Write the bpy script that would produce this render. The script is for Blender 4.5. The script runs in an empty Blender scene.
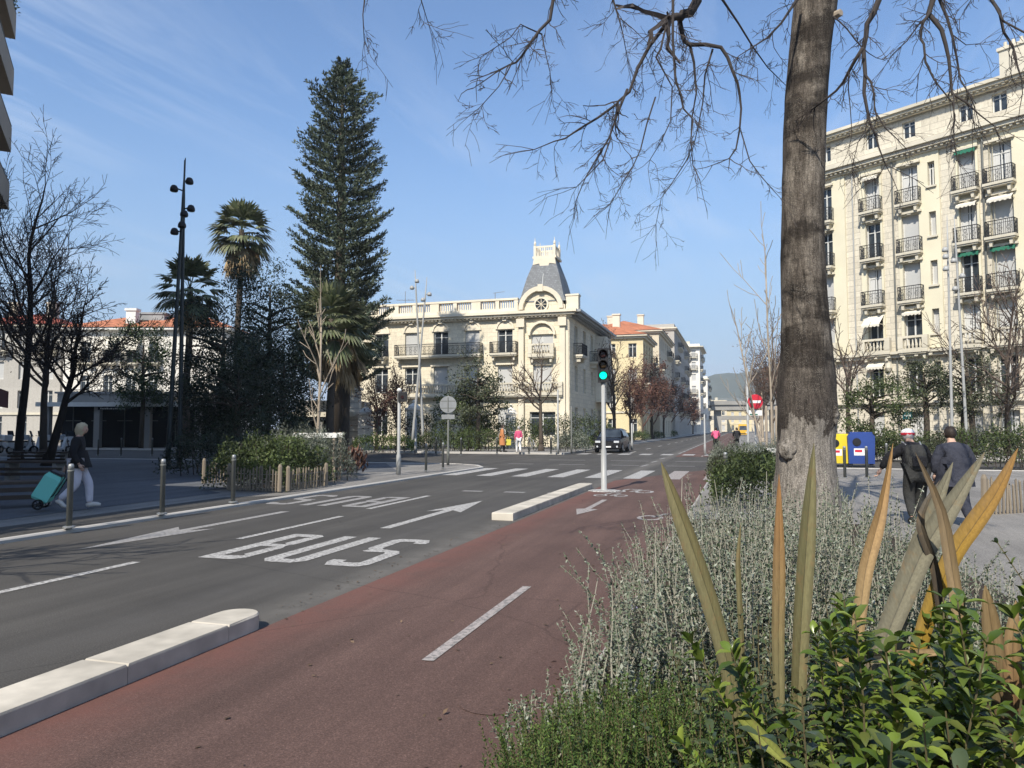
import bpy, bmesh, math, random
import numpy as np
from mathutils import Vector, Matrix

SC = bpy.context.scene
COL = SC.collection
PI = math.pi
R = math.radians
PHI = R(16.9)            # camera yaw to the left of the avenue
TH = math.atan(44/750.0) # upward pitch
F = 750.0
H = 1.65
SP, CP = math.sin(PHI), math.cos(PHI)

def world(l, d, z=0.0):
    """camera-relative lateral / depth metres -> street-aligned world point"""
    return Vector((-SP*d + CP*l, CP*d + SP*l, z))

def ray(px, py):
    f = F*math.cos(TH) - (384-py)*math.sin(TH)
    u = F*math.sin(TH) + (384-py)*math.cos(TH)
    return (px-512)/f, u/f
def at(px, py, d):
    a, b = ray(px, py)
    return world(a*d, d, H + b*d)
def G(px, py, z=0.0):
    a, b = ray(px, py)
    d = (z-H)/b
    return world(a*d, d, z)

# ------------------------------------------------------------------ mesh builder
class MB:
    def __init__(s):
        s.v = []; s.f = []
    def add(s, vs, fs):
        o = len(s.v)
        s.v.extend([tuple(p) for p in vs])
        s.f.extend([tuple(i+o for i in q) for q in fs])
        return s
    def box(s, c, size, rz=0.0, taper=1.0):
        hx, hy, hz = size[0]/2, size[1]/2, size[2]/2
        ca, sa = math.cos(rz), math.sin(rz)
        vs = []
        for z, t in ((-hz, 1.0), (hz, taper)):
            for x, y in ((-hx,-hy),(hx,-hy),(hx,hy),(-hx,hy)):
                x2, y2 = x*t, y*t
                vs.append((c[0]+x2*ca-y2*sa, c[1]+x2*sa+y2*ca, c[2]+z))
        return s.add(vs, [(3,2,1,0),(4,5,6,7),(0,1,5,4),(1,2,6,5),(2,3,7,6),(3,0,4,7)])
    def b(s, x0, x1, y0, y1, z0, z1):
        return s.box(((x0+x1)/2,(y0+y1)/2,(z0+z1)/2), (abs(x1-x0),abs(y1-y0),abs(z1-z0)))
    def bbox(s, x0, x1, y0, y1, z0, z1, e=0.01):
        """box with chamfered top edges"""
        vs = []
        for (ix, z) in ((0, z0), (0, z1-e), (e, z1)):
            vs += [(x0+ix,y0+ix,z),(x1-ix,y0+ix,z),(x1-ix,y1-ix,z),(x0+ix,y1-ix,z)]
        fs = [(3,2,1,0),(8,9,10,11)]
        for k in (0,4):
            for i in range(4):
                j = (i+1) % 4
                fs.append((k+i,k+j,k+4+j,k+4+i))
        return s.add(vs, fs)
    def prism(s, poly, z0, z1):
        n = len(poly)
        vs = [(p[0],p[1],z0) for p in poly] + [(p[0],p[1],z1) for p in poly]
        fs = [tuple(range(n-1,-1,-1)), tuple(range(n,2*n))]
        for i in range(n):
            j = (i+1) % n
            fs.append((i,j,n+j,n+i))
        return s.add(vs, fs)
    def poly(s, pts):
        return s.add(pts, [tuple(range(len(pts)))])
    def xzprism(s, poly, y0, y1):
        """polygon in x,z extruded along y (counter-clockwise seen from -y)"""
        n = len(poly)
        vs = [(p[0],y0,p[1]) for p in poly] + [(p[0],y1,p[1]) for p in poly]
        fs = [tuple(range(n)), tuple(range(2*n-1,n-1,-1))]
        for i in range(n):
            j = (i+1) % n
            fs.append((j,i,n+i,n+j))
        return s.add(vs, fs)
    def tube(s, pts, rad, n=6, cap=True):
        pts = [Vector(p) for p in pts]
        m = len(pts)
        if not hasattr(rad, '__len__'): rad = [rad]*m
        o = len(s.v)
        prev = None
        for i, p in enumerate(pts):
            t = (pts[min(i+1,m-1)] - pts[max(i-1,0)])
            if t.length < 1e-9: t = Vector((0,0,1))
            t.normalize()
            if prev is None:
                a = Vector((1,0,0)) if abs(t.x) < 0.8 else Vector((0,1,0))
                u = t.cross(a).normalized()
            else:
                u = prev - t*prev.dot(t)
                if u.length < 1e-6: u = t.orthogonal()
                u.normalize()
            prev = u
            w = t.cross(u)
            for k in range(n):
                an = 2*PI*k/n
                q = p + (u*math.cos(an) + w*math.sin(an))*rad[i]
                s.v.append((q.x,q.y,q.z))
        for i in range(m-1):
            for k in range(n):
                k2 = (k+1) % n
                s.f.append((o+i*n+k, o+i*n+k2, o+(i+1)*n+k2, o+(i+1)*n+k))
        if cap and n > 2:
            s.f.append(tuple(o+k for k in range(n-1,-1,-1)))
            s.f.append(tuple(o+(m-1)*n+k for k in range(n)))
        return s
    def lathe(s, prof, n=16, c=(0,0,0), axis='z'):
        o = len(s.v)
        for (r, z) in prof:
            for k in range(n):
                a = 2*PI*k/n
                x, y = r*math.cos(a), r*math.sin(a)
                if axis == 'z': p = (c[0]+x, c[1]+y, c[2]+z)
                elif axis == 'y': p = (c[0]+x, c[1]+z, c[2]+y)
                else: p = (c[0]+z, c[1]+x, c[2]+y)
                s.v.append(p)
        m = len(prof)
        for i in range(m-1):
            for k in range(n):
                k2 = (k+1) % n
                s.f.append((o+i*n+k, o+i*n+k2, o+(i+1)*n+k2, o+(i+1)*n+k))
        s.f.append(tuple(o+k for k in range(n-1,-1,-1)))
        s.f.append(tuple(o+(m-1)*n+k for k in range(n)))
        return s
    def xform(s, M):
        s.v = [tuple(M @ Vector(p)) for p in s.v]
        return s
    def build(s, name, mat=None, parent=None, smooth=False, off=None):
        if off is not None:
            s.v = [(p[0]-off[0], p[1]-off[1], p[2]-off[2]) for p in s.v]
        me = bpy.data.meshes.new(name)
        me.from_pydata(s.v, [], s.f)
        if smooth:
            me.polygons.foreach_set('use_smooth', [True]*len(me.polygons))
        me.update()
        return link(name, me, mat, parent)

def link(name, me, mat=None, parent=None):
    o = bpy.data.objects.new(name, me)
    COL.objects.link(o)
    if mat is not None and me is not None:
        me.materials.clear()
        me.materials.append(mat)
    if parent is not None: o.parent = parent
    return o

def np_mesh(name, V, Fq, mat=None, parent=None, off=None, smooth=False):
    V = np.asarray(V, dtype=np.float32)
    if off is not None: V = V - np.asarray(off, dtype=np.float32)
    Fq = np.asarray(Fq, dtype=np.int32)
    m, k = Fq.shape
    me = bpy.data.meshes.new(name)
    me.vertices.add(len(V)); me.vertices.foreach_set('co', V.ravel())
    me.loops.add(m*k); me.loops.foreach_set('vertex_index', Fq.ravel())
    me.polygons.add(m)
    me.polygons.foreach_set('loop_start', np.arange(0, m*k, k, dtype=np.int32))
    me.polygons.foreach_set('loop_total', np.full(m, k, dtype=np.int32))
    if smooth: me.polygons.foreach_set('use_smooth', np.ones(m, dtype=bool))
    me.update(calc_edges=True)
    me.validate()
    return link(name, me, mat, parent)

# leaf templates: rows (along, across, lift)
T_DIA = (np.array([(0,0,0),(.45,.5,.06),(1,0,0),(.45,-.5,.06)]), np.array([(0,1,2,3)]))
T_BLADE = (np.array([(0,.5,0),(0,-.5,0),(1,-.12,0),(1,.12,0)]), np.array([(0,1,2,3)]))
T_LEAF = (np.array([(0,0,0),(.22,.36,.09),(.22,0,.0),(.22,-.36,.07),(.55,.5,.11),(.55,0,.0),(.55,-.5,.08),
                    (.82,.3,.0),(.82,0,-.08),(.82,-.3,.02),(1,0,-.2)]),
          np.array([(0,2,1,1),(0,3,2,2),(1,2,5,4),(2,3,6,5),(4,5,8,7),(5,6,9,8),(7,8,10,10),(8,9,10,10)]))
def unit(a):
    return a/np.maximum(np.linalg.norm(a, axis=-1, keepdims=True), 1e-9)
def leaf_batch(P, D, N, L, W, tmpl=T_DIA):
    P = np.asarray(P, float); D = unit(np.asarray(D, float)); N = np.asarray(N, float)
    n = len(P)
    L = np.broadcast_to(np.asarray(L, float), (n,)); W = np.broadcast_to(np.asarray(W, float), (n,))
    S = np.cross(D, N); bad = np.linalg.norm(S, axis=1) < 1e-4
    if bad.any(): S[bad] = np.cross(D[bad], np.array([.3,.5,.8]))
    S = unit(S); NN = np.cross(S, D)
    T, Fq = tmpl
    k = len(T)
    V = (P[:,None,:] + T[None,:,0,None]*L[:,None,None]*D[:,None,:] + T[None,:,1,None]*W[:,None,None]*S[:,None,:]
         + T[None,:,2,None]*L[:,None,None]*NN[:,None,:])
    Fa = (np.arange(n)[:,None,None]*k + Fq[None]).reshape(-1, Fq.shape[1])
    return V.reshape(-1,3), Fa
class LB:
    """accumulates leaf batches into one quad mesh"""
    def __init__(s): s.V=[]; s.F=[]; s.n=0
    def add(s, *a, **k):
        V, Fa = leaf_batch(*a, **k)
        s.V.append(V); s.F.append(Fa+s.n); s.n += len(V)
        return s
    def build(s, name, mat, parent=None, off=None, smooth=False):
        V = np.concatenate(s.V); Fa = np.concatenate(s.F)
        tri = Fa[:,2] == Fa[:,3]
        if not tri.any(): return np_mesh(name, V, Fa, mat, parent, off, smooth)
        if off is not None: V = V-np.asarray(off)
        me = bpy.data.meshes.new(name)
        faces = [tuple(q[:3]) if q[2]==q[3] else tuple(q) for q in Fa.tolist()]
        me.from_pydata(V.tolist(), [], faces)
        if smooth: me.polygons.foreach_set('use_smooth', [True]*len(me.polygons))
        me.update()
        return link(name, me, mat, parent)
def rsphere(rng, n):
    return unit(rng.normal(size=(n,3)))

# ------------------------------------------------------------------ tagging
def thing(name, label, cat, loc=(0,0,0), rz=0.0, group=None):
    o = bpy.data.objects.new(name, None)
    COL.objects.link(o)
    o.empty_display_size = 0.2
    o.location = loc; o.rotation_euler = (0,0,rz)
    o['label'] = label; o['category'] = cat
    if group: o['group'] = group
    return o
def tag(o, label, cat, group=None):
    o['label'] = label; o['category'] = cat
    if group: o['group'] = group
    return o
def struct(o):
    o['kind'] = 'structure'
    return o
def kids(o):
    return [c for c in o.children]
def dup(root, loc=None, rz=None, label=None, group=None, scale=None):
    def cp(o, par):
        c = o.copy(); COL.objects.link(c)
        if par is not None: c.parent = par
        for ch in kids(o): cp(ch, c)
        return c
    r = cp(root, None)
    if loc is not None: r.location = loc
    if rz is not None: r.rotation_euler = (0,0,rz)
    if label: r['label'] = label
    if group: r['group'] = group
    if scale is not None: r.scale = (scale,)*3 if not hasattr(scale,'__len__') else scale
    return r
def copy_part(o, loc, parent, rz=0.0):
    c = o.copy(); COL.objects.link(c); c.parent = parent
    c.location = loc; c.rotation_euler = (0,0,rz)
    for ch in kids(o):
        d = ch.copy(); COL.objects.link(d); d.parent = c
    return c

# ------------------------------------------------------------------ materials
def nn(nt, t, **k):
    n = nt.nodes.new(t)
    for a, b in k.items(): setattr(n, a, b)
    return n
def rgba(c): return (c[0], c[1], c[2], 1.0)
def mixrgb(nt, fac, a, b, mode='MIX'):
    m = nt.nodes.new('ShaderNodeMix'); m.data_type = 'RGBA'; m.blend_type = mode
    for s, val in ((m.inputs[0], fac), (m.inputs[6], a), (m.inputs[7], b)):
        if hasattr(val, 'is_linked') or hasattr(val, 'links'):
            nt.links.new(val, s)
        else:
            s.default_value = val if not isinstance(val, tuple) else rgba(val)
    return m.outputs[2]
def base_mat(name):
    m = bpy.data.materials.new(name); m.use_nodes = True
    nt = m.node_tree
    return m, nt, nt.nodes['Principled BSDF']
def noise(nt, vec, scale, detail=4.0, rough=.6):
    n = nt.nodes.new('ShaderNodeTexNoise')
    n.inputs['Scale'].default_value = scale; n.inputs['Detail'].default_value = detail
    n.inputs['Roughness'].default_value = rough
    if vec is not None: nt.links.new(vec, n.inputs['Vector'])
    return n.outputs['Fac']
def ramp(nt, fac, stops):
    r = nt.nodes.new('ShaderNodeValToRGB')
    e = r.color_ramp.elements
    while len(e) < len(stops): e.new(0.5)
    for i, (p, c) in enumerate(stops):
        e[i].position = p
        e[i].color = rgba(c) if hasattr(c,'__len__') else (c,c,c,1)
    nt.links.new(fac, r.inputs[0])
    return r.outputs[0]
def coords(nt, kind='Object', stretch=None):
    tc = nt.nodes.new('ShaderNodeTexCoord')
    out = tc.outputs[kind]
    if stretch:
        mp = nt.nodes.new('ShaderNodeMapping'); mp.inputs['Scale'].default_value = stretch
        nt.links.new(out, mp.inputs[0]); out = mp.outputs[0]
    return out
def bump(nt, bs, h, strength=.3, dist=.02):
    b = nt.nodes.new('ShaderNodeBump')
    b.inputs['Strength'].default_value = strength; b.inputs['Distance'].default_value = dist
    nt.links.new(h, b.inputs['Height']); nt.links.new(b.outputs[0], bs.inputs['Normal'])
def mul(c, k): return tuple(min(1, x*k) for x in c)
def M(name, col, rough=.8, var=.18, scale=6.0, big=None, metal=0.0, spec=.3, bmp=0.0, bscale=40.0, bdist=.01, stretch=None, kind='Object'):
    m, nt, bs = base_mat(name)
    vec = coords(nt, kind, stretch)
    c = mixrgb(nt, noise(nt, vec, scale, 5), mul(col, 1-var), mul(col, 1+var))
    # widen noise contrast
    n2 = ramp(nt, noise(nt, vec, scale*.23, 3), [(.35,0.0),(.65,1.0)])
    c = mixrgb(nt, n2, c, mul(col, 1-(big if big is not None else var*.8)))
    nt.links.new(c, bs.inputs['Base Color'])
    bs.inputs['Roughness'].default_value = rough; bs.inputs['Metallic'].default_value = metal
    bs.inputs['Specular IOR Level'].default_value = spec
    if bmp: bump(nt, bs, noise(nt, vec, bscale, 6, .7), bmp, bdist)
    return m
def M_leaf(name, cols, rough=.5, trans=.2, clump=None, spec=.3, dead=None):
    """foliage: colour picked per leaf and per clump"""
    m, nt, bs = base_mat(name)
    g = nt.nodes.new('ShaderNodeNewGeometry')
    n = len(cols)
    c = ramp(nt, g.outputs['Random Per Island'], [((i+.5)/n, k) for i, k in enumerate(cols)])
    if clump:
        nf = ramp(nt, noise(nt, coords(nt), clump, 2), [(.38,.55),(.62,1.25)])
        c = mixrgb(nt, 1.0, c, nf, 'MULTIPLY')
    nt.links.new(c, bs.inputs['Base Color'])
    bs.inputs['Roughness'].default_value = rough
    bs.inputs['Specular IOR Level'].default_value = spec
    if trans:
        t = nt.nodes.new('ShaderNodeBsdfTranslucent'); nt.links.new(c, t.inputs['Color'])
        mx = nt.nodes.new('ShaderNodeMixShader'); mx.inputs[0].default_value = trans
        nt.links.new(bs.outputs[0], mx.inputs[1]); nt.links.new(t.outputs[0], mx.inputs[2])
        nt.links.new(mx.outputs[0], nt.nodes['Material Output'].inputs[0])
    return m
def M_wall(name, col, row=.42, bw=1.1, line=.6, var=.1, stain=.25, soot=(.25,.22,.18), bd=.02, rough=.85):
    """stucco or stone with courses: brick pattern in facade-local x,z"""
    m, nt, bs = base_mat(name)
    vec = coords(nt)
    sp = nt.nodes.new('ShaderNodeSeparateXYZ'); nt.links.new(vec, sp.inputs[0])
    ad = nn(nt,'ShaderNodeMath',operation='ADD'); nt.links.new(sp.outputs[0], ad.inputs[0]); nt.links.new(sp.outputs[1], ad.inputs[1])
    cb = nt.nodes.new('ShaderNodeCombineXYZ'); nt.links.new(ad.outputs[0], cb.inputs[0]); nt.links.new(sp.outputs[2], cb.inputs[1])
    br = nt.nodes.new('ShaderNodeTexBrick')
    nt.links.new(cb.outputs[0], br.inputs['Vector'])
    br.inputs['Scale'].default_value = 1.0; br.inputs['Brick Width'].default_value = bw; br.inputs['Row Height'].default_value = row
    br.inputs['Mortar Size'].default_value = .018; br.inputs['Mortar Smooth'].default_value = .3; br.inputs['Bias'].default_value = 0
    br.inputs['Color1'].default_value = rgba(mul(col,1+var*.6)); br.inputs['Color2'].default_value = rgba(mul(col,1-var))
    br.inputs['Mortar'].default_value = rgba(mul(col, line))
    c = br.outputs['Color']
    c = mixrgb(nt, ramp(nt, noise(nt, vec, 3.0, 6), [(.3,.88),(.7,1.08)]), (0,0,0), c) if False else c
    n1 = ramp(nt, noise(nt, vec, 7, 6), [(.3,.85),(.7,1.1)])
    c = mixrgb(nt, 1.0, c, n1, 'MULTIPLY')
    # vertical rain streaks and soot
    st = noise(nt, coords(nt, 'Object', (1.8,1.8,.18)), 1.6, 6, .65)
    fac = ramp(nt, st, [(.5,0.0),(.75,stain)])
    c = mixrgb(nt, fac, c, soot)
    nt.links.new(c, bs.inputs['Base Color'])
    bs.inputs['Roughness'].default_value = rough; bs.inputs['Specular IOR Level'].default_value = .2
    bump(nt, bs, br.outputs['Fac'], -.6 if line < 1 else 0, bd)
    return m
def M_glass(name, col=(.02,.025,.03), rough=.06):
    m, nt, bs = base_mat(name)
    c = mixrgb(nt, ramp(nt, noise(nt, coords(nt), .7, 2), [(.42,0.0),(.6,1.0)]), col, mul(col, 2.4))
    nt.links.new(c, bs.inputs['Base Color'])
    bs.inputs['Roughness'].default_value = rough; bs.inputs['Specular IOR Level'].default_value = .6
    return m

MT = {}
MT['iron'] = M('wrought_iron', (.03,.03,.032), .5, .3, 20)
MT['pole_dark'] = M('dark_painted_steel', (.035,.045,.045), .45, .25, 3)
MT['pole_light'] = M('light_grey_steel', (.35,.355,.345), .45, .15, 4, spec=.4)
MT['pole_grey'] = M('grey_green_steel', (.16,.165,.15), .5, .2, 4)
MT['steel'] = M('galvanised_steel', (.33,.34,.34), .4, .2, 8, metal=.4)
MT['white'] = M('white_paint', (.72,.72,.68), .6, .08, 5, big=.12)
MT['frame'] = M('white_window_joinery', (.6,.6,.57), .55, .12, 6)
MT['glass'] = M_glass('window_glass')
MT['curtain'] = M('pale_shutter_blind', (.55,.55,.53), .7, .12, 3)
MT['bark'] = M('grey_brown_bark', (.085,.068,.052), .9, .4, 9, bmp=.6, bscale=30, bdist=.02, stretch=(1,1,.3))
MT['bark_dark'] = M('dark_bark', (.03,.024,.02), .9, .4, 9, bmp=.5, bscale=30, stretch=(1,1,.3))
MT['bark_pale'] = M('pale_young_bark', (.36,.30,.23), .85, .25, 12)
MT['twig'] = M('grey_twigs', (.12,.09,.072), .85, .35, 2.5)
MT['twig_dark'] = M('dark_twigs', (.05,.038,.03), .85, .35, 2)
MT['twig_red'] = M('reddish_twigs', (.13,.065,.05), .85, .3, 2)
MT['wood'] = M('weathered_wood', (.24,.2,.15), .85, .3, 14, stretch=(1,1,.15), bmp=.3)
MT['wood_dark'] = M('dark_bench_wood', (.075,.055,.042), .7, .3, 12)
MT['rubber'] = M('black_rubber', (.012,.012,.012), .8, .2, 20)
MT['black'] = M('black_plastic', (.02,.02,.022), .5, .3, 10)
MT['soil'] = M('planting_soil', (.06,.042,.03), .95, .4, 12, bmp=.8, bscale=25, bdist=.05)
# ------------------------------------------------------------------ camera, sun, sky
cam = bpy.data.cameras.new('camera'); co = bpy.data.objects.new('camera', cam); COL.objects.link(co)
co.location = (0,0,H); co.rotation_euler = (PI/2+TH, 0, PHI)
cam.sensor_width = 36.0; cam.lens = F/1024*36; cam.clip_end = 6000; cam.clip_start = .05
SC.camera = co
AZ, EL = R(8.0), R(44.0)
sd = Vector((math.sin(AZ)*math.cos(EL), math.cos(AZ)*math.cos(EL), -math.sin(EL)))
sl = bpy.data.lights.new('sun', 'SUN'); so = bpy.data.objects.new('sun', sl); COL.objects.link(so)
sl.energy = 4.9; sl.angle = R(.5); sl.color = (1.0,.93,.82)
so.rotation_euler = sd.to_track_quat('-Z','Y').to_euler()
so.location = (0,-30,60)
w = bpy.data.worlds.new('World'); SC.world = w; w.use_nodes = True
nt = w.node_tree
bg = nt.nodes['Background']
sky = nt.nodes.new('ShaderNodeTexSky'); sky.sky_type = 'NISHITA'; sky.sun_disc = False
sky.sun_elevation = EL; sky.sun_rotation = PI+AZ
sky.altitude = 20; sky.air_density = 1.25; sky.dust_density = .8; sky.ozone_density = 2.0
# thin cirrus streaks in the real sky directions
tc = nt.nodes.new('ShaderNodeTexCoord')
sep = nt.nodes.new('ShaderNodeSeparateXYZ'); nt.links.new(tc.outputs['Generated'], sep.inputs[0])
zm = nn(nt,'ShaderNodeMath',operation='MAXIMUM'); nt.links.new(sep.outputs[2], zm.inputs[0]); zm.inputs[1].default_value = .05
dx = nn(nt,'ShaderNodeMath',operation='DIVIDE'); nt.links.new(sep.outputs[0], dx.inputs[0]); nt.links.new(zm.outputs[0], dx.inputs[1])
dy = nn(nt,'ShaderNodeMath',operation='DIVIDE'); nt.links.new(sep.outputs[1], dy.inputs[0]); nt.links.new(zm.outputs[0], dy.inputs[1])
cb = nt.nodes.new('ShaderNodeCombineXYZ'); nt.links.new(dx.outputs[0], cb.inputs[0]); nt.links.new(dy.outputs[0], cb.inputs[1])
mp = nt.nodes.new('ShaderNodeMapping'); mp.inputs['Rotation'].default_value = (0,0,R(-32)); mp.inputs['Scale'].default_value = (.9,.16,1)
nt.links.new(cb.outputs[0], mp.inputs[0])
n1 = nt.nodes.new('ShaderNodeTexNoise'); n1.inputs['Scale'].default_value = 1.6; n1.inputs['Detail'].default_value = 7; n1.inputs['Roughness'].default_value = .62
n1.inputs['Distortion'].default_value = .6
nt.links.new(mp.outputs[0], n1.inputs['Vector'])
n2 = nt.nodes.new('ShaderNodeTexNoise'); n2.inputs['Scale'].default_value = .5; n2.inputs['Detail'].default_value = 3
nt.links.new(cb.outputs[0], n2.inputs['Vector'])
r1 = ramp(nt, n1.outputs['Fac'], [(.46,0.0),(.78,1.0)])
r2 = ramp(nt, n2.outputs['Fac'], [(.4,.0),(.64,.75)])
cm = nn(nt,'ShaderNodeMath',operation='MULTIPLY'); nt.links.new(r1, cm.inputs[0]); nt.links.new(r2, cm.inputs[1])
skc = mixrgb(nt, 1.0, sky.outputs[0], (.78,.92,1.1), 'MULTIPLY')
ccol = mixrgb(nt, cm.outputs[0], skc, (6.0,6.4,7.0))
hz = nn(nt,'ShaderNodeMapRange'); nt.links.new(sep.outputs[2], hz.inputs[0])
hz.interpolation_type = 'SMOOTHSTEP'
hz.inputs[1].default_value = -.02; hz.inputs[2].default_value = .42; hz.inputs[3].default_value = .9; hz.inputs[4].default_value = 0.0
ccol = mixrgb(nt, hz.outputs[0], ccol, (2.05,2.85,4.1))
nt.links.new(ccol, bg.inputs['Color'])
bg.inputs['Strength'].default_value = .125
SC.view_settings.view_transform = 'Standard'; SC.view_settings.look = 'None'
SC.view_settings.exposure = 0.4; SC.view_settings.gamma = 1.0
SC.view_settings.use_curve_mapping = False
SC.cycles.max_bounces = 6; SC.cycles.diffuse_bounces = 3; SC.cycles.glossy_bounces = 2
SC.cycles.transparent_max_bounces = 8; SC.cycles.caustics_reflective = False; SC.cycles.caustics_refractive = False
SC.cycles.use_denoising = True

# ------------------------------------------------------------------ ground materials
def M_road(name, col, lanes=(), speck=.5):
    m, nt, bs = base_mat(name)
    vec = coords(nt)
    fine = ramp(nt, noise(nt, vec, 85, 2, .9), [(.3,1-speck*.9),(.5,1.0),(.66,1+speck),(.74,1+3*speck)])
    broad = ramp(nt, noise(nt, vec, .35, 5, .6), [(.3,.82),(.7,1.18)])
    streak = ramp(nt, noise(nt, coords(nt,'Object',(1.6,.09,1)), 1.4, 6, .65), [(.32,.8),(.68,1.2)])
    c = mixrgb(nt, 1.0, (col[0],col[1],col[2]), fine, 'MULTIPLY')
    c = mixrgb(nt, 1.0, c, broad, 'MULTIPLY'); c = mixrgb(nt, 1.0, c, streak, 'MULTIPLY')
    # pale grit and dust lying by the kerb at x = -4
    sp = nt.nodes.new('ShaderNodeSeparateXYZ'); nt.links.new(vec, sp.inputs[0])
    for (x0, wd, dc, am) in lanes:
        a = nn(nt,'ShaderNodeMath',operation='SUBTRACT'); nt.links.new(sp.outputs[0], a.inputs[0]); a.inputs[1].default_value = x0
        b = nn(nt,'ShaderNodeMath',operation='ABSOLUTE'); nt.links.new(a.outputs[0], b.inputs[0])
        mr = nn(nt,'ShaderNodeMapRange'); nt.links.new(b.outputs[0], mr.inputs[0])
        mr.inputs[1].default_value = 0; mr.inputs[2].default_value = wd; mr.inputs[3].default_value = am; mr.inputs[4].default_value = 0
        k = nn(nt,'ShaderNodeMath',operation='MULTIPLY'); nt.links.new(mr.outputs[0], k.inputs[0])
        nt.links.new(ramp(nt, noise(nt, vec, 2.2, 6, .7), [(.3,.25),(.65,1.0)]), k.inputs[1])
        c = mixrgb(nt, k.outputs[0], c, dc)
    # tar seams / cracks
    vo = nt.nodes.new('ShaderNodeTexVoronoi'); vo.feature = 'DISTANCE_TO_EDGE'; vo.inputs['Scale'].default_value = .22
    wv = mixrgb(nt, .2, vec, noise(nt, vec, 1.5, 4), 'ADD')
    nt.links.new(wv, vo.inputs['Vector'])
    cr = ramp(nt, vo.outputs['Distance'], [(.0,.74),(.004,1.0)])
    c = mixrgb(nt, 1.0, c, cr, 'MULTIPLY')
    nt.links.new(c, bs.inputs['Base Color'])
    bs.inputs['Roughness'].default_value = .85; bs.inputs['Specular IOR Level'].default_value = .25
    bump(nt, bs, noise(nt, vec, 160, 3, .8), .5, .008)
    return m
MT['asphalt'] = M_road('asphalt', (.067,.063,.057), [(-3.95,.5,(.15,.14,.125),.8), (-5.0,.5,(.1,.095,.09),.4),(-8.7,.9,(.045,.044,.043),.5)])
MT['red'] = M_road('worn_red_cycle_surface', (.102,.063,.052), [(-3.72,.6,(.155,.068,.054),.9), (-.9,.6,(.13,.068,.058),.6)], .42)
MT['plaza'] = M_road('plaza_asphalt', (.095,.1,.108))
MT['paving'] = M_road('pale_pavement', (.2,.19,.175))
MT['kerbstone'] = M('pale_kerbstone', (.44,.42,.385), .8, .12, 5, bmp=.35, bscale=90, bdist=.006)
MT['limestone'] = M('limestone_separator', (.6,.55,.46), .8, .25, 7, big=.42, bmp=.4, bscale=70, bdist=.006)
def M_mark(name, col):
    m, nt, bs = base_mat(name)
    vec = coords(nt)
    worn = ramp(nt, noise(nt, vec, 22, 8, .75), [(.43,1.0),(.54,.0)])
    c = mixrgb(nt, noise(nt, vec, 4, 5), mul(col,.85), mul(col,1.12))
    c = mixrgb(nt, worn, c, (.17,.16,.15))
    nt.links.new(c, bs.inputs['Base Color']); bs.inputs['Roughness'].default_value = .75
    return m
MT['mark'] = M_mark('worn_road_paint', (.45,.44,.415))
MT['mark_red'] = M_mark('faded_lane_paint', (.36,.32,.295))
MT['mark_thin'] = M_mark('worn_thin_paint', (.31,.30,.285))
MT['terrain'] = M('city_ground', (.11,.108,.1), .9, .25, .3)

def sheet(name, pts, z, mat, ngrid=None):
    o = MB().poly([(p[0],p[1],z) for p in pts]).build(name, mat)
    return struct(o)
# one big ground sheet to the horizon
sheet('ground', [(-3000,-600),(3000,-600),(3000,3500),(-3000,3500)], -.012, MT['terrain'])
sheet('road', [(-10.4,-60),(-3.8,-60),(-3.8,23.6),(-1.0,31.5),(90,31.5),(90,43),(-.6,43.2),(-.6,600),(-10.4,600),(-10.4,45.5),(-120,45.5),(-120,31.5),(-10.4,31.5)], 0.0, MT['asphalt'])
sheet('cycle_path', [(-3.8,-60),(-.9,-60),(-.9,31.5),(-1.0,31.5),(-3.8,23.6)], .004, MT['red'])
sheet('cycle_path', [(-3.6,44),(-.6,44),(-.6,240),(-3.6,240)], .004, MT['red'])

# raised pavements
def slab(name, poly, z, mat):
    return struct(MB().prism(poly, -.02, z).build(name, mat))
slab('pavement', [(-10.25,-60),(-10.25,29.2),(-11.0,30.6),(-12.2,31.5),(-120,31.5),(-120,-60)], .045, MT['paving'])
sheet('plaza', [(-12.35,-60),(-12.35,15.8),(-13.0,16.2),(-13.0,24.5),(-12.0,25.2),(-15.5,31.2),(-119,31.2),(-119,-60)], .052, MT['plaza'])
sheet('parking_strip', [(-10.32,-60),(-10.32,15.6),(-11.45,14.8),(-11.45,-60)], .052, MT['asphalt'])
struct(MB().bbox(-10.25,-10.1,-60,29.2,-.02,.065,.02).build('kerb', MT['kerbstone']))
struct(MB().prism([(-10.25,29.2),(-10.1,29.2),(-10.85,30.72),(-12.15,31.62),(-12.2,31.5),(-11.0,30.6)], -.02,.065).build('kerb', MT['kerbstone']))
struct(MB().bbox(-120,-12.2,31.5,31.65,-.02,.065,.02).build('kerb', MT['kerbstone']))
# far side of the crossing street
slab('pavement', [(-120,45.6),(-10.6,45.6),(-10.6,600),(-120,600)], .10, MT['paving'])
struct(MB().bbox(-120,-10.45,45.45,45.6,-.02,.122,.02).build('kerb', MT['kerbstone']))
struct(MB().bbox(-10.6,-10.45,45.6,600,-.02,.122,.02).build('kerb', MT['kerbstone']))
# right hand side
slab('pavement', [(-.9,-60),(90,-60),(90,31.3),(-.5,31.3),(-.9,30.5)], .10, MT['paving'])
struct(MB().bbox(-1.0,90,31.3,31.48,-.02,.122,.02).build('kerb', MT['kerbstone']))
struct(MB().bbox(-.95,-.9,-60,31.3,-.02,.11,.02).build('kerb', MT['kerbstone']))
slab('pavement', [(-.4,43.2),(90,43.2),(90,600),(-.4,600)], .10, MT['paving'])
struct(MB().bbox(-.55,-.4,43.2,600,-.02,.122,.02).build('kerb', MT['kerbstone']))
struct(MB().bbox(-.4,90,43.05,43.2,-.02,.122,.02).build('kerb', MT['kerbstone']))

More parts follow.
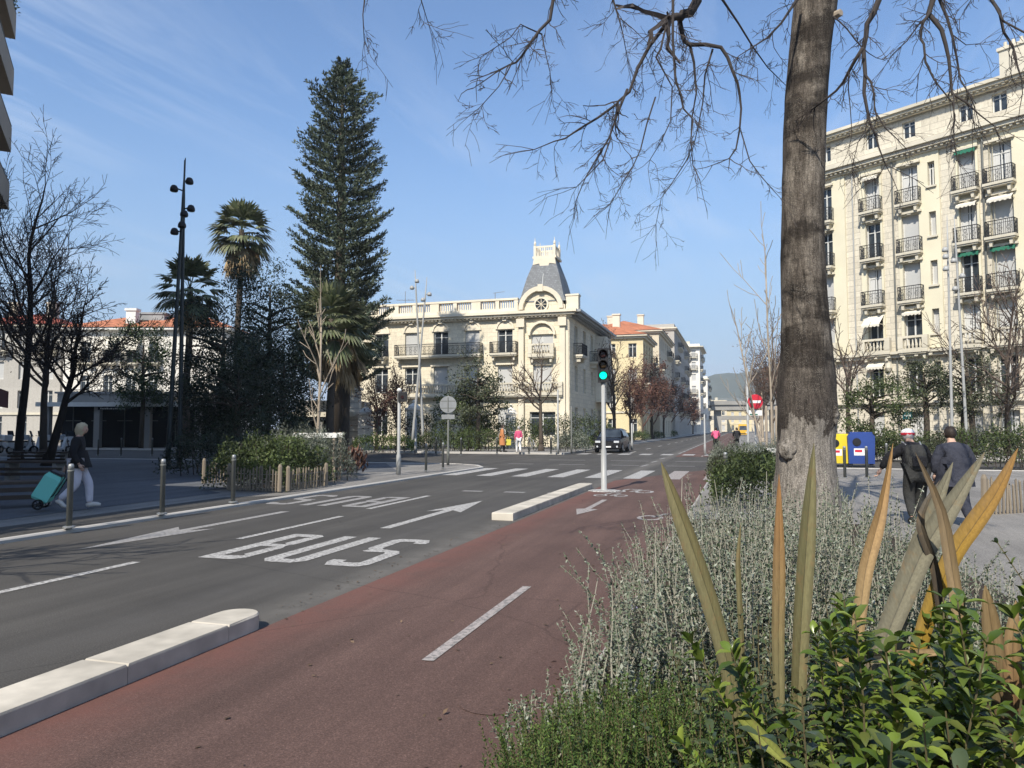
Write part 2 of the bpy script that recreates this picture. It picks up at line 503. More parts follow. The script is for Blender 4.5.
# ------------------------------------------------------------------ painted markings
def mark(pts, mat='mark', z=.0055, name='road_marking'):
    me = MB()
    polys = pts if isinstance(pts[0][0], (tuple,list)) else [pts]
    for p in polys: me.poly([(q[0],q[1],z) for q in p])
    return struct(me.build(name, MT[mat]))
def rect(x0,x1,y0,y1): return [(x0,y0),(x1,y0),(x1,y1),(x0,y1)]
# lane dashes between the two bus lanes
mark([rect(-7.2,-7.08,y,y+3.0) for y in (-1.8,4.6)] + [rect(-7.22,-7.1,9.6,12.6), rect(-7.35,-7.22,13.9,17.0)], 'mark')
# dash line of the cycle path
mark([rect(-2.19,-2.1,y,y+2.6) for y in (-2.3,5.0)], 'mark_red', .0095)
mark([rect(-2.2,-2.1,44.5+y,46.2+y) for y in range(0,120,5)], 'mark_red', .0095)
def letters(x, y, w, h, flip=1):
    """BUS stretched along the lane, built of non-overlapping strokes; local u across, v along"""
    t, k = w*.13, h*.13
    def L(px, polys):
        return [[(px+a*w*.26, b*h) for a, b in p] for p in polys]
    sx, sy = .34, .105
    Bp = [[(0,0),(sx,0),(sx,1),(0,1)], [(sx,0),(.8,0),(1,.06),(.86,sy*1.3),(sx,sy)],
          [(sx,1-sy),(.78,1-sy*1.2),(.95,.94),(.78,1),(sx,1)], [(sx,.47),(.8,.46),(.9,.51),(.8,.56),(sx,.57)],
          [(1,.06),(1,.43),(.9,.51),(.8,.46),(.68,.42),(.68,.17),(.86,sy*1.3)],
          [(.9,.51),(.97,.58),(.95,.94),(.78,1-sy*1.2),(.64,.85),(.64,.61),(.8,.56)]]
    Up = [[(0,.08),(sx,.14),(sx,1),(0,1)], [(1-sx,.14),(1,.08),(1,1),(1-sx,1)],
          [(0,.08),(.2,0),(.8,0),(1,.08),(1-sx,.14),(1-sx-.05,sy),(sx+.05,sy),(sx,.14)]]
    Sp = [[(0,.1),(.15,0),(.85,0),(1,.07),(.7,.12),(.62,sy),(.34,sy),(.3,.17),(0,.17)],
          [(1,.07),(1,.45),(.86,.53),(.62,.47),(.68,.43),(.7,.12)],
          [(.86,.53),(.38,.57),(.14,.53),(.04,.49),(.14,.46),(.62,.47)],
          [(.38,.57),(.32,.62),(.3,.88),(0,.93),(0,.58),(.14,.53)],
          [(0,.93),(.3,.88),(.38,1-sy),(.66,1-sy),(.7,.83),(1,.83),(1,.9),(.85,1),(.15,1)]]
    out = []
    for i, P in enumerate((Bp, Up, Sp)):
        for p in L(-w/2 + i*w*.37, P):
            out.append([(x+flip*a, y+flip*(b-h/2)) for a, b in p])
    return out
mark(letters(-5.48, 9.2, 2.35, 2.2), 'mark')
mark(letters(-8.75, 15.3, 2.5, 2.3, -1), 'mark_thin')
def arrow(x, y, L, s=1):
    return [[(x+s*a, y+s*b) for a, b in p] for p in
            ([(-.09,0),(.09,0),(.09,L*.58),(-.09,L*.58)], [(-.36,L*.52),(-.09,L*.58),(.09,L*.58),(.36,L*.52),(0,L)])]
mark(arrow(-5.62, 11.3, 4.9), 'mark')
mark(arrow(-8.62, 13.0, 4.9, -1), 'mark_thin')
# cycle path arrow towards the viewer, bicycle pictograms, manhole ring
def P2(px,py): q=G(px,py); return (q.x,q.y)
mark([[(-3.0+a,15.2-b) for a,b in p] for p in ([(-.06,-2.0),(-.06,0),(.06,0),(.06,-2.0)],[(-.22,.1),(0,1.1),(.22,.1),(.06,0),(-.06,0)])], 'mark_red', .0095)
def ringpoly(x,y,r,w,sy=1.6,n=18):
    out=[]
    for i in range(n):
        a,b=2*PI*i/n,2*PI*(i+1)/n
        out.append([(x+r*math.cos(a),y+sy*r*math.sin(a)),(x+r*math.cos(b),y+sy*r*math.sin(b)),(x+(r-w)*math.cos(b),y+sy*(r-w)*math.sin(b)),(x+(r-w)*math.cos(a),y+sy*(r-w)*math.sin(a))])
    return out
def strip(a,b,w):
    d=Vector((b[0]-a[0],b[1]-a[1])).normalized(); n=Vector((-d.y,d.x))*w/2
    return [(a[0]-n.x,a[1]-n.y),(b[0]-n.x,b[1]-n.y),(b[0]+n.x,b[1]+n.y),(a[0]+n.x,a[1]+n.y)]
def bikemark(x,y,s=1):
    pl = ringpoly(x-.36*s,y,.24*s,.08*s)+ringpoly(x+.36*s,y,.24*s,.08*s)
    pl += [strip((x-.33*s,y+.1),(x-.12*s,y+.75),.09*s), strip((x-.07*s,y+.72),(x+.24*s,y+.62),.09*s), strip((x+.0,y-.05),(x+.2*s,y+.55),.09*s)]
    return pl
mark(bikemark(-1.25,14.0), 'mark_red', .0095, 'bicycle_marking')
mark(bikemark(-2.75,19.6), 'mark', .0095, 'bicycle_marking')
mark(bikemark(-3.05,18.3,.7), 'mark', .0097, 'bicycle_marking')
q = G(493,703)
struct(MB().lathe([(.2,.005),(.21,.0085),(.19,.0085),(.185,.0075)], 28, (q.x,q.y,0)).build('manhole_cover', MT['red']))
# zebra crossings
mark([rect(-10.05+1.27*i,-9.5+1.27*i,24.6,29.4) for i in range(6)], 'mark')
mark([rect(-10.05+1.27*i,-9.5+1.27*i,24.6,29.4) for i in range(6,8)], 'mark_red', .0095)
mark([rect(-9.9+1.3*i,-9.2+1.3*i,46.2,48.4) for i in range(8)], 'mark', .0095)
mark([rect(-7.0+1.15*i,-6.45+1.15*i,18.45,18.7) for i in range(3)], 'mark_thin')
mark([rect(-10.3+2.4*i,-9.1+2.4*i,33.2,33.42) for i in range(4)], 'mark_thin')
mark([rect(-9.5+3.2*i,-7.6+3.2*i,37.8,38.02) for i in range(3)], 'mark_thin')
mark([strip((-4.1,32.5+4*i),(-4.0,34.2+4*i),.14) for i in range(3)], 'mark_thin')
mark([rect(-7.1,-6.95,50+9*i,53+9*i) for i in range(20)], 'mark')
mark([rect(-3.85,-3.7,49+3.6*i,51.8+3.6*i) for i in range(60)], 'mark_thin', .0095)
mark([rect(-10.3,-10.2,50,190)], 'mark_thin')

# lane separators of pale stone blocks
def separator(label, x0, x1, y0, y1, blk):
    t = thing('lane_separator', label, 'kerb', (0,0,0), 0, 'stone lane separators')
    cx = (x0+x1)/2; w = x1-x0; y = y0; first = True
    t.location = (cx, y0, 0)
    r = w/2
    while y < y1-.05:
        ye = min(y+blk, y1)
        if y1-ye < .3: ye = y1
        pts = [(-r,y-y0),(r,y-y0)]
        if ye >= y1-.01:
            pts += [(r*math.cos(a), ye-y0-r+r*math.sin(a)) for a in [R(k) for k in range(0,181,15)]]
        else: pts += [(r,ye-y0-.006),(-r,ye-y0-.006)]
        m = MB(); n = len(pts)
        c0 = Vector((sum(p[0] for p in pts)/n, sum(p[1] for p in pts)/n))
        vs=[]
        for (z, s) in ((.0,0),(.118,0),(.132,.012)):
            for p in pts:
                d = Vector(p)-c0; d.normalize()
                vs.append((p[0]-d.x*s, p[1]-d.y*s, z))
        fs=[tuple(range(2*n,3*n))]
        for k in (0,n):
            for i in range(n):
                j=(i+1)%n; fs.append((k+i,k+j,k+n+j,k+n+i))
        m.add(vs,fs).build('stone_block', MT['limestone'], t)
        y = ye
separator('white stone lane separator running off the bottom left, rounded end', -4.16, -3.8, -2.0, 5.5, 1.0)
separator('white stone lane separator leading to the green traffic light', -4.3, -3.9, 12.9, 20.6, 1.0)
# ------------------------------------------------------------------ facades
MT['cream'] = M_wall('cream_rusticated_stone', (.62,.57,.46), .42, 1.0, .62, .1, .3)
MT['cream_plain'] = M('cream_stucco', (.68,.63,.47), .85, .1, 1.6, big=.1)
MT['cream_trim'] = M('cream_stone_trim', (.64,.59,.47), .8, .14, 2.5, big=.2)
MT['villa'] = M_wall('grey_cream_villa_stone', (.7,.63,.48), .35, .9, .75, .1, .15)
MT['villa_trim'] = M('villa_stone_trim', (.72,.65,.51), .8, .12, 2.0, big=.15)
MT['slate'] = M_wall('grey_slate_scales', (.17,.18,.19), .16, .22, .7, .22, .4, (.1,.12,.11), .01, .6)
MT['zinc'] = M('grey_zinc', (.3,.31,.31), .5, .2, 3)
MT['yellow'] = M_wall('pale_yellow_render', (.64,.54,.33), 3.2, 60, .95, .06, .2)
MT['cream2'] = M_wall('pale_cream_render', (.6,.53,.4), 3.2, 60, .95, .06, .25)
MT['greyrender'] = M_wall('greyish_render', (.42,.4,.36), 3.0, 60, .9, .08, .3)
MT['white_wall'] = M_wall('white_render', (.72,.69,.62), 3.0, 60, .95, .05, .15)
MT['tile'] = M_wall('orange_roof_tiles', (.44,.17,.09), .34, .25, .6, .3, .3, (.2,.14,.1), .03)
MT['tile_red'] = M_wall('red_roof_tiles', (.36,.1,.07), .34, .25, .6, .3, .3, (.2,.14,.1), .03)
MT['awn_cream'] = M('cream_awning_cloth', (.66,.62,.52), .9, .1, 4)
MT['awn_green'] = M('green_awning_cloth', (.03,.16,.1), .9, .2, 4)
MT['concrete'] = M('grey_concrete', (.3,.29,.27), .85, .2, 1.5, bmp=.2)
MT['brown_concrete'] = M('beige_balcony_concrete', (.4,.33,.26), .85, .15, 1.5)
MT['dark_int'] = M('dark_interior', (.012,.012,.013), .8, .3, 2)
MT['sill'] = MT['cream_trim']

def grid_wall(m, x0, x1, z0, z1, ops, y=0.0, depth=.28):
    """wall in the x,z plane (outside is -y) with rectangular openings and reveals"""
    xs = sorted(set([x0,x1]+[a for o in ops for a in (o[0],o[1]) if x0<a<x1]))
    zs = sorted(set([z0,z1]+[a for o in ops for a in (o[2],o[3]) if z0<a<z1]))
    for j in range(len(zs)-1):
        zc = (zs[j]+zs[j+1])/2
        i = 0
        while i < len(xs)-1:
            xc = (xs[i]+xs[i+1])/2
            if any(o[0]<xc<o[1] and o[2]<zc<o[3] for o in ops): i += 1; continue
            k = i
            while k+1 < len(xs)-1:
                xn = (xs[k+1]+xs[k+2])/2
                if any(o[0]<xn<o[1] and o[2]<zc<o[3] for o in ops): break
                k += 1
            m.add([(xs[i],y,zs[j]),(xs[k+1],y,zs[j]),(xs[k+1],y,zs[j+1]),(xs[i],y,zs[j+1])], [(0,1,2,3)])
            i = k+1
    for a,b,c,d in [o[:4] for o in ops]:
        m.add([(a,y,c),(b,y,c),(b,y,d),(a,y,d),(a,y+depth,c),(b,y+depth,c),(b,y+depth,d),(a,y+depth,d)],
              [(0,4,5,1),(1,5,6,2),(2,6,7,3),(3,7,4,0)])

WIN = {}
def window_proto(w, h, kind):
    """returns list of (name, mesh, material) : frame, pane(s)/shutter"""
    key = (round(w,2), round(h,2), kind)
    if key in WIN: return WIN[key]
    fr = MB(); t=.07; d=.06
    fr.b(-w/2,-w/2+t,0,d,0,h); fr.b(w/2-t,w/2,0,d,0,h); fr.b(-w/2+t,w/2-t,0,d,h-t,h); fr.b(-w/2+t,w/2-t,0,d,0,t)
    gl = MB(); out=[]
    if kind == 'shut':        # roller blind or closed shutters in the upper part
        sh = MB()
        n = max(3,int((h-2*t)/.13))
        for i in range(n):
            z0 = t+(h-2*t)*i/n
            sh.add([(-w/2+t,.03,z0),(w/2-t,.03,z0),(w/2-t,.008,z0+(h-2*t)/n),(-w/2+t,.008,z0+(h-2*t)/n)],[(0,1,2,3)])
        sh2 = MB()
        fr.b(-.03,.03,.0,.05,t,h-t) if w > 1.4 else None
        out.append(('shutter', sh, MT['curtain']))
    else:
        fr.b(-.045,.045,-.01,d,t,h-t)
        fr.b(-w/2+t,-.045,.01,d-.01,h*.74,h*.74+.05); fr.b(.045,w/2-t,.01,d-.01,h*.74,h*.74+.05)
        gl.add([(-w/2+t,.05,t),(w/2-t,.05,t),(w/2-t,.05,h-t),(-w/2+t,.05,h-t)],[(0,1,2,3)])
        out.append(('pane', gl, MT['glass']))
        if kind == 'half':
            cu = MB(); n=6
            for s in (-1,1):
                for i in range(n):
                    x0=s*(w*.1+ (w*.5-t-w*.1)*i/n); x1=s*(w*.1+(w*.5-t-w*.1)*(i+1)/n)
                    a,b=(x0,x1) if x0<x1 else (x1,x0)
                    cu.add([(a,.042+.006*(i%2),t),(b,.042+.006*((i+1)%2),t),(b,.042+.006*((i+1)%2),h-t),(a,.042+.006*(i%2),h-t)],[(0,1,2,3)])
            out.append(('curtain', cu, MT['curtain']))
    res=[]
    def mesh(mb, nm, mat):
        o = mb.build(nm, mat); me = o.data; bpy.data.objects.remove(o); return me
    res.append(mesh(fr,'window',MT['frame']))
    res.append([(nm, mesh(mb,nm,mt)) for nm,mb,mt in out])
    WIN[key]=res
    return res
def put_window(parent, x, z, w, h, kind='glass', y=.2, rz=0.0):
    fm, subs = window_proto(w,h,kind)
    f = link('window', fm, None, parent); f.location=(x,y,z); f.rotation_euler=(0,0,rz)
    for nm, me in subs:
        link(nm, me, None, f)
    return f
BAL = {}
def balcony_proto(w, dep, style):
    key=(round(w,2),round(dep,2),style)
    if key in BAL: return BAL[key]
    sl = MB(); sl.b(-w/2,w/2,-dep,.0,-.16,0); sl.b(-w/2+.06,w/2-.06,-dep+.07,0,-.26,-.161)
    for s in (-1,1):
        x=s*(w/2-.3)
        sl.xzprism([(x-.1,-.262),(x+.1,-.262),(x+.1,-.31),(x+.07,-.6),(x-.07,-.6),(x-.1,-.31)][::-1], -dep*.7, -.001)
    rl = MB(); hgt=.95
    if style == 'iron':
        def rail(p, q):
            p=Vector(p); q=Vector(q); L=(q-p).length; n=max(2,int(L/.11))
            d=(q-p)/L
            rl.tube([p+Vector((0,0,hgt)),q+Vector((0,0,hgt))],.028,4)
            rl.tube([p+Vector((0,0,.06)),q+Vector((0,0,.06))],.02,4)
            rl.tube([p+Vector((0,0,hgt*.8)),q+Vector((0,0,hgt*.8))],.014,4)
            for i in range(n+1):
                c=p+d*(L*i/n)
                rl.tube([c+Vector((0,0,.0)),c+Vector((0,0,hgt))],.013 if i not in(0,n) else .025,4,False)
            # scrollwork
            ns=max(1,int(L/.42))
            for i in range(ns):
                c=p+d*(L*(i+.5)/ns)
                for r,z in ((.15,.42),(.08,.42),(.09,.66),(.09,.18)):
                    pts=[c+d*(r*math.cos(a))+Vector((0,0,z+r*math.sin(a))) for a in [2*PI*k/8 for k in range(9)]]
                    rl.tube(pts,.013,3,False)
        e=.06
        rail((-w/2+e,-dep+e,0),(w/2-e,-dep+e,0)); rail((-w/2+e,-dep+e,0),(-w/2+e,-.0,0)); rail((w/2-e,-dep+e,0),(w/2-e,-.0,0))
        mat=MT['iron']
    else:
        def bal(x):
            rl.lathe([(.05,.12),(.085,.3),(.045,.55),(.05,.8)],6,(x,-dep+.16,0))
        rl.b(-w/2,w/2,-dep+.02,-dep+.3,.8,.95); rl.b(-w/2,w/2,-dep+.02,-dep+.3,0.001,.12)
        k=0; x=-w/2+.2
        while x<w/2-.15:
            bal(x) ; x+=.24
        for s in (-1,0,1) if w>4 else (-1,1):
            rl.b(s*(w/2-.17)-.17,s*(w/2-.17)+.17,-dep+.0,-dep+.32,.121,.799)
        mat=MT['cream_trim']
    def mesh(mb,nm,mt):
        o=mb.build(nm,mt); me=o.data; bpy.data.objects.remove(o); return me
    r=(mesh(sl,'balcony',MT['cream_trim']), mesh(rl,'railing',mat))
    BAL[key]=r
    return r
def put_balcony(parent,x,z,w,dep=.7,style='iron',y=0.0, slab_mat=None):
    a,b=balcony_proto(w,dep,style)
    o=link('balcony',a,None,parent); o.location=(x,y-.001,z)
    if slab_mat: pass
    link('railing',b,None,o)
    return o
def awning(parent,x,z,w,drop,out,mat,valance=.18):
    m=MB(); n=10
    for i in range(n):
        a,b=x-w/2+w*i/n, x-w/2+w*(i+1)/n
        m.add([(a,-.01,z),(b,-.01,z),(b,-out,z-drop),(a,-out,z-drop),(b,-out-.004,z-drop-valance*(.75+.25*(i%2))),(a,-out-.004,z-drop-valance*(.75+.25*(i%2)))],[(3,2,1,0),(3,5,4,2)])
    for s in (-1,1): m.tube([(x+s*w/2,-.02,z-drop*1.05),(x+s*(w/2),-out,z-drop)],.02,4)
    return m.build('awning',mat,parent)
def cornice(m,x0,x1,z,proj,h,dent=True,y=0.0):
    m.b(x0-proj*.3,x1+proj*.3,y-proj*.35,y-.002,z,z+h*.3)
    m.b(x0-proj*.7,x1+proj*.7,y-proj*.75,y-.002,z+h*.301,z+h*.62)
    m.b(x0-proj,x1+proj,y-proj,y-.002,z+h*.621,z+h)
    if dent:
        x=x0
        while x<x1:
            m.b(x,x+.16,y-proj*.62,y-proj*.351,z+h*.12,z+h*.3005); x+=.36
def arch_window(parent,x,z,w,h,kind='glass'):
    """frame with a round head, panes below"""
    r=w/2; hs=h-r
    f=put_window(parent,x,z,w,hs,kind)
    m=MB()
    pts=[(r*math.cos(R(a)),hs+r*math.sin(R(a))) for a in range(0,181,15)]
    m.xzprism(pts,0.0,.05)
    m.build('fanlight',MT['glass'] if kind=='glass' else MT['curtain'],f)
    return f
def arch_trim(m,x,z,r,wd,y0,y1):
    n=12
    for i in range(n):
        a,b=PI*i/n,PI*(i+1)/n
        m.xzprism([(x+r*math.cos(a),z+r*math.sin(a)),(x+(r+wd)*math.cos(a),z+(r+wd)*math.sin(a)),(x+(r+wd)*math.cos(b),z+(r+wd)*math.sin(b)),(x+r*math.cos(b),z+r*math.sin(b))],y0,y1)

# ================================================================== big apartment house on the right
def right_building():
    A = world(30.7, 45.0)
    u = Vector((-math.sin(R(55)), math.cos(R(55)),0))     # receding to the left
    LEN_L, LEN_R = 13.7, 9.0                               # metres left / right of picture edge
    # local x runs left->right as seen from outside, origin at left end
    org = A + u*LEN_L
    ang = math.atan2(-u.y,-u.x)
    t = thing('apartment_building','cream six storey apartment house with iron balconies, rising behind the big bare trunk','building',(org.x,org.y,0),ang)
    D=45.0
    def X(px):
        k=(px-512)/750
        tt=D*(.683-k)/(.619+.785*k)
        return LEN_L-tt
    W = LEN_L+LEN_R
    FZ=[0.1,3.5,6.95,10.15,13.4,16.75]; TOP=20.3
    cols=[(X(831),.95,'c0'),(X(879),1.05,'c1'),(X(917),1.15,'c2'),(X(976),1.05,'c3'),(X(1011),1.25,'c4'),(X(1011)+2.9,1.2,'c5'),(X(1011)+5.6,1.2,'c6')]
    small=X(940)
    ops=[]; wins=[]; rng=random.Random(4)
    for f in range(6):
        z=FZ[f]; hh=(FZ+[TOP])[f+1]-z
        for i,(cx,cw,nm) in enumerate(cols):
            if f==0:
                h=2.5; w2=cw*.85; z0=z+.15
            elif f==1: h=2.3; w2=cw*.9; z0=z+.3
            else: h=2.55; w2=cw; z0=z+.03
            ops.append((cx-w2/2,cx+w2/2,z0,z0+h))
            wins.append((f,i,cx,z0,w2,h))
        if f>=1:
            ops.append((small-.22,small+.22,z+.9,z+2.5)); wins.append((f,-1,small,z+.9,.44,1.6))
    # attic
    aops=[]
    for cx,cw,_ in cols[:]:
        aops.append((cx-.42,cx+.42,TOP+1.05,TOP+2.2))
    m=MB(); grid_wall(m,0,W,0,TOP+.8,ops)
    dp=13.0
    m.add([(0,0,0),(0,dp,0),(0,dp,TOP+.8),(0,0,TOP+.8)],[(0,3,2,1)])
    m.add([(W,0,0),(W,dp,0),(W,dp,TOP+.8),(W,0,TOP+.8)],[(0,1,2,3)])
    m.add([(0,dp,0),(W,dp,0),(W,dp,TOP+.8),(0,dp,TOP+.8)],[(0,3,2,1)])
    m.build('wall',MT['cream'],t)
    # plain stucco bays proud of the rusticated wall between c1|c2 and around small windows
    p=MB()
    def panel(x0,x1,z0,z1):
        grid_wall(p,x0,x1,z0,z1,[o for o in ops if o[0]<x1 and o[1]>x0],-.12,.12)
        p.add([(x0,-.12,z0),(x0,0,z0),(x0,0,z1),(x0,-.12,z1)],[(0,3,2,1)]); p.add([(x1,-.12,z0),(x1,0,z0),(x1,0,z1),(x1,-.12,z1)],[(0,1,2,3)])
    panel(X(905),X(948),6.9,TOP-.3); panel(X(838),X(851),6.9,TOP-.3)
    panel(X(868)-.1,X(888)+.05,6.9,TOP-.3); panel(X(965),X(988),6.9,TOP-.3); panel(X(1003),X(1003)+3.2,6.9,TOP-.3)
    p.build('stucco_bay',MT['cream_plain'],t)
    # attic storey, set flush above the main cornice
    a=MB(); grid_wall(a,.15,W-.15,TOP+.8,TOP+2.75,[(o[0],o[1],o[2]-.0,o[3]) for o in aops],.12)
    a.add([(.15,.12,TOP+.8),(.15,dp-.1,TOP+.8),(.15,dp-.1,TOP+2.75),(.15,.12,TOP+2.75)],[(0,3,2,1)])
    a.build('attic_wall',MT['cream'],t)
    for cx,cw,_ in cols: put_window(t,cx,TOP+1.05,.84,1.15,'glass' if rng.random()<.6 else 'shut',.3)
    # cornices and string courses
    c=MB(); cornice(c,0,W,TOP-.35,.75,.75); c.build('cornice',MT['cream_trim'],t)
    c=MB(); cornice(c,0,W,TOP+2.45,.6,.55); 
    c.build('roof_cornice',MT['cream_trim'],t)
    r=MB(); r.b(-.3,W+.3,-.3,dp+.2,TOP+3.0,TOP+3.12); r.add([(-.2,-.2,TOP+3.121),(W,-.2,TOP+3.121),(W,dp,TOP+3.121),(-.2,dp,TOP+3.121),(1.5,2.8,TOP+3.5),(W-1.5,2.8,TOP+3.5),(W-1.5,dp-2,TOP+3.5),(1.5,dp-2,TOP+3.5)],[(0,1,5,4),(1,2,6,5),(2,3,7,6),(3,0,4,7),(4,5,6,7)])
    rf=r.build('roof',MT['zinc'],t)
    for cx in (X(1019),X(1019)+5):
        q=MB(); q.b(cx-.7,cx+.7,1.2,2.0,TOP+3.15,TOP+5.3); q.b(cx-.8,cx+.8,1.1,2.1,TOP+5.301,TOP+5.5)
        for k in range(3): q.lathe([(.12,0),(.1,.45)],8,(cx-.45+.45*k,1.6,TOP+5.5))
        q.build('chimney',MT['cream_trim'],rf)
    s=MB(); s.b(-.1,W+.1,-.28,-.002,3.3,3.46); s.b(-.05,W+.05,-.16,-.002,3.18,3.299); s.build('string_course',MT['cream_trim'],t)
    s=MB(); s.b(-.2,W+.2,-.55,-.002,6.62,6.8); s.b(-.1,W+.1,-.35,-.002,6.4,6.619)
    x=.5
    while x<W:
        s.b(x,x+.22,-.48,-.351,6.4,6.6185); x+=.9
    s.build('ledge',MT['cream_trim'],t)
    # windows, balconies, awnings
    for f,i,cx,z0,w2,h in wins:
        shut = rng.random()
        kind='half' if shut<.45 else ('shut' if shut<.78 else 'glass')
        if i==2 and f in(3,4): kind='shut'
        if i==-1: kind='shut' if f in (2,3,4) else 'glass'
        if i==-1 and f==1: kind='glass'
        yy = .2 if not (f>=2 and i in (2,-1)) else .1
        put_window(t,cx,z0,w2,h,kind,.2)
    for i,(cx,cw,_) in enumerate(cols):
        for f in (3,4,5):
            put_balcony(t,cx,FZ[f],cw+.45,.6 if i!=2 else .5,'iron',-.12 if i in(2,) else -.12)
    for (x0,x1) in ((X(823),X(842)),(X(866),X(896)),(X(904),X(934)),(X(962),X(988)),(X(992),X(1014)+2.0)):
        put_balcony(t,(x0+x1)/2,6.82,x1-x0,.62,'stone',0)
    # lintel hoods
    for f,i,cx,z0,w2,h in wins:
        l=MB()
        if i>=0 and f>=2:
            l.b(cx-w2/2-.2,cx+w2/2+.2,-.3,-.122,z0+h+.08,z0+h+.22); l.b(cx-.12,cx+.12,-.26,-.122,z0+h-.0,z0+h+.079)
        elif i==-1:
            l.b(cx-.32,cx+.32,-.25,-.122 if f>1 else -.002,z0-.14,z0-.02)
        if l.v: l.build('window_hood',MT['cream_trim'],t)
    awning(t,cols[3][0],FZ[5]+2.78,1.2,.2,.35,MT['awn_green'],.22)
    awning(t,cols[3][0],FZ[3]+2.75,1.2,.2,.35,MT['awn_green'],.2)
    awning(t,cols[4][0],FZ[3]+2.75,1.35,.2,.35,MT['awn_green'],.2)
    awning(t,cols[1][0],FZ[2]+2.6,1.25,.8,.9,MT['awn_cream'])
    awning(t,cols[1][0],FZ[1]+2.7,1.15,.35,.5,MT['awn_cream'])
    awning(t,cols[2][0],FZ[2]+2.62,1.2,.25,.4,MT['awn_cream'])
    awning(t,cols[3][0],FZ[4]+2.7,1.15,.3,.5,MT['awn_cream'])
    awning(t,cols[1][0],FZ[5]+2.7,1.1,.3,.5,MT['awn_cream'])
    awning(t,cols[4][0],FZ[4]+2.7,1.35,.4,.6,MT['awn_cream'])
    d=MB()
    for px in (900,993): d.tube([(X(px),-.14,.2),(X(px),-.14,TOP-.4)],.06,6); 
    d.build('downpipe',MT['pole_grey'],t)
    d=MB(); d.tube([(X(859),-.1,.2),(X(859),-.1,TOP-.4)],.05,6); d.build('downpipe',MT['pole_light'],t)
    # bust-like brackets on the pillars under the ledge
    for px in (891,955,990):
        k=MB(); x=X(px); k.lathe([(.1,5.5),(.24,5.75),(.2,6.1),(.28,6.39)],8,(x,-.12,0))
        k.build('bracket',MT['cream_trim'],t)
    # small blue-green street plate on the wall
    q=MB(); x=X(908); q.b(x-.32,x+.32,-.05,-.002,2.25,2.75)
    sg=q.build('street_plate',M('teal_enamel',(.02,.12,.14),.4,.1,5),t)
    q=MB()
    for i in range(4): q.b(x-.2+.11*i,x-.13+.11*i,-.053,-.0505,2.42,2.52+.04*(i%2))
    q.build('lettering',MT['white'],sg)
right_building()

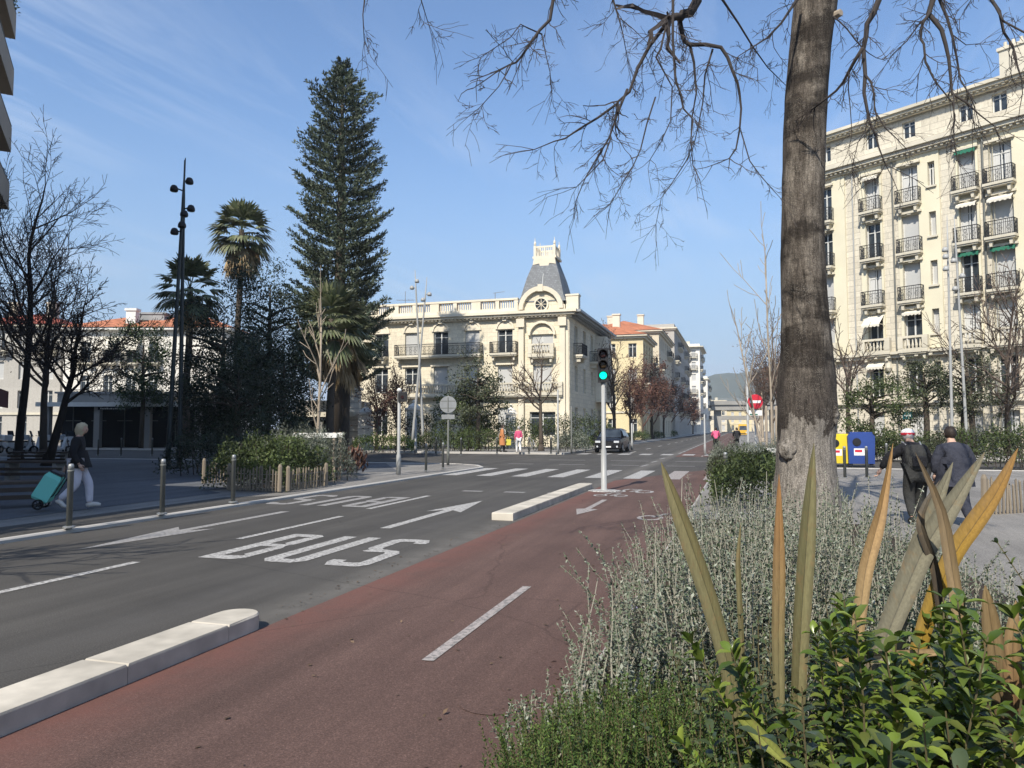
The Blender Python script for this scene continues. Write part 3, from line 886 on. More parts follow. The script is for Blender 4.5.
# ================================================================== corner villa with the slate turret
def villa():
    Y0=60.5; XR=-13.4
    D=62.0
    def X(px):   # facade lies on Y=Y0
        a=(px-512)/750
        # X*(...) : l=CP*X+SP*Y, d=-SP*X+CP*Y
        return (a*CP*Y0-SP*Y0)/(CP+a*SP)-XR
    t=thing('corner_villa','grey-cream villa with a tall slate corner turret and balustraded roof','building',(XR,Y0,0))
    x0=X(330); SIDE=17.5
    T=11.0
    ops=[]; W=[]
    cols=[X(p) for p in (350,381,411.5,440.5,472,505)]
    tc=X(542.5)
    for c in cols:
        for z,h,w in ((8.0,2.05,1.35),(4.75,2.2,1.3),(1.0,2.4,1.3)):
            ops.append((c-w/2,c+w/2,z,z+h)); W.append((c,z,w,h))
    ops += [(tc-.95,tc+.95,8.0,9.5),(tc-.8,tc+.8,4.8,6.9),(tc-1.1,tc+1.1,1.0,3.0)]
    m=MB(); grid_wall(m,x0,0,0,T,ops)
    # back and left
    m.add([(x0,0,0),(x0,SIDE,0),(x0,SIDE,T),(x0,0,T)],[(0,3,2,1)]); m.add([(x0,SIDE,0),(0,SIDE,0),(0,SIDE,T),(x0,SIDE,T)],[(0,3,2,1)])
    m.build('wall',MT['villa'],t)
    rng=random.Random(2)
    for c,z,w,h in W:
        k='glass' if (abs(c-cols[5])<.1 and z>7) or (abs(c-cols[1])<.1) else ('shut' if rng.random()<.65 else 'glass')
        if z>7:
            arch=MB()
        put_window(t,c,z,w,h,k,.2)
    put_window(t,tc,8.0,1.9,1.5,'shut',.2); put_window(t,tc,4.8,1.6,2.1,'shut',.2); put_window(t,tc,1.0,2.2,2.0,'glass',.2)
    # arch heads, keystones
    for c in cols:
        a=MB(); arch_trim(a,c,10.05,.68,.16,-.12,-.002)
        a.b(c-.16,c+.16,-.28,-.121,10.72,11.0)
        a.build('window_surround',MT['villa_trim'],t)
        a=MB(); a.b(c-.9,c+.9,-.16,-.002,7.0,7.14); a.build('window_hood',MT['villa_trim'],t)
        a=MB()
        pts=[(c+.67*math.cos(R(k)),10.05+.67*math.sin(R(k))) for k in range(0,181,15)]
        a.xzprism(pts,-.03,-.002)
        a.build('tympanum',MT['villa_trim'],t)
    # side wall facing the avenue: own mesh in rotated frame -> child with rotation
    sw=MB(); so2=[]; SW=[]
    for c in (2.6,6.2,9.8,13.6):
        for z,h,w in ((7.9,2.5,1.3),(4.75,2.2,1.2),(1.0,2.4,1.3)):
            so2.append((c-w/2,c+w/2,z,z+h)); SW.append((c,z,w,h))
    grid_wall(sw,0,SIDE,0,T,so2)
    s=sw.build('side_wall',MT['villa'],t); s.rotation_euler=(0,0,PI/2)
    for c,z,w,h in SW: put_window(s,c,z,w,h,'shut' if rng.random()<.5 else 'glass',.2)
    for c in (2.6,9.8): put_balcony(s,c,7.85,2.3,.8)
    # oriel at the far end of the side
    o=MB(); pts=[(11.6,0),(12.2,-1.0),(15.0,-1.0),(15.6,0)]
    o.prism([(p[0],p[1]-.003) for p in pts],4.4,T-.4)
    for (pa,pb) in ((12.5,13.3),(13.9,14.7)): o.b(pa,pb,-1.04,-1.003,7.9,10.0); 
    o.b(11.5,15.7,-1.2,-.005,4.15,4.399)
    o.build('oriel',MT['villa_trim'],s)
    # cornice
    c=MB(); cornice(c,x0,-.0,T-.15,.7,.6); c.build('cornice',MT['villa_trim'],t)
    c=MB(); cornice(c,0.75,SIDE,T-.1,1.0,.55); q=c.build('side_cornice',MT['zinc'],t); q.rotation_euler=(0,0,PI/2)
    # balustrade on the roof
    b=MB(); z=T+.46
    b.b(x0,X(519),-.35,.05,z,z+.3); b.b(x0,X(519),-.38,.08,z+1.0,z+1.17)
    x=X(519); 
    k=0
    while x>x0:
        b.b(x-.32,x,-.34,.04,z+.301,z+.999)
        y=x-.32
        for j in range(6):
            y-=.2; b.b(y-.05,y+.05,-.2,-.08,z+.301,z+.999)
        y-=.15
        x=y
        k+=1
        if k%2==0:
            b.b(x-.5,x-.0,-.34,.04,z+.301,z+.999); x-=.5
    b.build('balustrade',MT['villa_trim'],t)
    rf=MB(); rf.b(x0,-.1,.1,SIDE-.1,T+.1,T+.4)
    rf.add([(x0+3,2.5,T+.401),(-4.5,2.5,T+.401),(-4.5,12,T+.401),(x0+3,12,T+.401),(x0+6,7,T+1.6),(-8,7,T+1.6)],[(0,1,5,4),(2,3,4,5),(1,2,5),(3,0,4)])
    rf.build('roof',MT['tile'],t)
    # corner bay: pilasters, round gable with oculus
    g=MB(); hw=1.75
    g.b(tc-hw-.25,tc-hw+.2,-.32,-.002,0,T+.9); g.b(tc+hw-.2,tc+hw+.25,-.32,-.002,0,T+.9)
    g.b(tc-hw-.4,tc-hw+.3,-.5,-.321,T-.9,T-.2); g.b(tc+hw-.3,tc+hw+.4,-.5,-.321,T-.9,T-.2)
    g.b(-.55,-.05,-.12,-.002,0,T)
    arch_trim(g,tc,T+.55,1.55,.38,-.62,.3)
    g.b(tc-.22,tc+.22,-.7,-.621,T+2.0,T+2.6)
    arch_trim(g,tc,9.4,1.0,.2,-.3,-.002)
    g.b(tc+2.05,tc+3.1,-.1,.7,T+.45,T+1.6); g.b(tc+2.0,tc+3.15,-.15,.75,T+1.601,T+1.75)
    g.build('corner_bay',MT['villa_trim'],t)
    gp=MB(); pts=[(tc+1.6*math.cos(R(k)),T+.55+1.6*math.sin(R(k))) for k in range(0,181,10)]
    gp.xzprism([(tc-1.6,T-.15),(tc+1.6,T-.15)]+pts,-.3,.28); gp.build('gable',MT['villa'],t)
    o=MB(); o.lathe([(.55,-.34),(.55,-.302)],20,(tc,0,T+.95),'y'); oc=o.build('oculus',MT['glass'],t)
    o=MB()
    for k in range(20):
        a0,a1=2*PI*k/20,2*PI*(k+1)/20
        o.xzprism([(tc+.5*math.cos(a0),T+.95+.5*math.sin(a0)),(tc+.64*math.cos(a0),T+.95+.64*math.sin(a0)),(tc+.64*math.cos(a1),T+.95+.64*math.sin(a1)),(tc+.5*math.cos(a1),T+.95+.5*math.sin(a1))],-.4,-.341)
    for a0 in (0,PI/4,PI/2,3*PI/4):
        o.tube([(tc+.5*math.cos(a0),-.36,T+.95+.5*math.sin(a0)),(tc-.5*math.cos(a0),-.36,T+.95-.5*math.sin(a0))],.03,4)
    o.build('tracery',MT['villa_trim'],oc)
    # balconies
    put_balcony(t,(cols[2]+cols[4])/2-.2,7.95,cols[4]-cols[2]+2.4,.8); put_balcony(t,cols[5],7.95,2.4,.75); put_balcony(t,tc,7.7,2.2,.6,'stone')
    put_balcony(t,(cols[1]+cols[0])/2,7.95,4.4,.75)
    put_balcony(t,(x0+0)/2+3.5,4.5,-x0-8,.6,'stone'); 
    # turret roof
    r=MB(); zt0,zt1=T+1.2,16.1
    cxx,cyy=tc,1.75
    b0,b1=1.95,.86
    lv=[(zt0,b0+.15),(zt0+.5,b0-.1),(zt0+2.2,b0-.52),(zt1,b1)]
    for (za,wa),(zb,wb) in zip(lv[:-1],lv[1:]):
        V=[(cxx-wa,cyy-wa,za),(cxx+wa,cyy-wa,za),(cxx+wa,cyy+wa,za),(cxx-wa,cyy+wa,za),(cxx-wb,cyy-wb,zb),(cxx+wb,cyy-wb,zb),(cxx+wb,cyy+wb,zb),(cxx-wb,cyy+wb,zb)]
        r.add(V,[(0,1,5,4),(1,2,6,5),(2,3,7,6),(3,0,4,7)])
    tr=r.build('turret_roof',MT['slate'],t)
    q=MB(); e=b1
    q.b(cxx-e-.18,cxx+e+.18,cyy-e-.18,cyy+e+.18,zt1+.002,zt1+.2)
    q.b(cxx-e-.05,cxx+e+.05,cyy-e-.05,cyy+e+.05,zt1-.55,zt1+.0) if False else None
    for sx in (-1,1):
        for sy in (-1,1):
            q.b(cxx+sx*e-.1,cxx+sx*e+.1,cyy+sy*e-.1,cyy+sy*e+.1,zt1+.201,zt1+1.15)
            q.lathe([(.03,1.15),(.1,1.25),(.1,1.4),(.03,1.55),(.02,1.8)],8,(cxx+sx*e,cyy+sy*e,zt1))
    for sy in (-1,1):
        q.b(cxx-e+.1,cxx+e-.1,cyy+sy*e-.04,cyy+sy*e+.04,zt1+.95,zt1+1.1)
        for s2 in (-.5,.5):
            for xa in (-.24,-.08,.08,.24):
                q.b(cxx+s2*e+xa-.035,cxx+s2*e+xa+.035,cyy+sy*e-.03,cyy+sy*e+.03,zt1+.201,zt1+.949)
        q.b(cxx-.07,cxx+.07,cyy+sy*e-.05,cyy+sy*e+.05,zt1+.201,zt1+.949)
        q.b(cxx+sy*e-.04,cxx+sy*e+.04,cyy-e+.1,cyy+e-.1,zt1+.95,zt1+1.1)
        for s2 in (-.6,-.2,.2,.6): q.b(cxx+sy*e-.03,cxx+sy*e+.03,cyy+s2-.05,cyy+s2+.05,zt1+.201,zt1+.949)
    q.build('roof_crest',MT['villa_trim'],tr)
    q=MB()
    e=b1+.16
    q.xzprism([(cxx-e,zt1-.55),(cxx-.45,zt1-.45),(cxx-.3,zt1-.85),(cxx+.3,zt1-.85),(cxx+.45,zt1-.45),(cxx+e,zt1-.55),(cxx+e-.1,zt1),(cxx-e+.1,zt1)],cyy-e-.06,cyy-e+.18)
    q.build('lambrequin',MT['villa_trim'],tr)
    q=MB(); q.tube([(cxx,cyy-b0+.12,zt0+.5),(cxx,cyy-b0+.5,zt0+2.2),(cxx,cyy-b1-.04,zt1-.8)],.07,5); q.build('ridge_roll',MT['zinc'],tr)
    for px,h in ((390,3.0),(484,2.4)):
        a=thing('tv_antenna','thin rooftop aerial %s on the balustraded villa'%('with crossed rods, beside the big conifer' if px<400 else 'with one slanted rod, left of the slate turret'),'antenna',(XR+X(px),Y0+3,T+.4))
        q=MB(); q.tube([(0,0,0),(0,0,h)],.03,4)
        q.tube([(-.9,0,h-.8),(.9,0,h-.9)],.02,4)
        if px<400:
            q.tube([(-.4,0,h-1.3),(.5,0,h-1.35)],.02,4)
            for k in range(5): q.tube([(-.7+.35*k,-.2,h-.82),(-.7+.35*k,.2,h-.82)],.012,3)
        else:
            q.tube([(-.2,0,h-.05),(.9,0,h+.05)],.02,4)
        q.build('mast',MT['steel'],a)
villa()

# ================================================================== simple block with storeys, used for the houses further off
def block(name,label,org,rz,W,Dp,floors,fh,mat,cols,roof='flat',roofmat=None,win=(1.1,1.9),bal=0.0,trim=None,side_cols=None,seed=1,ground=3.6,eave=.6,shut=.6,z0=0.0):
    t=thing(name,label,'building',(org[0],org[1],z0),rz)
    rng=random.Random(seed); T=ground+floors*fh
    trim=trim or MT['cream_trim']
    def face(n,L,parent_rot,shift,nm):
        ops=[];W_=[]
        for f in range(floors+1):
            for i in range(n):
                cx=L*(i+.5)/n
                z=.4 if f==0 else ground+(f-1)*fh+.55
                w,h=win
                if f==0: h=2.5
                ops.append((cx-w/2,cx+w/2,z,z+h)); W_.append((cx,z,w,h,f))
        m=MB(); grid_wall(m,0,L,0,T,ops)
        o=m.build(nm,mat,t); o.rotation_euler=(0,0,parent_rot); o.location=shift
        for cx,z,w,h,f in W_:
            put_window(o,cx,z,w,h,'shut' if rng.random()<shut else 'glass',.2)
            if f>=1 and rng.random()<bal: put_balcony(o,cx,z-.05,w+1.0,.8)
        s=MB(); s.b(0,L,-.14,-.002,ground-.15,ground+.1)
        s.build('string_course',trim,o)
        return o
    face(cols,W,0,(0,0,0),'wall')
    if side_cols: face(side_cols,Dp,PI/2,(W,0,0),'side_wall')
    m=MB(); m.add([(0,0,0),(0,Dp,0),(0,Dp,T),(0,0,T)],[(0,3,2,1)]); m.add([(0,Dp,0),(W,Dp,0),(W,Dp,T),(0,Dp,T)],[(0,3,2,1)])
    if not side_cols: m.add([(W,0,0),(W,Dp,0),(W,Dp,T),(W,0,T)],[(0,1,2,3)])
    m.build('rear_wall',mat,t)
    c=MB(); c.b(-eave,W+eave,-eave,Dp+eave,T-.02,T+.22); c.b(-eave*.5,W+eave*.5,-eave*.5,Dp+eave*.5,T-.3,T-.021)
    c.build('cornice',trim,t)
    r=MB()
    if roof=='hip':
        e=eave+.1; h=min(W,Dp)*.2; k=min(W,Dp)*.5
        if W>=Dp: ridge=[(k,Dp/2,T+.22+h),(W-k,Dp/2,T+.22+h)]
        else: ridge=[(W/2,k,T+.22+h),(W/2,Dp-k,T+.22+h)]
        V=[(-e,-e,T+.222),(W+e,-e,T+.222),(W+e,Dp+e,T+.222),(-e,Dp+e,T+.222)]+ridge
        r.add(V,[(0,1,5,4),(1,2,5),(2,3,4,5),(3,0,4)] if W>=Dp else [(0,1,4),(1,2,5,4),(2,3,5),(3,0,4,5)])
        rf=r.build('roof',roofmat,t)
        for k in range(2):
            q=MB(); x=W*(.3+.4*k); q.b(x-.5,x+.5,Dp*.35,Dp*.35+.7,T+.6,T+h+1.2); q.b(x-.6,x+.6,Dp*.35-.1,Dp*.35+.8,T+h+1.201,T+h+1.4); q.build('chimney',trim,rf)
    else:
        r.b(0,W,0,.25,T+.221,T+.9); r.b(0,W,Dp-.25,Dp,T+.221,T+.9); r.b(0,.25,.25,Dp-.25,T+.221,T+.9); r.b(W-.25,W,.25,Dp-.25,T+.221,T+.9)
        r.b(W*.3,W*.6,Dp*.35,Dp*.6,T+.221,T+2.6)
        rf=r.build('roof',roofmat or mat,t)
        q=MB(); q.b(W*.75,W*.75+1.1,Dp*.3,Dp*.3+.7,T+.221,T+2.2); q.build('chimney',trim,rf)
    return t,T
# row along the left side of the avenue
block('yellow_house','pale yellow four storey house with an orange tiled hip roof, beyond the slate turret villa',(-26.5,101),0,14.2,12,3,3.4,MT['yellow'],5,'hip',MT['tile'],bal=.25,side_cols=4,seed=5,ground=3.8)
block('cream_house','cream house with one teal shutter column, right of the yellow house',(-24.4,117),0,12.6,22,4,3.2,MT['cream2'],4,'hip',MT['tile'],bal=.3,side_cols=7,seed=6,ground=3.8)
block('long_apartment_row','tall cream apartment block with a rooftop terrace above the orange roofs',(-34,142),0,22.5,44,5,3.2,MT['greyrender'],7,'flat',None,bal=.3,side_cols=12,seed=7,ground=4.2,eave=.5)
block('white_block','narrow white block with a flat overhanging roof at the avenue\'s far end',(-26,205),0,16,18,6,3.2,MT['white_wall'],5,'flat',None,bal=.3,side_cols=5,seed=8,ground=4,eave=1.0)
block('small_white_block','lowest white block seen just left of the viaduct',(-24,240),0,14.5,16,4,3.2,MT['white_wall'],4,'flat',None,bal=.3,side_cols=4,seed=9,ground=4,eave=.4)

# white house with red roof on the far left and the low wing beside it
def white_house():
    p=at(52,400,80); 
    org=world((30-512)/750*80,80)
    org=world((62-512)/750*76,76)
    t=thing('white_house','sunlit white house with arched windows and red tiled roof behind the bare trees','building',(org.x,org.y,0),PHI)
    W,Dp=16.5,10; T=11.6
    s=76/750.
    ops=[];ws=[]
    for px in (84,107,130,152):
        c=(px-62)*s
        for z,h,w in ((8.3,2.1,1.0),(4.6,2.4,.95),(1.0,2.2,1.1)):
            ops.append((c-w/2,c+w/2,z,z+h)); ws.append((c,z,w,h))
    m=MB(); grid_wall(m,0,W,0,T,ops)
    m.add([(0,0,0),(0,Dp,0),(0,Dp,T),(0,0,T)],[(0,3,2,1)]); m.add([(W,0,0),(W,Dp,0),(W,Dp,T),(W,0,T)],[(0,1,2,3)]); m.add([(0,Dp,0),(W,Dp,0),(W,Dp,T),(0,Dp,T)],[(0,3,2,1)])
    m.build('wall',MT['white_wall'],t)
    for c,z,w,h in ws:
        put_window(t,c,z,w,h,'glass',.2)
        if z>4: put_balcony(t,c,z-.05,w+.7,.6)
    for c in ((107-62)*s,(130-62)*s): awning(t,c,10.95,1.9,1.3,1.0,MT['awn_cream'])
    for px in (84,107,130,152):
        a=MB(); arch_trim(a,(px-62)*s,7.0,.5,.14,-.08,-.002); a.build('window_surround',MT['white'],t)
    c=MB(); c.b(-.6,W+.6,-.6,Dp+.6,T,T+.25); c.build('eaves',MT['white'],t)
    r=MB(); e=.7; V=[(-e,-e,T+.252),(W+e,-e,T+.252),(W+e,Dp+e,T+.252),(-e,Dp+e,T+.252),(4,Dp/2,T+2.1),(W-4,Dp/2,T+2.1)]
    r.add(V,[(0,1,5,4),(1,2,5),(2,3,4,5),(3,0,4)]); rf=r.build('roof',MT['tile'],t)
    q=MB(); x=(122-62)*s; q.b(x-.5,x+.5,1.2,2.0,T+.5,T+2.2); q.b(x-.62,x+.62,1.1,2.1,T+2.201,T+2.45); q.build('chimney',MT['white'],rf)
    q=MB(); x=(134-62)*s; q.b(x-1.4,x+1.4,3.0,5.0,T+.8,T+2.1); q.b(x-1.6,x+1.6,2.9,5.1,T+2.101,T+2.3); q.build('dormer',MT['zinc'],rf)
    org=world((-40-512)/750*80,80)
    block('shade_grey_house','white house, its shade put into grey walls, with red tiled roof at the far left edge, behind the trunks',(org.x,org.y),PHI,10.6,9,3,3.1,MT['greyrender'],4,'hip',MT['tile_red'],bal=.5,seed=12,ground=3.2,shut=.4)  # grey render on a white house: its shade is put into the wall colour
white_house()

# near left block whose balcony ends show at the top left edge
def left_block():
    a=Vector((-17.0,8.4,0)); b=world((-34-512)/750*35,35)
    d=(b-a); L=d.length; ang=math.atan2(d.y,d.x)    # local x from near end to far end, outside = -y
    org=a
    t=thing('balcony_apartment_block','tall shaded block with brown balconies cropped by the top left edge','building',(org.x,org.y,0),ang)
    
    Ht=22.2; Dp=16
    ops=[];ws=[]
    fz=[3.9+2.82*i for i in range(7)]
    for z in fz:
        for k in range(6):
            c=L-2.2-k*3.4
            if c<1.2: break
            ops.append((c-.8,c+.8,z,z+2.2)); ws.append((c,z,1.6,2.2))
    m=MB(); grid_wall(m,0,L,0,Ht,ops)
    m.add([(0,0,0),(0,Dp,0),(0,Dp,Ht),(0,0,Ht)],[(0,3,2,1)]); m.add([(L,0,0),(L,Dp,0),(L,Dp,Ht),(L,0,Ht)],[(0,1,2,3)]); m.add([(0,Dp,0),(L,Dp,0),(L,Dp,Ht),(0,Dp,Ht)],[(0,3,2,1)]); m.add([(0,0,Ht),(L,0,Ht),(L,Dp,Ht),(0,Dp,Ht)],[(0,1,2,3)])
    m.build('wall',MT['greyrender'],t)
    for c,z,w,h in ws: put_window(t,c,z,w,h,'glass',.2)
    for z in fz:
        if z<11: continue
        q=MB(); q.b(.0,L,-1.35,-.002,z-.2,z); q.b(.0,L,-1.35,-1.23,z+.001,z+1.0); q.b(L-.12,L,-1.229,-.002,z+.001,z+1.0)
        bl=q.build('balcony',MT['brown_concrete'],t)
        q=MB(); q.tube([(0,-1.32,z+1.1),(L+.02,-1.32,z+1.1)],.03,5); q.tube([(L-.04,-.1,z+1.1),(L-.04,-1.32,z+1.1)],.03,5); q.tube([(L+.25,-1.1,z-.1),(L-.05,-1.1,z-.1)],.025,4)
        for k in range(12): q.tube([(.05+k*L/12,-1.3,z+1.0),(.05+k*L/12,-1.3,z+1.1)],.02,4)
        q.build('railing',MT['iron'],bl)
    q=MB(); q.b(0,L+.2,-1.6,-.002,3.0,3.4); q.b(0,L+.2,-1.62,-1.601,2.6,3.4); q.build('shop_awning',M('maroon_awning',(.12,.02,.025),.8,.2,3),t)
    for k in range(3):
        q=MB(); lb=LB(); rng=np.random.default_rng(k)
        n=120; P=np.stack([L-rng.uniform(.1,1.6,n),rng.uniform(-1.5,-1.1,n),fz[6-k if k<2 else 4]+1.0+rng.uniform(-.1,.45,n)],1)
        lb.add(P,rsphere(rng,n),rsphere(rng,n),.16,.07)
        if k==0: lb.build('balcony_plants',M_leaf('dark_balcony_plants',[(.03,.05,.02),(.05,.07,.03)]),t)
left_block()
# further back on the left: an office block behind the viewer's left that shades the plaza edge (its shadow shows)
def rear_block():
    block('corner_apartment_house','grey apartment house beside the plaza, behind the viewer',(-31,-22),0,17.0,22,4,3.1,MT['greyrender'],5,'flat',None,bal=.2,side_cols=6,seed=21,ground=3.6)
rear_block()
def shade_tower():  # out-of-view block added so that its shadow falls on the pavilion
    block('unseen_shade_tower','tall unseen tower added left of the plaza to shade the pavilion',(-62,4),0,22.0,15,9,3.2,MT['greyrender'],6,'flat',None,bal=.0,seed=23,ground=4.0)
shade_tower()

# ------------------------------------------------------------------ low pavilions of the square
def pavilion(label,px0,px1,d,ztop,seed,bays,cream_canopy):
    o=world((px0-512)/750*d,d); s=d/750.; W=(px1-px0)*s
    t=thing('pavilion',label,'pavilion',(o.x,o.y,0),PHI)
    zc=ztop-1.35
    m=MB(); m.b(0,W,0,6,zc+.25,ztop-.35); m.b(-.15,W+.15,-.15,6.1,ztop-.349,ztop-.2)
    m.b(W*.25,W*.34,-.03,-.0,ztop-1.0,ztop-.5)
    m.build('parapet',MT['concrete'],t)
    m=MB(); m.b(-.3,W+.3,-2.2,-.001,zc+.0,zc+.22); m.b(-.3,W+.3,-2.26,-2.2005,zc-.1,zc+.24)
    m.build('canopy',MT['white'] if not cream_canopy else MT['cream_trim'],t)  # the flag swaps the white canopy for a cream one
    m=MB(); m.b(.05,W-.05,.6,6,0,zc+.249); m.build('glazed_front',MT['dark_int'],t)
    for k in range(bays+1):
        x=.35+(W-.7)*k/bays
        q=MB(); q.bbox(x-.22,x+.22,-1.9,-1.45,0.05,zc-.001,.02); q.build('pillar',MT['concrete'],t)
    for k in range(bays*2):
        x=W*(k+.5)/(bays*2)
        q=MB(); q.b(x-.03,x+.03,.5,.598,.1,zc); q.b(x-.6,x+.6,.52,.597,2.2,2.27); q.build('mullion',MT['pole_grey'],t)
    rng=random.Random(seed)
    q=MB(); x=W*.45
    q.b(x-1.2,x+1.2,-2.0,-1.95,zc-.35,zc-.12); sg=q.build('sign_board',MT['black'],t)
    q=MB(); xx=x-1.0
    while xx<x+.9:
        wv=rng.uniform(.06,.16); q.b(xx,xx+wv,-2.006,-2.0005,zc-.3,zc-.3+rng.uniform(.06,.12)); xx+=wv+.05
    q.build('lettering',MT['white'],sg)
    return t
pavilion('long grey flat roofed pavilion with dark open front across the shaded plaza',57,212,60,4.75,1,3,False)
pavilion('small sunlit cream kiosk with a canopy and dark front, right of the evergreen trees',296,356,56,3.9,2,2,True)

# stone gate pillars and garden railings before the villa
def gate_pillar(px,d,h,w,label):
    o=world((px-512)/750*d,d)
    t=thing('gate_pillar',label,'gate pillar',(o.x,o.y,.1),PHI,'stone pillars by the villa garden')
    m=MB(); n=int(h/.42)
    for k in range(n): m.bbox(-w/2,w/2,-w/2,w/2,k*h/n+.0,(k+1)*h/n-.03,.03)
    m.build('shaft',MT['white_wall'],t)
    m=MB(); m.b(-w*.62,w*.62,-w*.62,w*.62,h+.001,h+.18); m.lathe([(w*.5,.18),(w*.45,.3),(w*.2,.5),(w*.1,.55),(w*.16,.66),(.02,.8)],10,(0,0,h)); m.build('cap',MT['white_wall'],t)
gate_pillar(354,55,4.3,.9,'tall white gate pillar at the kiosk corner')
gate_pillar(366,54,2.5,.95,'short stone gate pillar with round cap, right of the kiosk')
gate_pillar(414,57,2.9,1.0,'weathered gate pillar behind the leaning lamp posts')
gate_pillar(511,58,2.6,.8,'pale gate pillar between the walker in orange and the walker in pink')

# ------------------------------------------------------------------ viaduct and hill at the end of the avenue
def viaduct():
    o=world((742-512)/750*252,252)
    t=thing('viaduct','grey concrete road viaduct crossing the end of the avenue','viaduct',(o.x,o.y,0),R(4))
    m=MB(); m.b(-12,60,-5,5,7.6,9.3); m.b(-14,60,-5.6,5.6,9.301,10.6); m.build('deck',MT['concrete'],t)
    m=MB()
    for s in (-5.5,5.4):
        m.b(-14,60,s,s+.1,11.4,11.5)
        for k in range(50): m.b(-14+1.5*k,-13.92+1.5*k,s,s+.08,10.601,11.4)
    m.build('parapet_railing',MT['steel'],t)
    for x in (-8,10,30,50):
        q=MB(); q.box((x,0,3.8),(2.2,6,7.6)); q.build('pier',MT['concrete'],t)
    m=MB(); m.b(-30,70,14,22,4.6,6.0); m.build('lower_deck',MT['concrete'],t)
    for k,(x,w,h) in enumerate(((-10,22,13),(14,26,15),(42,24,12),(70,30,16))):
        pass
viaduct()
for k,(px,d,W,fl,mt,lab) in enumerate(((705,330,18,3,'cream2','beige house seen above the viaduct deck'),(728,345,20,2,'yellow','yellow house glimpsed beneath the viaduct'),(758,360,22,3,'cream2','pale block far behind the no-entry sign'))):
    o=world((px-512)/750*d-W/2,d)
    block('distant_block',lab,(o.x,o.y),PHI*.5,W,12,fl,3.1,MT[mt],6,'flat',None,seed=30+k,win=(1.2,1.7))
def hill():
    rng=np.random.default_rng(3)
    nx,ny=90,24
    m=MB()
    for j in range(ny):
        for i in range(nx):
            x=-900+2600*i/(nx-1); y=1300+1300*j/(ny-1)
            e=math.exp(-((x-230)/420)**2)*150+math.exp(-((x+300)/300)**2)*45+math.exp(-((x-1000)/400)**2)*120
            fy=math.sin(PI*min(1,j/(ny-1)*1.0))
            z=e*fy*(1+.12*math.sin(x*.013+j)+.08*math.sin(x*.031+2*j))
            m.v.append((x,y,z-1))
    for j in range(ny-1):
        for i in range(nx-1):
            a=j*nx+i; m.f.append((a,a+1,a+nx+1,a+nx))
    o=m.build('hill',M('wooded_hill',(.06,.07,.045),.95,.3,.02),None,True); struct(o)
hill()
# ------------------------------------------------------------------ vegetation
MT['lf_dark'] = M_leaf('dark_evergreen_leaves',[(.022,.034,.018),(.034,.05,.024),(.05,.066,.032),(.03,.042,.03)],.5,.12,.5)
MT['lf_mag'] = M_leaf('glossy_green_leaves',[(.03,.055,.015),(.05,.08,.02),(.07,.1,.03),(.025,.04,.014)],.45,.15,.5)
MT['lf_hedge'] = M_leaf('hedge_leaves',[(.045,.068,.02),(.075,.105,.03),(.11,.14,.045),(.04,.056,.022)],.55,.15,.7)
MT['lf_bright'] = M_leaf('bright_hedge_leaves',[(.07,.11,.02),(.1,.15,.03),(.05,.08,.02)],.55,.2,.7)
MT['lf_silver'] = M_leaf('silver_shrub_leaves',[(.13,.15,.11),(.19,.21,.165),(.26,.275,.23),(.09,.11,.07)],.7,.12,.9)
MT['lf_olive'] = M_leaf('olive_leaves',[(.07,.085,.045),(.11,.125,.07),(.05,.06,.03)],.55,.15,.6)
MT['lf_arau'] = M_leaf('conifer_foliage',[(.06,.085,.05),(.09,.115,.068),(.13,.15,.095),(.05,.065,.045)],.6,.08,.35)
MT['lf_palm'] = M_leaf('palm_fronds',[(.12,.145,.07),(.17,.19,.095),(.24,.245,.15),(.09,.11,.055)],.5,.15,.6)
MT['lf_skirt'] = M_leaf('dead_palm_fronds',[(.4,.29,.16),(.5,.38,.22),(.28,.2,.11)],.8,.15,.8)
MT['lf_red'] = M_leaf('dry_reddish_leaves',[(.13,.06,.045),(.17,.085,.06),(.1,.05,.04),(.15,.09,.06)],.8,.15,.6)
MT['lf_brown'] = M_leaf('dry_brown_leaves',[(.12,.08,.05),(.16,.11,.07),(.08,.055,.035)],.8,.15,.6)

def grow(mb, rng, p, d, L, r, lev, P):
    n = max(3, int(L/P.get('seg',.6))) if lev < 2 else 3
    pts=[p.copy()]; rads=[r]; tip = max(P['rmin'], r*(.5 if lev==0 else .3))
    dirs=[d.copy()]
    wob=P.get('wob',.18)*(1 if lev else P.get('w0',.12))
    for i in range(n):
        up=P['up'][min(lev,len(P['up'])-1)]
        d=(d+Vector((rng.gauss(0,wob),rng.gauss(0,wob),rng.gauss(0,wob)+up))).normalized()
        p=p+d*(L/n); pts.append(p.copy()); dirs.append(d.copy())
        rads.append(max(P['rmin'], r+(tip-r)*(i+1)/n))
    sides=P.get('sides',(8,5,4,3,3))[min(lev,4)]
    mb[0 if lev==0 else 1].tube(pts,rads,sides,lev==0)
    if lev>=P['max']:
        P['tips'].append((p,d)); return
    k=P['kids'][lev]; lo=P['lo'][lev]
    for j in range(k):
        f=lo+(1-lo)*(j+rng.random())/k
        i=min(n-1,int(f*n)); a=f*n-i
        q=pts[i].lerp(pts[i+1],a); dd=dirs[i+1]
        ax=dd.orthogonal().normalized(); ax.rotate(Matrix.Rotation(rng.uniform(0,2*PI)+j*2.4,3,dd))
        an=rng.gauss(P['ang'][lev],.14)
        nd=(dd*math.cos(an)+ax*math.sin(an)).normalized()
        grow(mb,rng,q,nd,L*P['ratio'][lev]*rng.uniform(.65,1.1)*(1.15-.45*f),max(P['rmin'],rads[i]*P.get('rr',.55)),lev+1,P)
    if lev>0 or P.get('lead',True):
        grow(mb,rng,p,d,L*P['ratio'][lev]*.8,tip,lev+1,P)

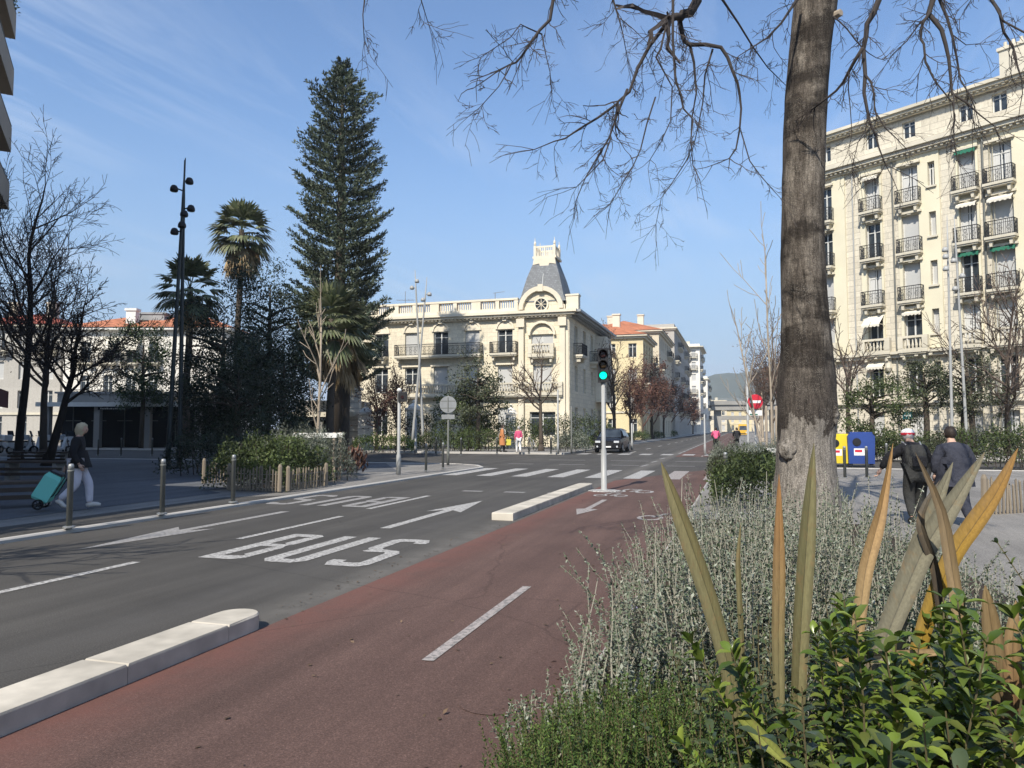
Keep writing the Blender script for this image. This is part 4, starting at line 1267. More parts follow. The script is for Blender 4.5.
def bare_tree(label, base, h, P, seed, bark='bark', twig='twig', group='bare trees', leaves=None, lean=(0,0), name='bare_tree', tr=.16, trunk_h=None, build=True):
    rng=random.Random(seed)
    t=thing(name,label,'tree',base,0,group)
    mb=[MB(),MB()]
    Q=dict(P); Q['tips']=[]
    d=Vector((lean[0],lean[1],1)).normalized()
    L0=(trunk_h or h*.45)
    grow(mb,rng,Vector((0,0,-.05)),d,L0,tr,0,Q)
    for v in (mb[0],):
        pass
    # root flare
    mb[0].lathe([(tr*1.6,-.05),(tr*1.25,.12),(tr*1.02,.45)],8)
    mb[0].build('trunk',MT[bark],t,True)
    mb[1].build('branches',MT[twig],t)
    if leaves:
        mat,n,size=leaves
        r=np.random.default_rng(seed)
        tips=np.array([tuple(p) for p,_ in Q['tips']])
        idx=r.integers(0,len(tips),n)
        P_=tips[idx]+r.normal(0,.22,(n,3))
        LB().add(P_,rsphere(r,n),rsphere(r,n),r.uniform(.6,1.3,n)*size,r.uniform(.35,.6,n)*size).build('leaves',MT[mat],t)
    return t
P_PLANE=dict(rmin=.012,up=(.0,.10,.06,.03,.0),kids=(5,5,5,4),lo=(.55,.25,.2,.1),ang=(.75,.7,.75,.8),ratio=(.85,.6,.55,.5),max=4,seg=.7,wob=.16)
P_STREET=dict(rmin=.013,up=(.0,.12,.08,.04),kids=(7,5,4),lo=(.4,.25,.15),ang=(.6,.65,.7),ratio=(.75,.55,.5),max=3,seg=.8,wob=.15)

# ---- left plaza bare trees
q=G(18,462)
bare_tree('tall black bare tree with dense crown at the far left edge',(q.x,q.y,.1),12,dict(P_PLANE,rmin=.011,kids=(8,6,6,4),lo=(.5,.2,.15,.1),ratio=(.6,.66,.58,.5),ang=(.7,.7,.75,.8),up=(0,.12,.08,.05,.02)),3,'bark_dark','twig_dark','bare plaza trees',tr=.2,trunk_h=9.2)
q=world((50-512)/750*32,32)
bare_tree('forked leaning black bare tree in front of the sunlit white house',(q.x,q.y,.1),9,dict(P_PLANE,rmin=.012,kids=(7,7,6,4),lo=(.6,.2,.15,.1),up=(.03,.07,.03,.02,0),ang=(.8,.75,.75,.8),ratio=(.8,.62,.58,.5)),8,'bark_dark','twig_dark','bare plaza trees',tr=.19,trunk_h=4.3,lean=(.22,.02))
q=world((45-512)/750*40,40)
bare_tree('brownish bare tree between the two black trunks on the plaza',(q.x,q.y,.1),9,dict(P_PLANE,rmin=.016,max=3,kids=(9,8,6,3),lo=(.5,.2,.15,.1)),11,'bark','twig','bare plaza trees',tr=.2,trunk_h=6.5,leaves=('lf_brown',900,.14))

# ---- generic evergreen crown
def crown_leaves(rng, c, rad, nclump, nleaf, size, squash=.8, cr=.28, hollow=.45, droop=0.0, top=0.0):
    lb=LB()
    dirs=rsphere(rng,nclump); rr=rng.uniform(hollow,1.0,nclump)**.6
    C=np.array(c)+dirs*rr[:,None]*np.array(rad)*(1+rng.normal(0,.1,(nclump,1)))
    m=int(nleaf/nclump)
    for k in range(nclump):
        s=cr*min(rad)*rng.uniform(.6,1.35)
        P=C[k]+rng.normal(0,1,(m,3))*np.array([s,s,s*squash])*.6
        out=unit(P-np.array(c))
        D=unit(out*.6+rsphere(rng,m)+np.array([0,0,-droop]))
        N=unit(rsphere(rng,m)*.8+np.array([0,0,.8])+out*.4)
        lb.add(P,D,N,rng.uniform(.7,1.3,m)*size,rng.uniform(.35,.6,m)*size)
    return lb
def evergreen(label,base,h,rad,mat,seed,nleaf=6000,size=.16,trunk=.16,bark='bark',zc=None,nclump=70,group='evergreen trees',droop=.2,cr=.26,hollow=.35,name='evergreen_tree',stems=1):
    rng=np.random.default_rng(seed); rr=random.Random(seed)
    t=thing(name,label,'tree',base,0,group)
    zc=zc or h-rad[2]
    m=MB()
    for s in range(stems):
        ox=(s-(stems-1)/2)*.5
        m.tube([(ox,0,-.05),(ox*.8+rr.gauss(0,.08),rr.gauss(0,.08),zc*.5),(ox*.5,0,zc),(0,0,h*.85)],[trunk*1.2,trunk,trunk*.75,.03],7)
    for k in range(14):
        a=rr.uniform(0,2*PI); z0=zc*.75+(h-zc)*rr.random()*.7
        e=Vector((math.cos(a)*rad[0]*.7,math.sin(a)*rad[1]*.7,z0+rr.uniform(.2,.9)))
        m.tube([(0,0,z0),(e.x*.5,e.y*.5,(z0+e.z)/2+.1),tuple(e)],[trunk*.45,trunk*.3,.02],5)
    m.build('trunk',MT[bark],t,True)
    crown_leaves(rng,(0,0,zc),rad,nclump,nleaf,size,cr=cr,droop=droop,hollow=hollow).build('crown',MT[mat],t)
    return t
def W2(px,d): q=world((px-512)/750*d,d); return (q.x,q.y,.1)
evergreen('tallest dark evergreen with feathery top, left of the giant conifer',W2(268,37),10.2,(2.3,2.3,4.6),'lf_dark',41,17000,.15,cr=.3,nclump=90)
evergreen('broad dark evergreen just right of the black twin lamp posts',W2(222,33),7.4,(2.4,2.2,3.3),'lf_dark',42,16000,.13,nclump=80)
evergreen('dense dark evergreen in front of the kiosk',W2(282,35),6.0,(2.0,2.0,2.7),'lf_dark',43,11000,.13,nclump=60)
evergreen('lowest dark evergreen behind the shaded picket bed',W2(238,30),4.6,(2.0,1.8,2.2),'lf_dark',44,11000,.12,nclump=60)
evergreen('rounded sunlit green tree before the white house above the pavilion',W2(142,57.5) ,9.9,(2.6,2.3,3.6),'lf_mag',45,8000,.2,nclump=90,cr=.24)
evergreen('slim green tree against the villa facade, behind the round sign back',W2(478,55),7.0,(2.3,1.8,2.6),'lf_olive',46,3600,.2,nclump=50,cr=.24)
evergreen('dark green bushy tree at the foot of the villa, under the slim green tree',W2(470,57),4.8,(3.4,1.6,2.0),'lf_hedge',47,4200,.2,nclump=60)
evergreen('olive green tree right of the big trunk, behind the yellow bin',W2(872,43),4.6,(2.2,1.8,2.0),'lf_hedge',48,5200,.16,nclump=60)
evergreen('spreading olive green tree left of the leaning lamp pair, before the cream house',W2(925,44),5.6,(1.9,1.6,1.7),'lf_olive',49,3600,.16,nclump=45)
evergreen('darker olive green tree right of the leaning lamp pair with two stems',W2(968,43),5.9,(2.1,1.6,2.1),'lf_olive',50,5200,.16,nclump=60,stems=2)

# ---- hedges and shrubs
def bush(label,base,size,mat,seed,n=2500,leaf=.1,name='hedge',cat='hedge',group=None,rz=0.0,twigs=True,spiky=0.0,bumps=1.0):
    """uneven mass of leaves filling a box-ish or dome volume, size (sx,sy,sz)"""
    rng=np.random.default_rng(seed)
    t=thing(name,label,cat,base,rz,group)
    sx,sy,sz=size
    # surface weighted points with a lumpy top
    x=rng.uniform(-1,1,n); y=rng.uniform(-1,1,n)
    lump=.82+.18*np.sin(x*sx*2.1+seed)*np.cos(y*sy*2.7+seed*.7)+.08*np.sin(x*sx*6+1.7*seed)
    edge=(1-np.abs(x)**4)*(1-np.abs(y)**4)
    top=sz*(1+(lump-1)*bumps)*np.clip(edge,.0,1)**.35
    z=top*np.where(rng.random(n)<.6,1-np.abs(rng.normal(0,.2,n)),rng.uniform(.05,.95,n)**.8)
    z=np.clip(z,.03,None)
    P=np.stack([x*sx/2,y*sy/2,z],1)+rng.normal(0,.05,(n,3))
    D=unit(rsphere(rng,n)+np.array([0,0,.5+spiky*3]))
    LB().add(P,D,rsphere(rng,n)+np.array([0,0,.6]),rng.uniform(.6,1.4,n)*leaf,rng.uniform(.35,.6,n)*leaf*(1 if spiky==0 else .5)).build('foliage',MT[mat],t)
    m=MB(); rr=random.Random(seed)
    for k in range(max(6,int(sx*4))):
        a=rr.uniform(-.42,.42)*sx; b=rr.uniform(-.42,.42)*sy
        m.tube([(a,b,-.03),(a+rr.gauss(0,.1),b+rr.gauss(0,.1),sz*.45),(a+rr.gauss(0,.2),b+rr.gauss(0,.2),sz*.8)],[.02,.015,.006],4)
    m.build('stems',MT['twig_dark'],t)
    return t
hg='hedges of the villa garden'
bush('low bright green hedge left of the leaning lamp posts, across the side street',W2(384,50),(4.2,1.6,1.25),'lf_bright',61,2600,.13,group=hg,rz=PHI)
bush('low green hedge right of the leaning lamp posts, behind the bollards',W2(446,50.5),(4.2,1.6,1.5),'lf_hedge',62,2600,.13,group=hg,rz=PHI)
bush('tall dark hedge behind the walkers at the garden entrance',W2(500,56),(6.5,1.8,2.6),'lf_hedge',63,3800,.15,group=hg,rz=PHI)
bush('tall dark hedge between the garden entrance and the black car',W2(574,56),(6.4,2.0,2.8),'lf_hedge',64,3800,.15,group=hg,rz=PHI)
bush('dark hedge behind the leaning lamp posts at the villa railing',W2(405,56),(7.5,1.6,2.9),'lf_hedge',65,3800,.15,group=hg,rz=PHI)
bush('hedge beside the walker in orange',W2(478,51),(3.0,1.5,1.7),'lf_hedge',66,2000,.13,group=hg,rz=PHI)
bush('round silvery green bush left of the black car',W2(571,49.5),(2.4,1.8,1.45),'lf_silver',67,2600,.1,'shrub','shrub',None)
# right garden hedge in front of the cream house
for k,(px,d,sx,sz,mt,lab) in enumerate(((850,37.5,3.0,1.3,'lf_hedge','hedge right of the blue recycling bin'),(905,37,4.4,1.55,'lf_hedge','hedge behind the bent walker with the backpack'),(975,35,4.6,1.7,'lf_olive','olive hedge behind the walker in the dark coat'),(1030,30,4.4,1.9,'lf_hedge','tall hedge at the right edge of the picture'))):
    bush(lab,W2(px+ (20 if k==0 else 0),d),(sx,1.6,sz),mt,70+k,3600,.12,group='hedges in front of the cream house',rz=PHI)
bush('yellow flowering upright shrub behind the walker in the dark coat',W2(959,33),(.8,.7,1.9),'lf_bright',75,700,.13,'shrub','shrub',None,0,True,.3)

# left planter: green and silvery shrubs with a chestnut picket fence
bush('green shrub mound above the short picket fence, beside the bus lane',(-12.2,17.7,.05),(2.3,2.8,1.5),'lf_hedge',80,11000,.085,'shrub','shrub','planter shrubs on the corner',0)
bush('silvery grey shrub in the middle of the corner planter',(-12.35,19.4,.05),(2.2,2.8,1.75),'lf_silver',81,11000,.09,'shrub','shrub','planter shrubs on the corner',0,True,.2)
bush('dark rough shrub at the road end of the corner planter',(-13.1,21.0,.05),(1.9,2.6,1.5),'lf_olive',82,7000,.095,'shrub','shrub','planter shrubs on the corner',0,True,.3)
t=bush('reddish spiky shrub at the far end of the corner planter',(-13.0,22.9,.05),(1.4,1.0,.85),'lf_red',83,500,.3,'shrub','shrub',None,0,True,.5)
bush('shaded dark hedge around the foot of the twin lamp posts',W2(232,25.5),(4.2,2.2,1.55),'lf_dark',84,4600,.1,'hedge','hedge',None,PHI)
def picket(label,a,b,h,n,seed,group='chestnut picket fences'):
    rr=random.Random(seed); a=Vector(a); b=Vector(b)
    t=thing('picket_fence',label,'fence',(a.x,a.y,a.z),0,group)
    m=MB()
    for k in range(n):
        p=(b-a)*(k/(n-1)); hh=h*rr.uniform(.85,1.1); dx=rr.gauss(0,.02)
        m.tube([(p.x,p.y,-.02),(p.x+dx,p.y+rr.gauss(0,.015),hh*.94),(p.x+dx*1.1,p.y,hh)],[.024,.022,.006],5)
    m.build('pickets',MT['wood'],t)
    m=MB(); e=b-a
    for z in (h*.3,h*.72):
        m.tube([(0,.03,z),(e.x*.5,e.y*.5+.03,z-.02),(e.x,e.y+.03,z)],.006,4)
    m.build('wire',MT['steel'],t)
    for p in (Vector((0,0,0)),e):
        q=MB(); q.tube([(p.x,p.y+.02,-.02),(p.x+.01,p.y+.02,h*1.05),(p.x+.01,p.y+.02,h*1.16)],[.06,.055,.03],7); q.build('post',MT['wood'],t)
    return t
picket('short pale picket fence at the front of the corner planter',(-12.55,16.35,.1),(-10.95,16.2,.1),.56,17,5)
picket('picket fence along the lane side of the corner planter',(-10.85,16.4,.1),(-10.85,18.2,.1),.52,14,6)
q0=G(203,483,.1); q1=G(238,481,.1)
picket('shaded picket fence by the twin lamp posts',q0,q1,.6,13,7)
q0=G(985,515,.1); q1=G(1040,512,.1)
picket('picket fence of the planting bed at the right edge',q0,q1,.62,16,8)

# ---- palms
def palm(label,base,ztop,rad,seed,nf=34,skirt=True,trunk=.22,dead=26,skl=1.6,green=1.0):
    rr=random.Random(seed)
    t=thing('fan_palm',label,'palm tree',base,0,'fan palms')
    m=MB(); h=ztop-.2
    n=16; pts=[];rd=[]
    for i in range(n+1):
        pts.append((.06*math.sin(i*.5+seed),.05*math.cos(i*.4),-.05+(h+.05)*i/n)); rd.append(trunk*(1.25 if i==0 else 1.0-.25*i/n)*(1+.04*(i%2)))
    m.tube(pts,rd,10); m.build('trunk',MT['bark'],t,True)
    def fan(V,Fc,c,d,pet,fr,spread,nl,droop):
        d=d.normalized(); side=d.cross(Vector((0,0,1)))
        if side.length<.05: side=Vector((1,0,0))
        side.normalize(); up=side.cross(d).normalized()
        p1=c+d*pet
        o=len(V); w=.025
        V += [c-side*w,c+side*w,p1+side*w*.6,p1-side*w*.6]; Fc.append((o,o+1,o+2,o+3))
        for j in range(nl):
            a=-spread+2*spread*j/(nl-1)
            ld=(d*math.cos(a)+side*math.sin(a)).normalized()
            L=fr*(1-.28*abs(a)/spread)*rr.uniform(.85,1.1)
            s2=ld.cross(up).normalized()*.075*fr
            fold=up*(.02*fr*(1 if j%2 else -1))
            mid=p1+ld*L*.6+fold-Vector((0,0,droop*L*.12))
            tip=p1+ld*L-Vector((0,0,droop*L*.5))
            o=len(V)
            V += [p1, mid+s2, tip, mid-s2]; Fc.append((o,o+1,o+2,o+3))
    V=[];Fc=[]
    c=Vector((pts[-1][0],pts[-1][1],h))
    for k in range(nf):
        az=k*2.399+rr.gauss(0,.15); el=R(78)-R(112)*(k/nf)**.9+rr.gauss(0,.08)
        d=Vector((math.cos(az)*math.cos(el),math.sin(az)*math.cos(el),math.sin(el)))
        fan(V,Fc,c+Vector((0,0,-.5*k/nf)),d,rad*.5,rad*.62,R(72),15,.35+.7*k/nf)
    MB().add(V,Fc).build('crown',MT['lf_palm'],t)
    V=[];Fc=[]
    for k in range(dead):
        az=k*2.399+rr.gauss(0,.3); el=R(-35)-R(45)*rr.random()
        d=Vector((math.cos(az)*math.cos(el),math.sin(az)*math.cos(el),math.sin(el)))
        fan(V,Fc,c+Vector((math.cos(az)*.1,math.sin(az)*.1,-.4-skl*.45*rr.random())),d,rad*.35,rad*.5,R(38),9,1.2)
    if dead: MB().add(V,Fc).build('dead_fronds',MT['lf_skirt'],t)
    return t
palm('tallest fan palm with a thick skirt of dead fronds, left of the giant conifer',W2(237,48),14.6,2.15,1,38,dead=60,skl=2.2)
palm('fan palm behind the black twin lamp posts',W2(187,43),9.9,2.1,2,30,dead=14)
palm('lower sunlit fan palm in front of the giant conifer',W2(331,38),7.3,2.1,3,40,dead=30,skl=2.0)
palm('half hidden fan palm behind the lower sunlit palm',W2(346,42),6.9,2.0,4,26,dead=20,skl=2.2)

# ---- giant conifer (star-shaped whorls)
def araucaria():
    d0=50; b=W2(338,d0)
    t=thing('giant_conifer','giant dark conifer towering over the square, taller than everything else','tree',b,0)
    rng=np.random.default_rng(5); rr=random.Random(5)
    Htop=H+ (428-60)/750*d0
    m=MB(); m.tube([(0,0,-.05),(0,0,9),(.05,0,18),(0,0,Htop)],[.55,.42,.25,.03],10); m.build('trunk',MT['bark'],t,True)
    prof=[(57,3),(68,4),(75,11),(85,20),(100,29),(115,32),(130,31),(150,36),(175,40),(210,46),(235,48),(260,43),(300,45),(345,48),(380,46)]
    def rad(y): 
        for (ya,ra),(yb,rb) in zip(prof[:-1],prof[1:]):
            if ya<=y<=yb: return (ra+(rb-ra)*(y-ya)/(yb-ya))*d0/750
        return 3.2
    lb=LB(); br=MB()
    y=60.0; w=0
    while y<384:
        z0=H+(428-y)/750*d0
        nb=6 if y>80 else 5
        for k in range(nb):
            az=2*PI*k/nb+w*.55+rr.gauss(0,.12)
            L=rad(min(380,y))*rr.uniform(.75,1.12)
            upa=.55 if y<120 else (.28 if y<180 else .1)
            if y<70: L=.45
            pts=[]
            for i in range(6):
                f=i/5
                zz=z0-.0+L*(upa*f-.18*math.sin(f*PI)+ .12*f*f)
                pts.append(Vector((math.cos(az)*L*f,math.sin(az)*L*f,zz-L*(.12 if y>200 else 0))))
            br.tube(pts,[.06,.05,.04,.03,.02,.012],4,False)
            # plumes
            dirv=np.array([math.cos(az),math.sin(az),.1]); side=np.array([-math.sin(az),math.cos(az),0])
            npl=int(4+L*3.6)
            for j in range(npl):
                f=.25+.75*(j+rr.random())/npl if y>75 else rr.random()
                i=min(4,int(f*5)); p=pts[i].lerp(pts[i+1],f*5-i)
                s=1 if j%2 else -1
                pl=(L*.34*(1.15-f*.7)+.25)*(1 if y>110 else .7)
                n=int(14+pl*22)
                u=rng.uniform(0,1,n)
                ax=unit((dirv*.7+side*s*.8+np.array([0,0,.28]))[None,:])
                P=np.array(p)[None]+ax*u[:,None]*pl+rng.normal(0,.05,(n,3))
                D=unit(ax*.8+rsphere(rng,n)*.75+np.array([0,0,.45]))
                lb.add(P,D,rsphere(rng,n),rng.uniform(.16,.3,n),rng.uniform(.06,.1,n))
        y+= 10.0 if y>80 else 8.0; w+=1
    br.build('branches',MT['bark_dark'],t)
    lb.build('crown',MT['lf_arau'],t)
araucaria()

# ---- bare tree before the villa and the street trees of the avenue
bare_tree('bare branching tree standing before the villa turret bay',W2(541,51),8,dict(P_STREET,rmin=.016,max=3,kids=(6,6,5),lo=(.7,.2,.15),ang=(.85,.7,.7),ratio=(.8,.6,.5),up=(0,.1,.07,.03)),13,'bark','twig','avenue trees',tr=.17,trunk_h=3.9)
bare_tree('reddish bushy bare tree behind the leaning lamp posts',W2(398,54),7,dict(P_STREET,rmin=.015,max=3,kids=(9,7,5),lo=(.35,.2,.15)),14,'bark','twig_red','avenue trees',tr=.14,trunk_h=3.4,leaves=('lf_red',1800,.16))
bare_tree('thin bare tree with reddish leaves near the kiosk pillar',W2(377,51),6,dict(P_STREET,rmin=.014,max=3,kids=(8,6,5),lo=(.35,.2,.15)),15,'bark','twig_red','avenue trees',tr=.12,trunk_h=2.9,leaves=('lf_red',1100,.15))
bare_tree('tall brown street tree in front of the yellow house, right of the traffic light',(-11.9,74,.1),12,dict(P_STREET,rmin=.02,max=3,kids=(9,6,5),lo=(.35,.2,.15)),16,'bark','twig','avenue trees',tr=.2,trunk_h=6.5,leaves=('lf_brown',700,.18))
protoA=bare_tree('reddish leafy street tree beside the yellow house',(-11.9,86,.1),9,dict(P_STREET,rmin=.02,max=3,kids=(10,6,4),lo=(.3,.2,.15),ang=(.55,.6,.7)),17,'bark','twig_red','avenue trees',tr=.17,trunk_h=5.0,leaves=('lf_red',3200,.22))
lab=['second reddish street tree along the far pavement','street tree before the cream house front','street tree in the middle of the far left row','taller reddish street tree before the long block','street tree near the far end of the left row','small reddish tree near the viaduct, left side','smallest reddish tree before the viaduct']
for k,(x,y,s) in enumerate(((-11.9,97,.95),(-12.1,109,1.05),(-11.8,122,.9),(-12,137,1.1),(-11.9,155,1.0),(-11.9,176,.95),(-12,204,.9))):
    dup(protoA,(x,y,.1),k*1.3+.4,lab[k],'avenue trees',s*1.2)
protoB=bare_tree('pale pinkish bare tree on the right pavement beyond the crossing',(2.6,58,.1),11,dict(P_STREET,rmin=.015,max=3,kids=(9,7,5),lo=(.3,.2,.15),ang=(.5,.6,.7)),18,'bark_pale','twig','avenue trees',tr=.15,trunk_h=5.4,leaves=('lf_red',500,.16))
lab=['second pale bare tree on the right pavement, above the no-entry sign','third bare tree of the right pavement','fourth bare tree of the right pavement, by the van','last bare tree of the right pavement before the viaduct']
for k,(x,y,s) in enumerate(((2.8,72,1.0),(2.4,88,1.05),(2.6,108,.95),(2.6,135,1.0))):
    dup(protoB,(x,y,.1),k*2.1+.7,lab[k],'avenue trees',s)
# hedge blocks under the left row
for k,(y,sx,lab) in enumerate(((57,3.0,'street planter right behind the black car'),(69,4,'street planter under the tall brown tree'),(82,5,'planter bushes under the first reddish street tree'),(97,6,'planter bushes midway along the left pavement'),(115,7,'planter bushes farther along the left pavement'),(140,8,'last planter bushes of the left pavement'))):
    bush(lab,(-12.2,y,.1),(2.0,sx*1.3,1.15+.1*(k%2)),'lf_hedge',90+k,1500,.17,'shrub','shrub','planters along the far left pavement')
# trees before the cream house
bare_tree('slender bare tree right of the big trunk, before the cream house',W2(848,47),9,dict(P_STREET,rmin=.016,max=3,kids=(7,5,4),lo=(.5,.2,.15),ang=(.5,.6,.7),up=(0,.15,.1,.05)),19,'bark','twig','avenue trees',tr=.16,trunk_h=4.8)
bare_tree('large brown bare tree at the right edge before the cream house',W2(1006,42),11,dict(P_PLANE,rmin=.016,max=3,kids=(8,7,6,4),lo=(.35,.2,.15,.1)),20,'bark','twig','avenue trees',tr=.17,trunk_h=5.6,leaves=('lf_brown',500,.12))
# young staked trees in the bed before the no-entry sign
def young_tree(label,base,h,seed,stakes=True,rail=True,lean=(0,0)):
    t=bare_tree(label,base,h,dict(rmin=.012,up=(.02,.16,.1),kids=(8,3),lo=(.25,.2),ang=(.6,.6),ratio=(.36,.5),max=2,seg=.7,wob=.1),seed,'bark_pale','bark_pale','young staked trees',tr=.055,trunk_h=h*.75,lean=lean,name='young_tree')
    return t
young_tree('young bare tree with pale twigs behind the no-entry sign',W2(771,31),10.5,22)
young_tree('leaning young bare tree left of the no-entry sign post',W2(764,33),7.5,23,lean=(-.22,0))
young_tree('pale young bare tree with spreading limbs in the corner planter',(-12.15,20.0,.1),6.2,24,lean=(-.03,.0))
def guard(label,base,rz,w,h,white=True):
    t=thing('tree_guard',label,'tree guard',base,rz,'wooden tree guards')
    for sx in (-1,1):
        for sy in (-1,1):
            q=MB(); q.bbox(sx*w/2-.04,sx*w/2+.04,sy*w*.35-.04,sy*w*.35+.04,-.03,h,.01); q.build('post',MT['bark_pale'],t)
    for sy in (-1,1):
        q=MB(); q.bbox(-w/2-.08,w/2+.08,sy*w*.35-.065,sy*w*.35-.041,h-.16,h-.02,.004); q.build('rail',MT['white'],t)
guard('pale wooden tree guard in the corner planter',(-12.3,20.2,.1),PHI,1.15,1.42)
guard('pale wooden tree guard below the no-entry sign',W2(758,27),PHI,1.2,.85)
for k,(px,d,lab) in enumerate(((766,30.4,'left timber stake of the young tree by the no-entry sign'),(776,30.4,'right timber stake of the young tree by the no-entry sign'))):
    b=W2(px,d); t=thing('tree_stake',lab,'stake',b,0,'tree stakes'); MB().tube([(0,0,-.05),(0,0,2.4),(0,0,2.45)],[.05,.05,.03],7).build('stake',MT['bark_pale'],t)
# shrubs in the bed across the small side road (left of the trunk)
bush('green rounded shrub in the bed left of the big trunk',(.2,24.5,.1),(2.3,2.6,.85),'lf_olive',101,8000,.085,'shrub','shrub','bed shrubs by the no-entry sign')
bush('silvery shrub at the tip of the bed left of the big trunk',(-.1,27.6,.1),(2.0,3.2,1.1),'lf_silver',102,8000,.085,'shrub','shrub','bed shrubs by the no-entry sign',0,True,.2)
bush('second silvery shrub under the no-entry sign',(1.5,28.6,.1),(2.4,2.8,1.15),'lf_silver',103,7000,.085,'shrub','shrub','bed shrubs by the no-entry sign',0,True,.2)
bush('dark green shrub at the foot of the big trunk',(.45,16.5,.1),(2.1,3.6,1.1),'lf_hedge',104,9000,.075,'shrub','shrub',None)
# ------------------------------------------------------------------ street furniture
def emis(name,col,st):
    m,nt,bs=base_mat(name)
    bs.inputs['Base Color'].default_value=rgba(col); bs.inputs['Emission Color'].default_value=rgba(col); bs.inputs['Emission Strength'].default_value=st
    return m
MT['green_lamp']=emis('lit_green_lens',(.0,.75,.45),1.6)
MT['lens_off']=M('dark_lens',(.03,.012,.012),.25,.1,10)
MT['lens_amber']=M('dark_amber_lens',(.04,.025,.01),.25,.1,10)
MT['sign_red']=M('red_sign_face',(.55,.03,.05),.45,.08,4)
MT['sign_white']=M('white_sign_face',(.75,.75,.73),.45,.06,4)

def lamp_post(label,base_px,top_px,d,heads,mat,group,base_z=.1,r=.1,lz=None):
    b=world((base_px[0]-512)/750*d,d); tp=at(top_px[0],top_px[1],d)
    t=thing('street_lamp',label,'street lamp',(b.x,b.y,base_z),0,group)
    e=tp-Vector((b.x,b.y,base_z)); 
    pts=[e*(i/8) for i in range(9)]
    m=MB(); m.tube([e*0-Vector((0,0,.1))]+pts[1:],[r*1.1]+[r*(1-.55*(i/8)) for i in range(1,8)]+[r*.18],8)
    m.lathe([(r*2,-.05),(r*2,.04),(r*1.2,.06)],10); m.build('pole',mat,t,True)
    right=Vector((CP,SP,0))
    for hx,hy in heads:
        hp=at(hx,hy,d)-Vector((b.x,b.y,base_z)); f=hp.z/e.z; c=e*f
        out=(hp-c); out=Vector((out.x,out.y,0))
        if out.length<.12: out=right*.2*(1 if hx%2 else -1)+Vector((0,-.25,0))
        k=MB(); k.tube([c,c+out*.7+Vector((0,0,.05))],.03,5)
        hd=k.build('bracket',mat,t)
        k=MB(); hc=c+out
        k.lathe([(.03,.17),(.1,.14),(.15,.04),(.16,-.05),(.13,-.1)],12,hc)
        k.build('lamp_head',MT['black'] if mat is MT['pole_dark'] else mat,t,True)
    return t
D1=29.5
lamp_post('left pole of the dark twin lamp posts on the plaza',(169,470),(185.5,158),D1,[(182,191),(178.5,227),(174.5,232)],MT['pole_dark'],'dark twin lamp posts')
lamp_post('right pole of the dark twin lamp posts on the plaza',(181,471),(184.5,160),D1+.3,[(189.5,181.6),(191,209),(185.5,216)],MT['pole_dark'],'dark twin lamp posts')
lamp_post('leaning pale lamp post tilting right, before the villa',(412,448),(427,277),51,[(429.5,294.5),(423,300)],MT['pole_light'],'leaning pale lamp posts',r=.11)
lamp_post('upright pale lamp post crossing the leaning one, before the villa',(424,446),(415,270),51.4,[(415.5,282),(412,288)],MT['pole_light'],'leaning pale lamp posts',r=.11)
lamp_post('left of the two pale lamp posts before the cream house',(951,432),(947,215),41,[(945,250),(946,258),(948,270)],MT['pole_light'],'pale lamp posts before the cream house',r=.09)
lamp_post('right leaning one of the two pale lamp posts before the cream house',(966,430),(954,215),41.3,[(953.5,261),(957,277),(955,289)],MT['pole_light'],'pale lamp posts before the cream house',r=.09)

def bollard_proto():
    t=thing('bollard','slim grey steel bollard at the lane edge, in front of the woman with the trolley','bollard',(0,0,0),0,'bollards along the kerbs')
    m=MB(); m.lathe([(.045,-.03),(.045,.86),(.052,.865),(.052,.885),(.045,.89)],12); m.build('post',MT['pole_grey'],t,True)
    m=MB(); m.lathe([(.045,.891),(.044,.96),(.032,.985),(.0,.99)],12); m.build('cap',MT['steel'],t,True)
    m=MB(); m.lathe([(.09,-.01),(.09,.012),(.05,.02)],12); m.build('base_plate',MT['steel'],t)
    return t
bp=bollard_proto()
spots=[(69,527,'slim grey bollard in front of the woman with the trolley'),(162,513.5,'slim grey bollard alone mid-plaza between the trolley and the picket fence'),(233,502,'slim grey bollard at the end of the front picket fence'),
 (426,471,'slim bollard left of two, on the pale corner pavement'),(443,468,'slim bollard just left of the round sign pole'),
 (436,454,'slim bollard across the side street, left of the round sign'),(461,455,'slim bollard across the side street, right of the round sign'),(497,453.5,'slim bollard beside the walker in orange'),(529,453.5,'slim bollard in front of the parked bicycle'),(551,453.5,'slim bollard left of the round silvery bush'),
 (726,495,'slim bollard left of the big trunk at the bed edge'),(845,478,'slim bollard right of the trunk, before the yellow bin'),(867,478,'slim bollard in front of the blue bin'),(887,470,'slim bollard right of the blue bin'),
 (121,455,'shaded bollard at the back of the plaza, left of the pavilion pillar'),(152,455,'shaded bollard at the back of the plaza, under the pavilion sign'),(187,455,'shaded bollard at the back of the plaza, beside the twin lamp posts'),(98,455,'shaded bollard behind the woman with the trolley')]
first=True
for px,py,lab in spots:
    q=G(px,py,.1)
    if first: bp.location=(q.x,q.y,.1); bp['label']=lab; first=False
    else: dup(bp,(q.x,q.y,.1),0,lab,'bollards along the kerbs')

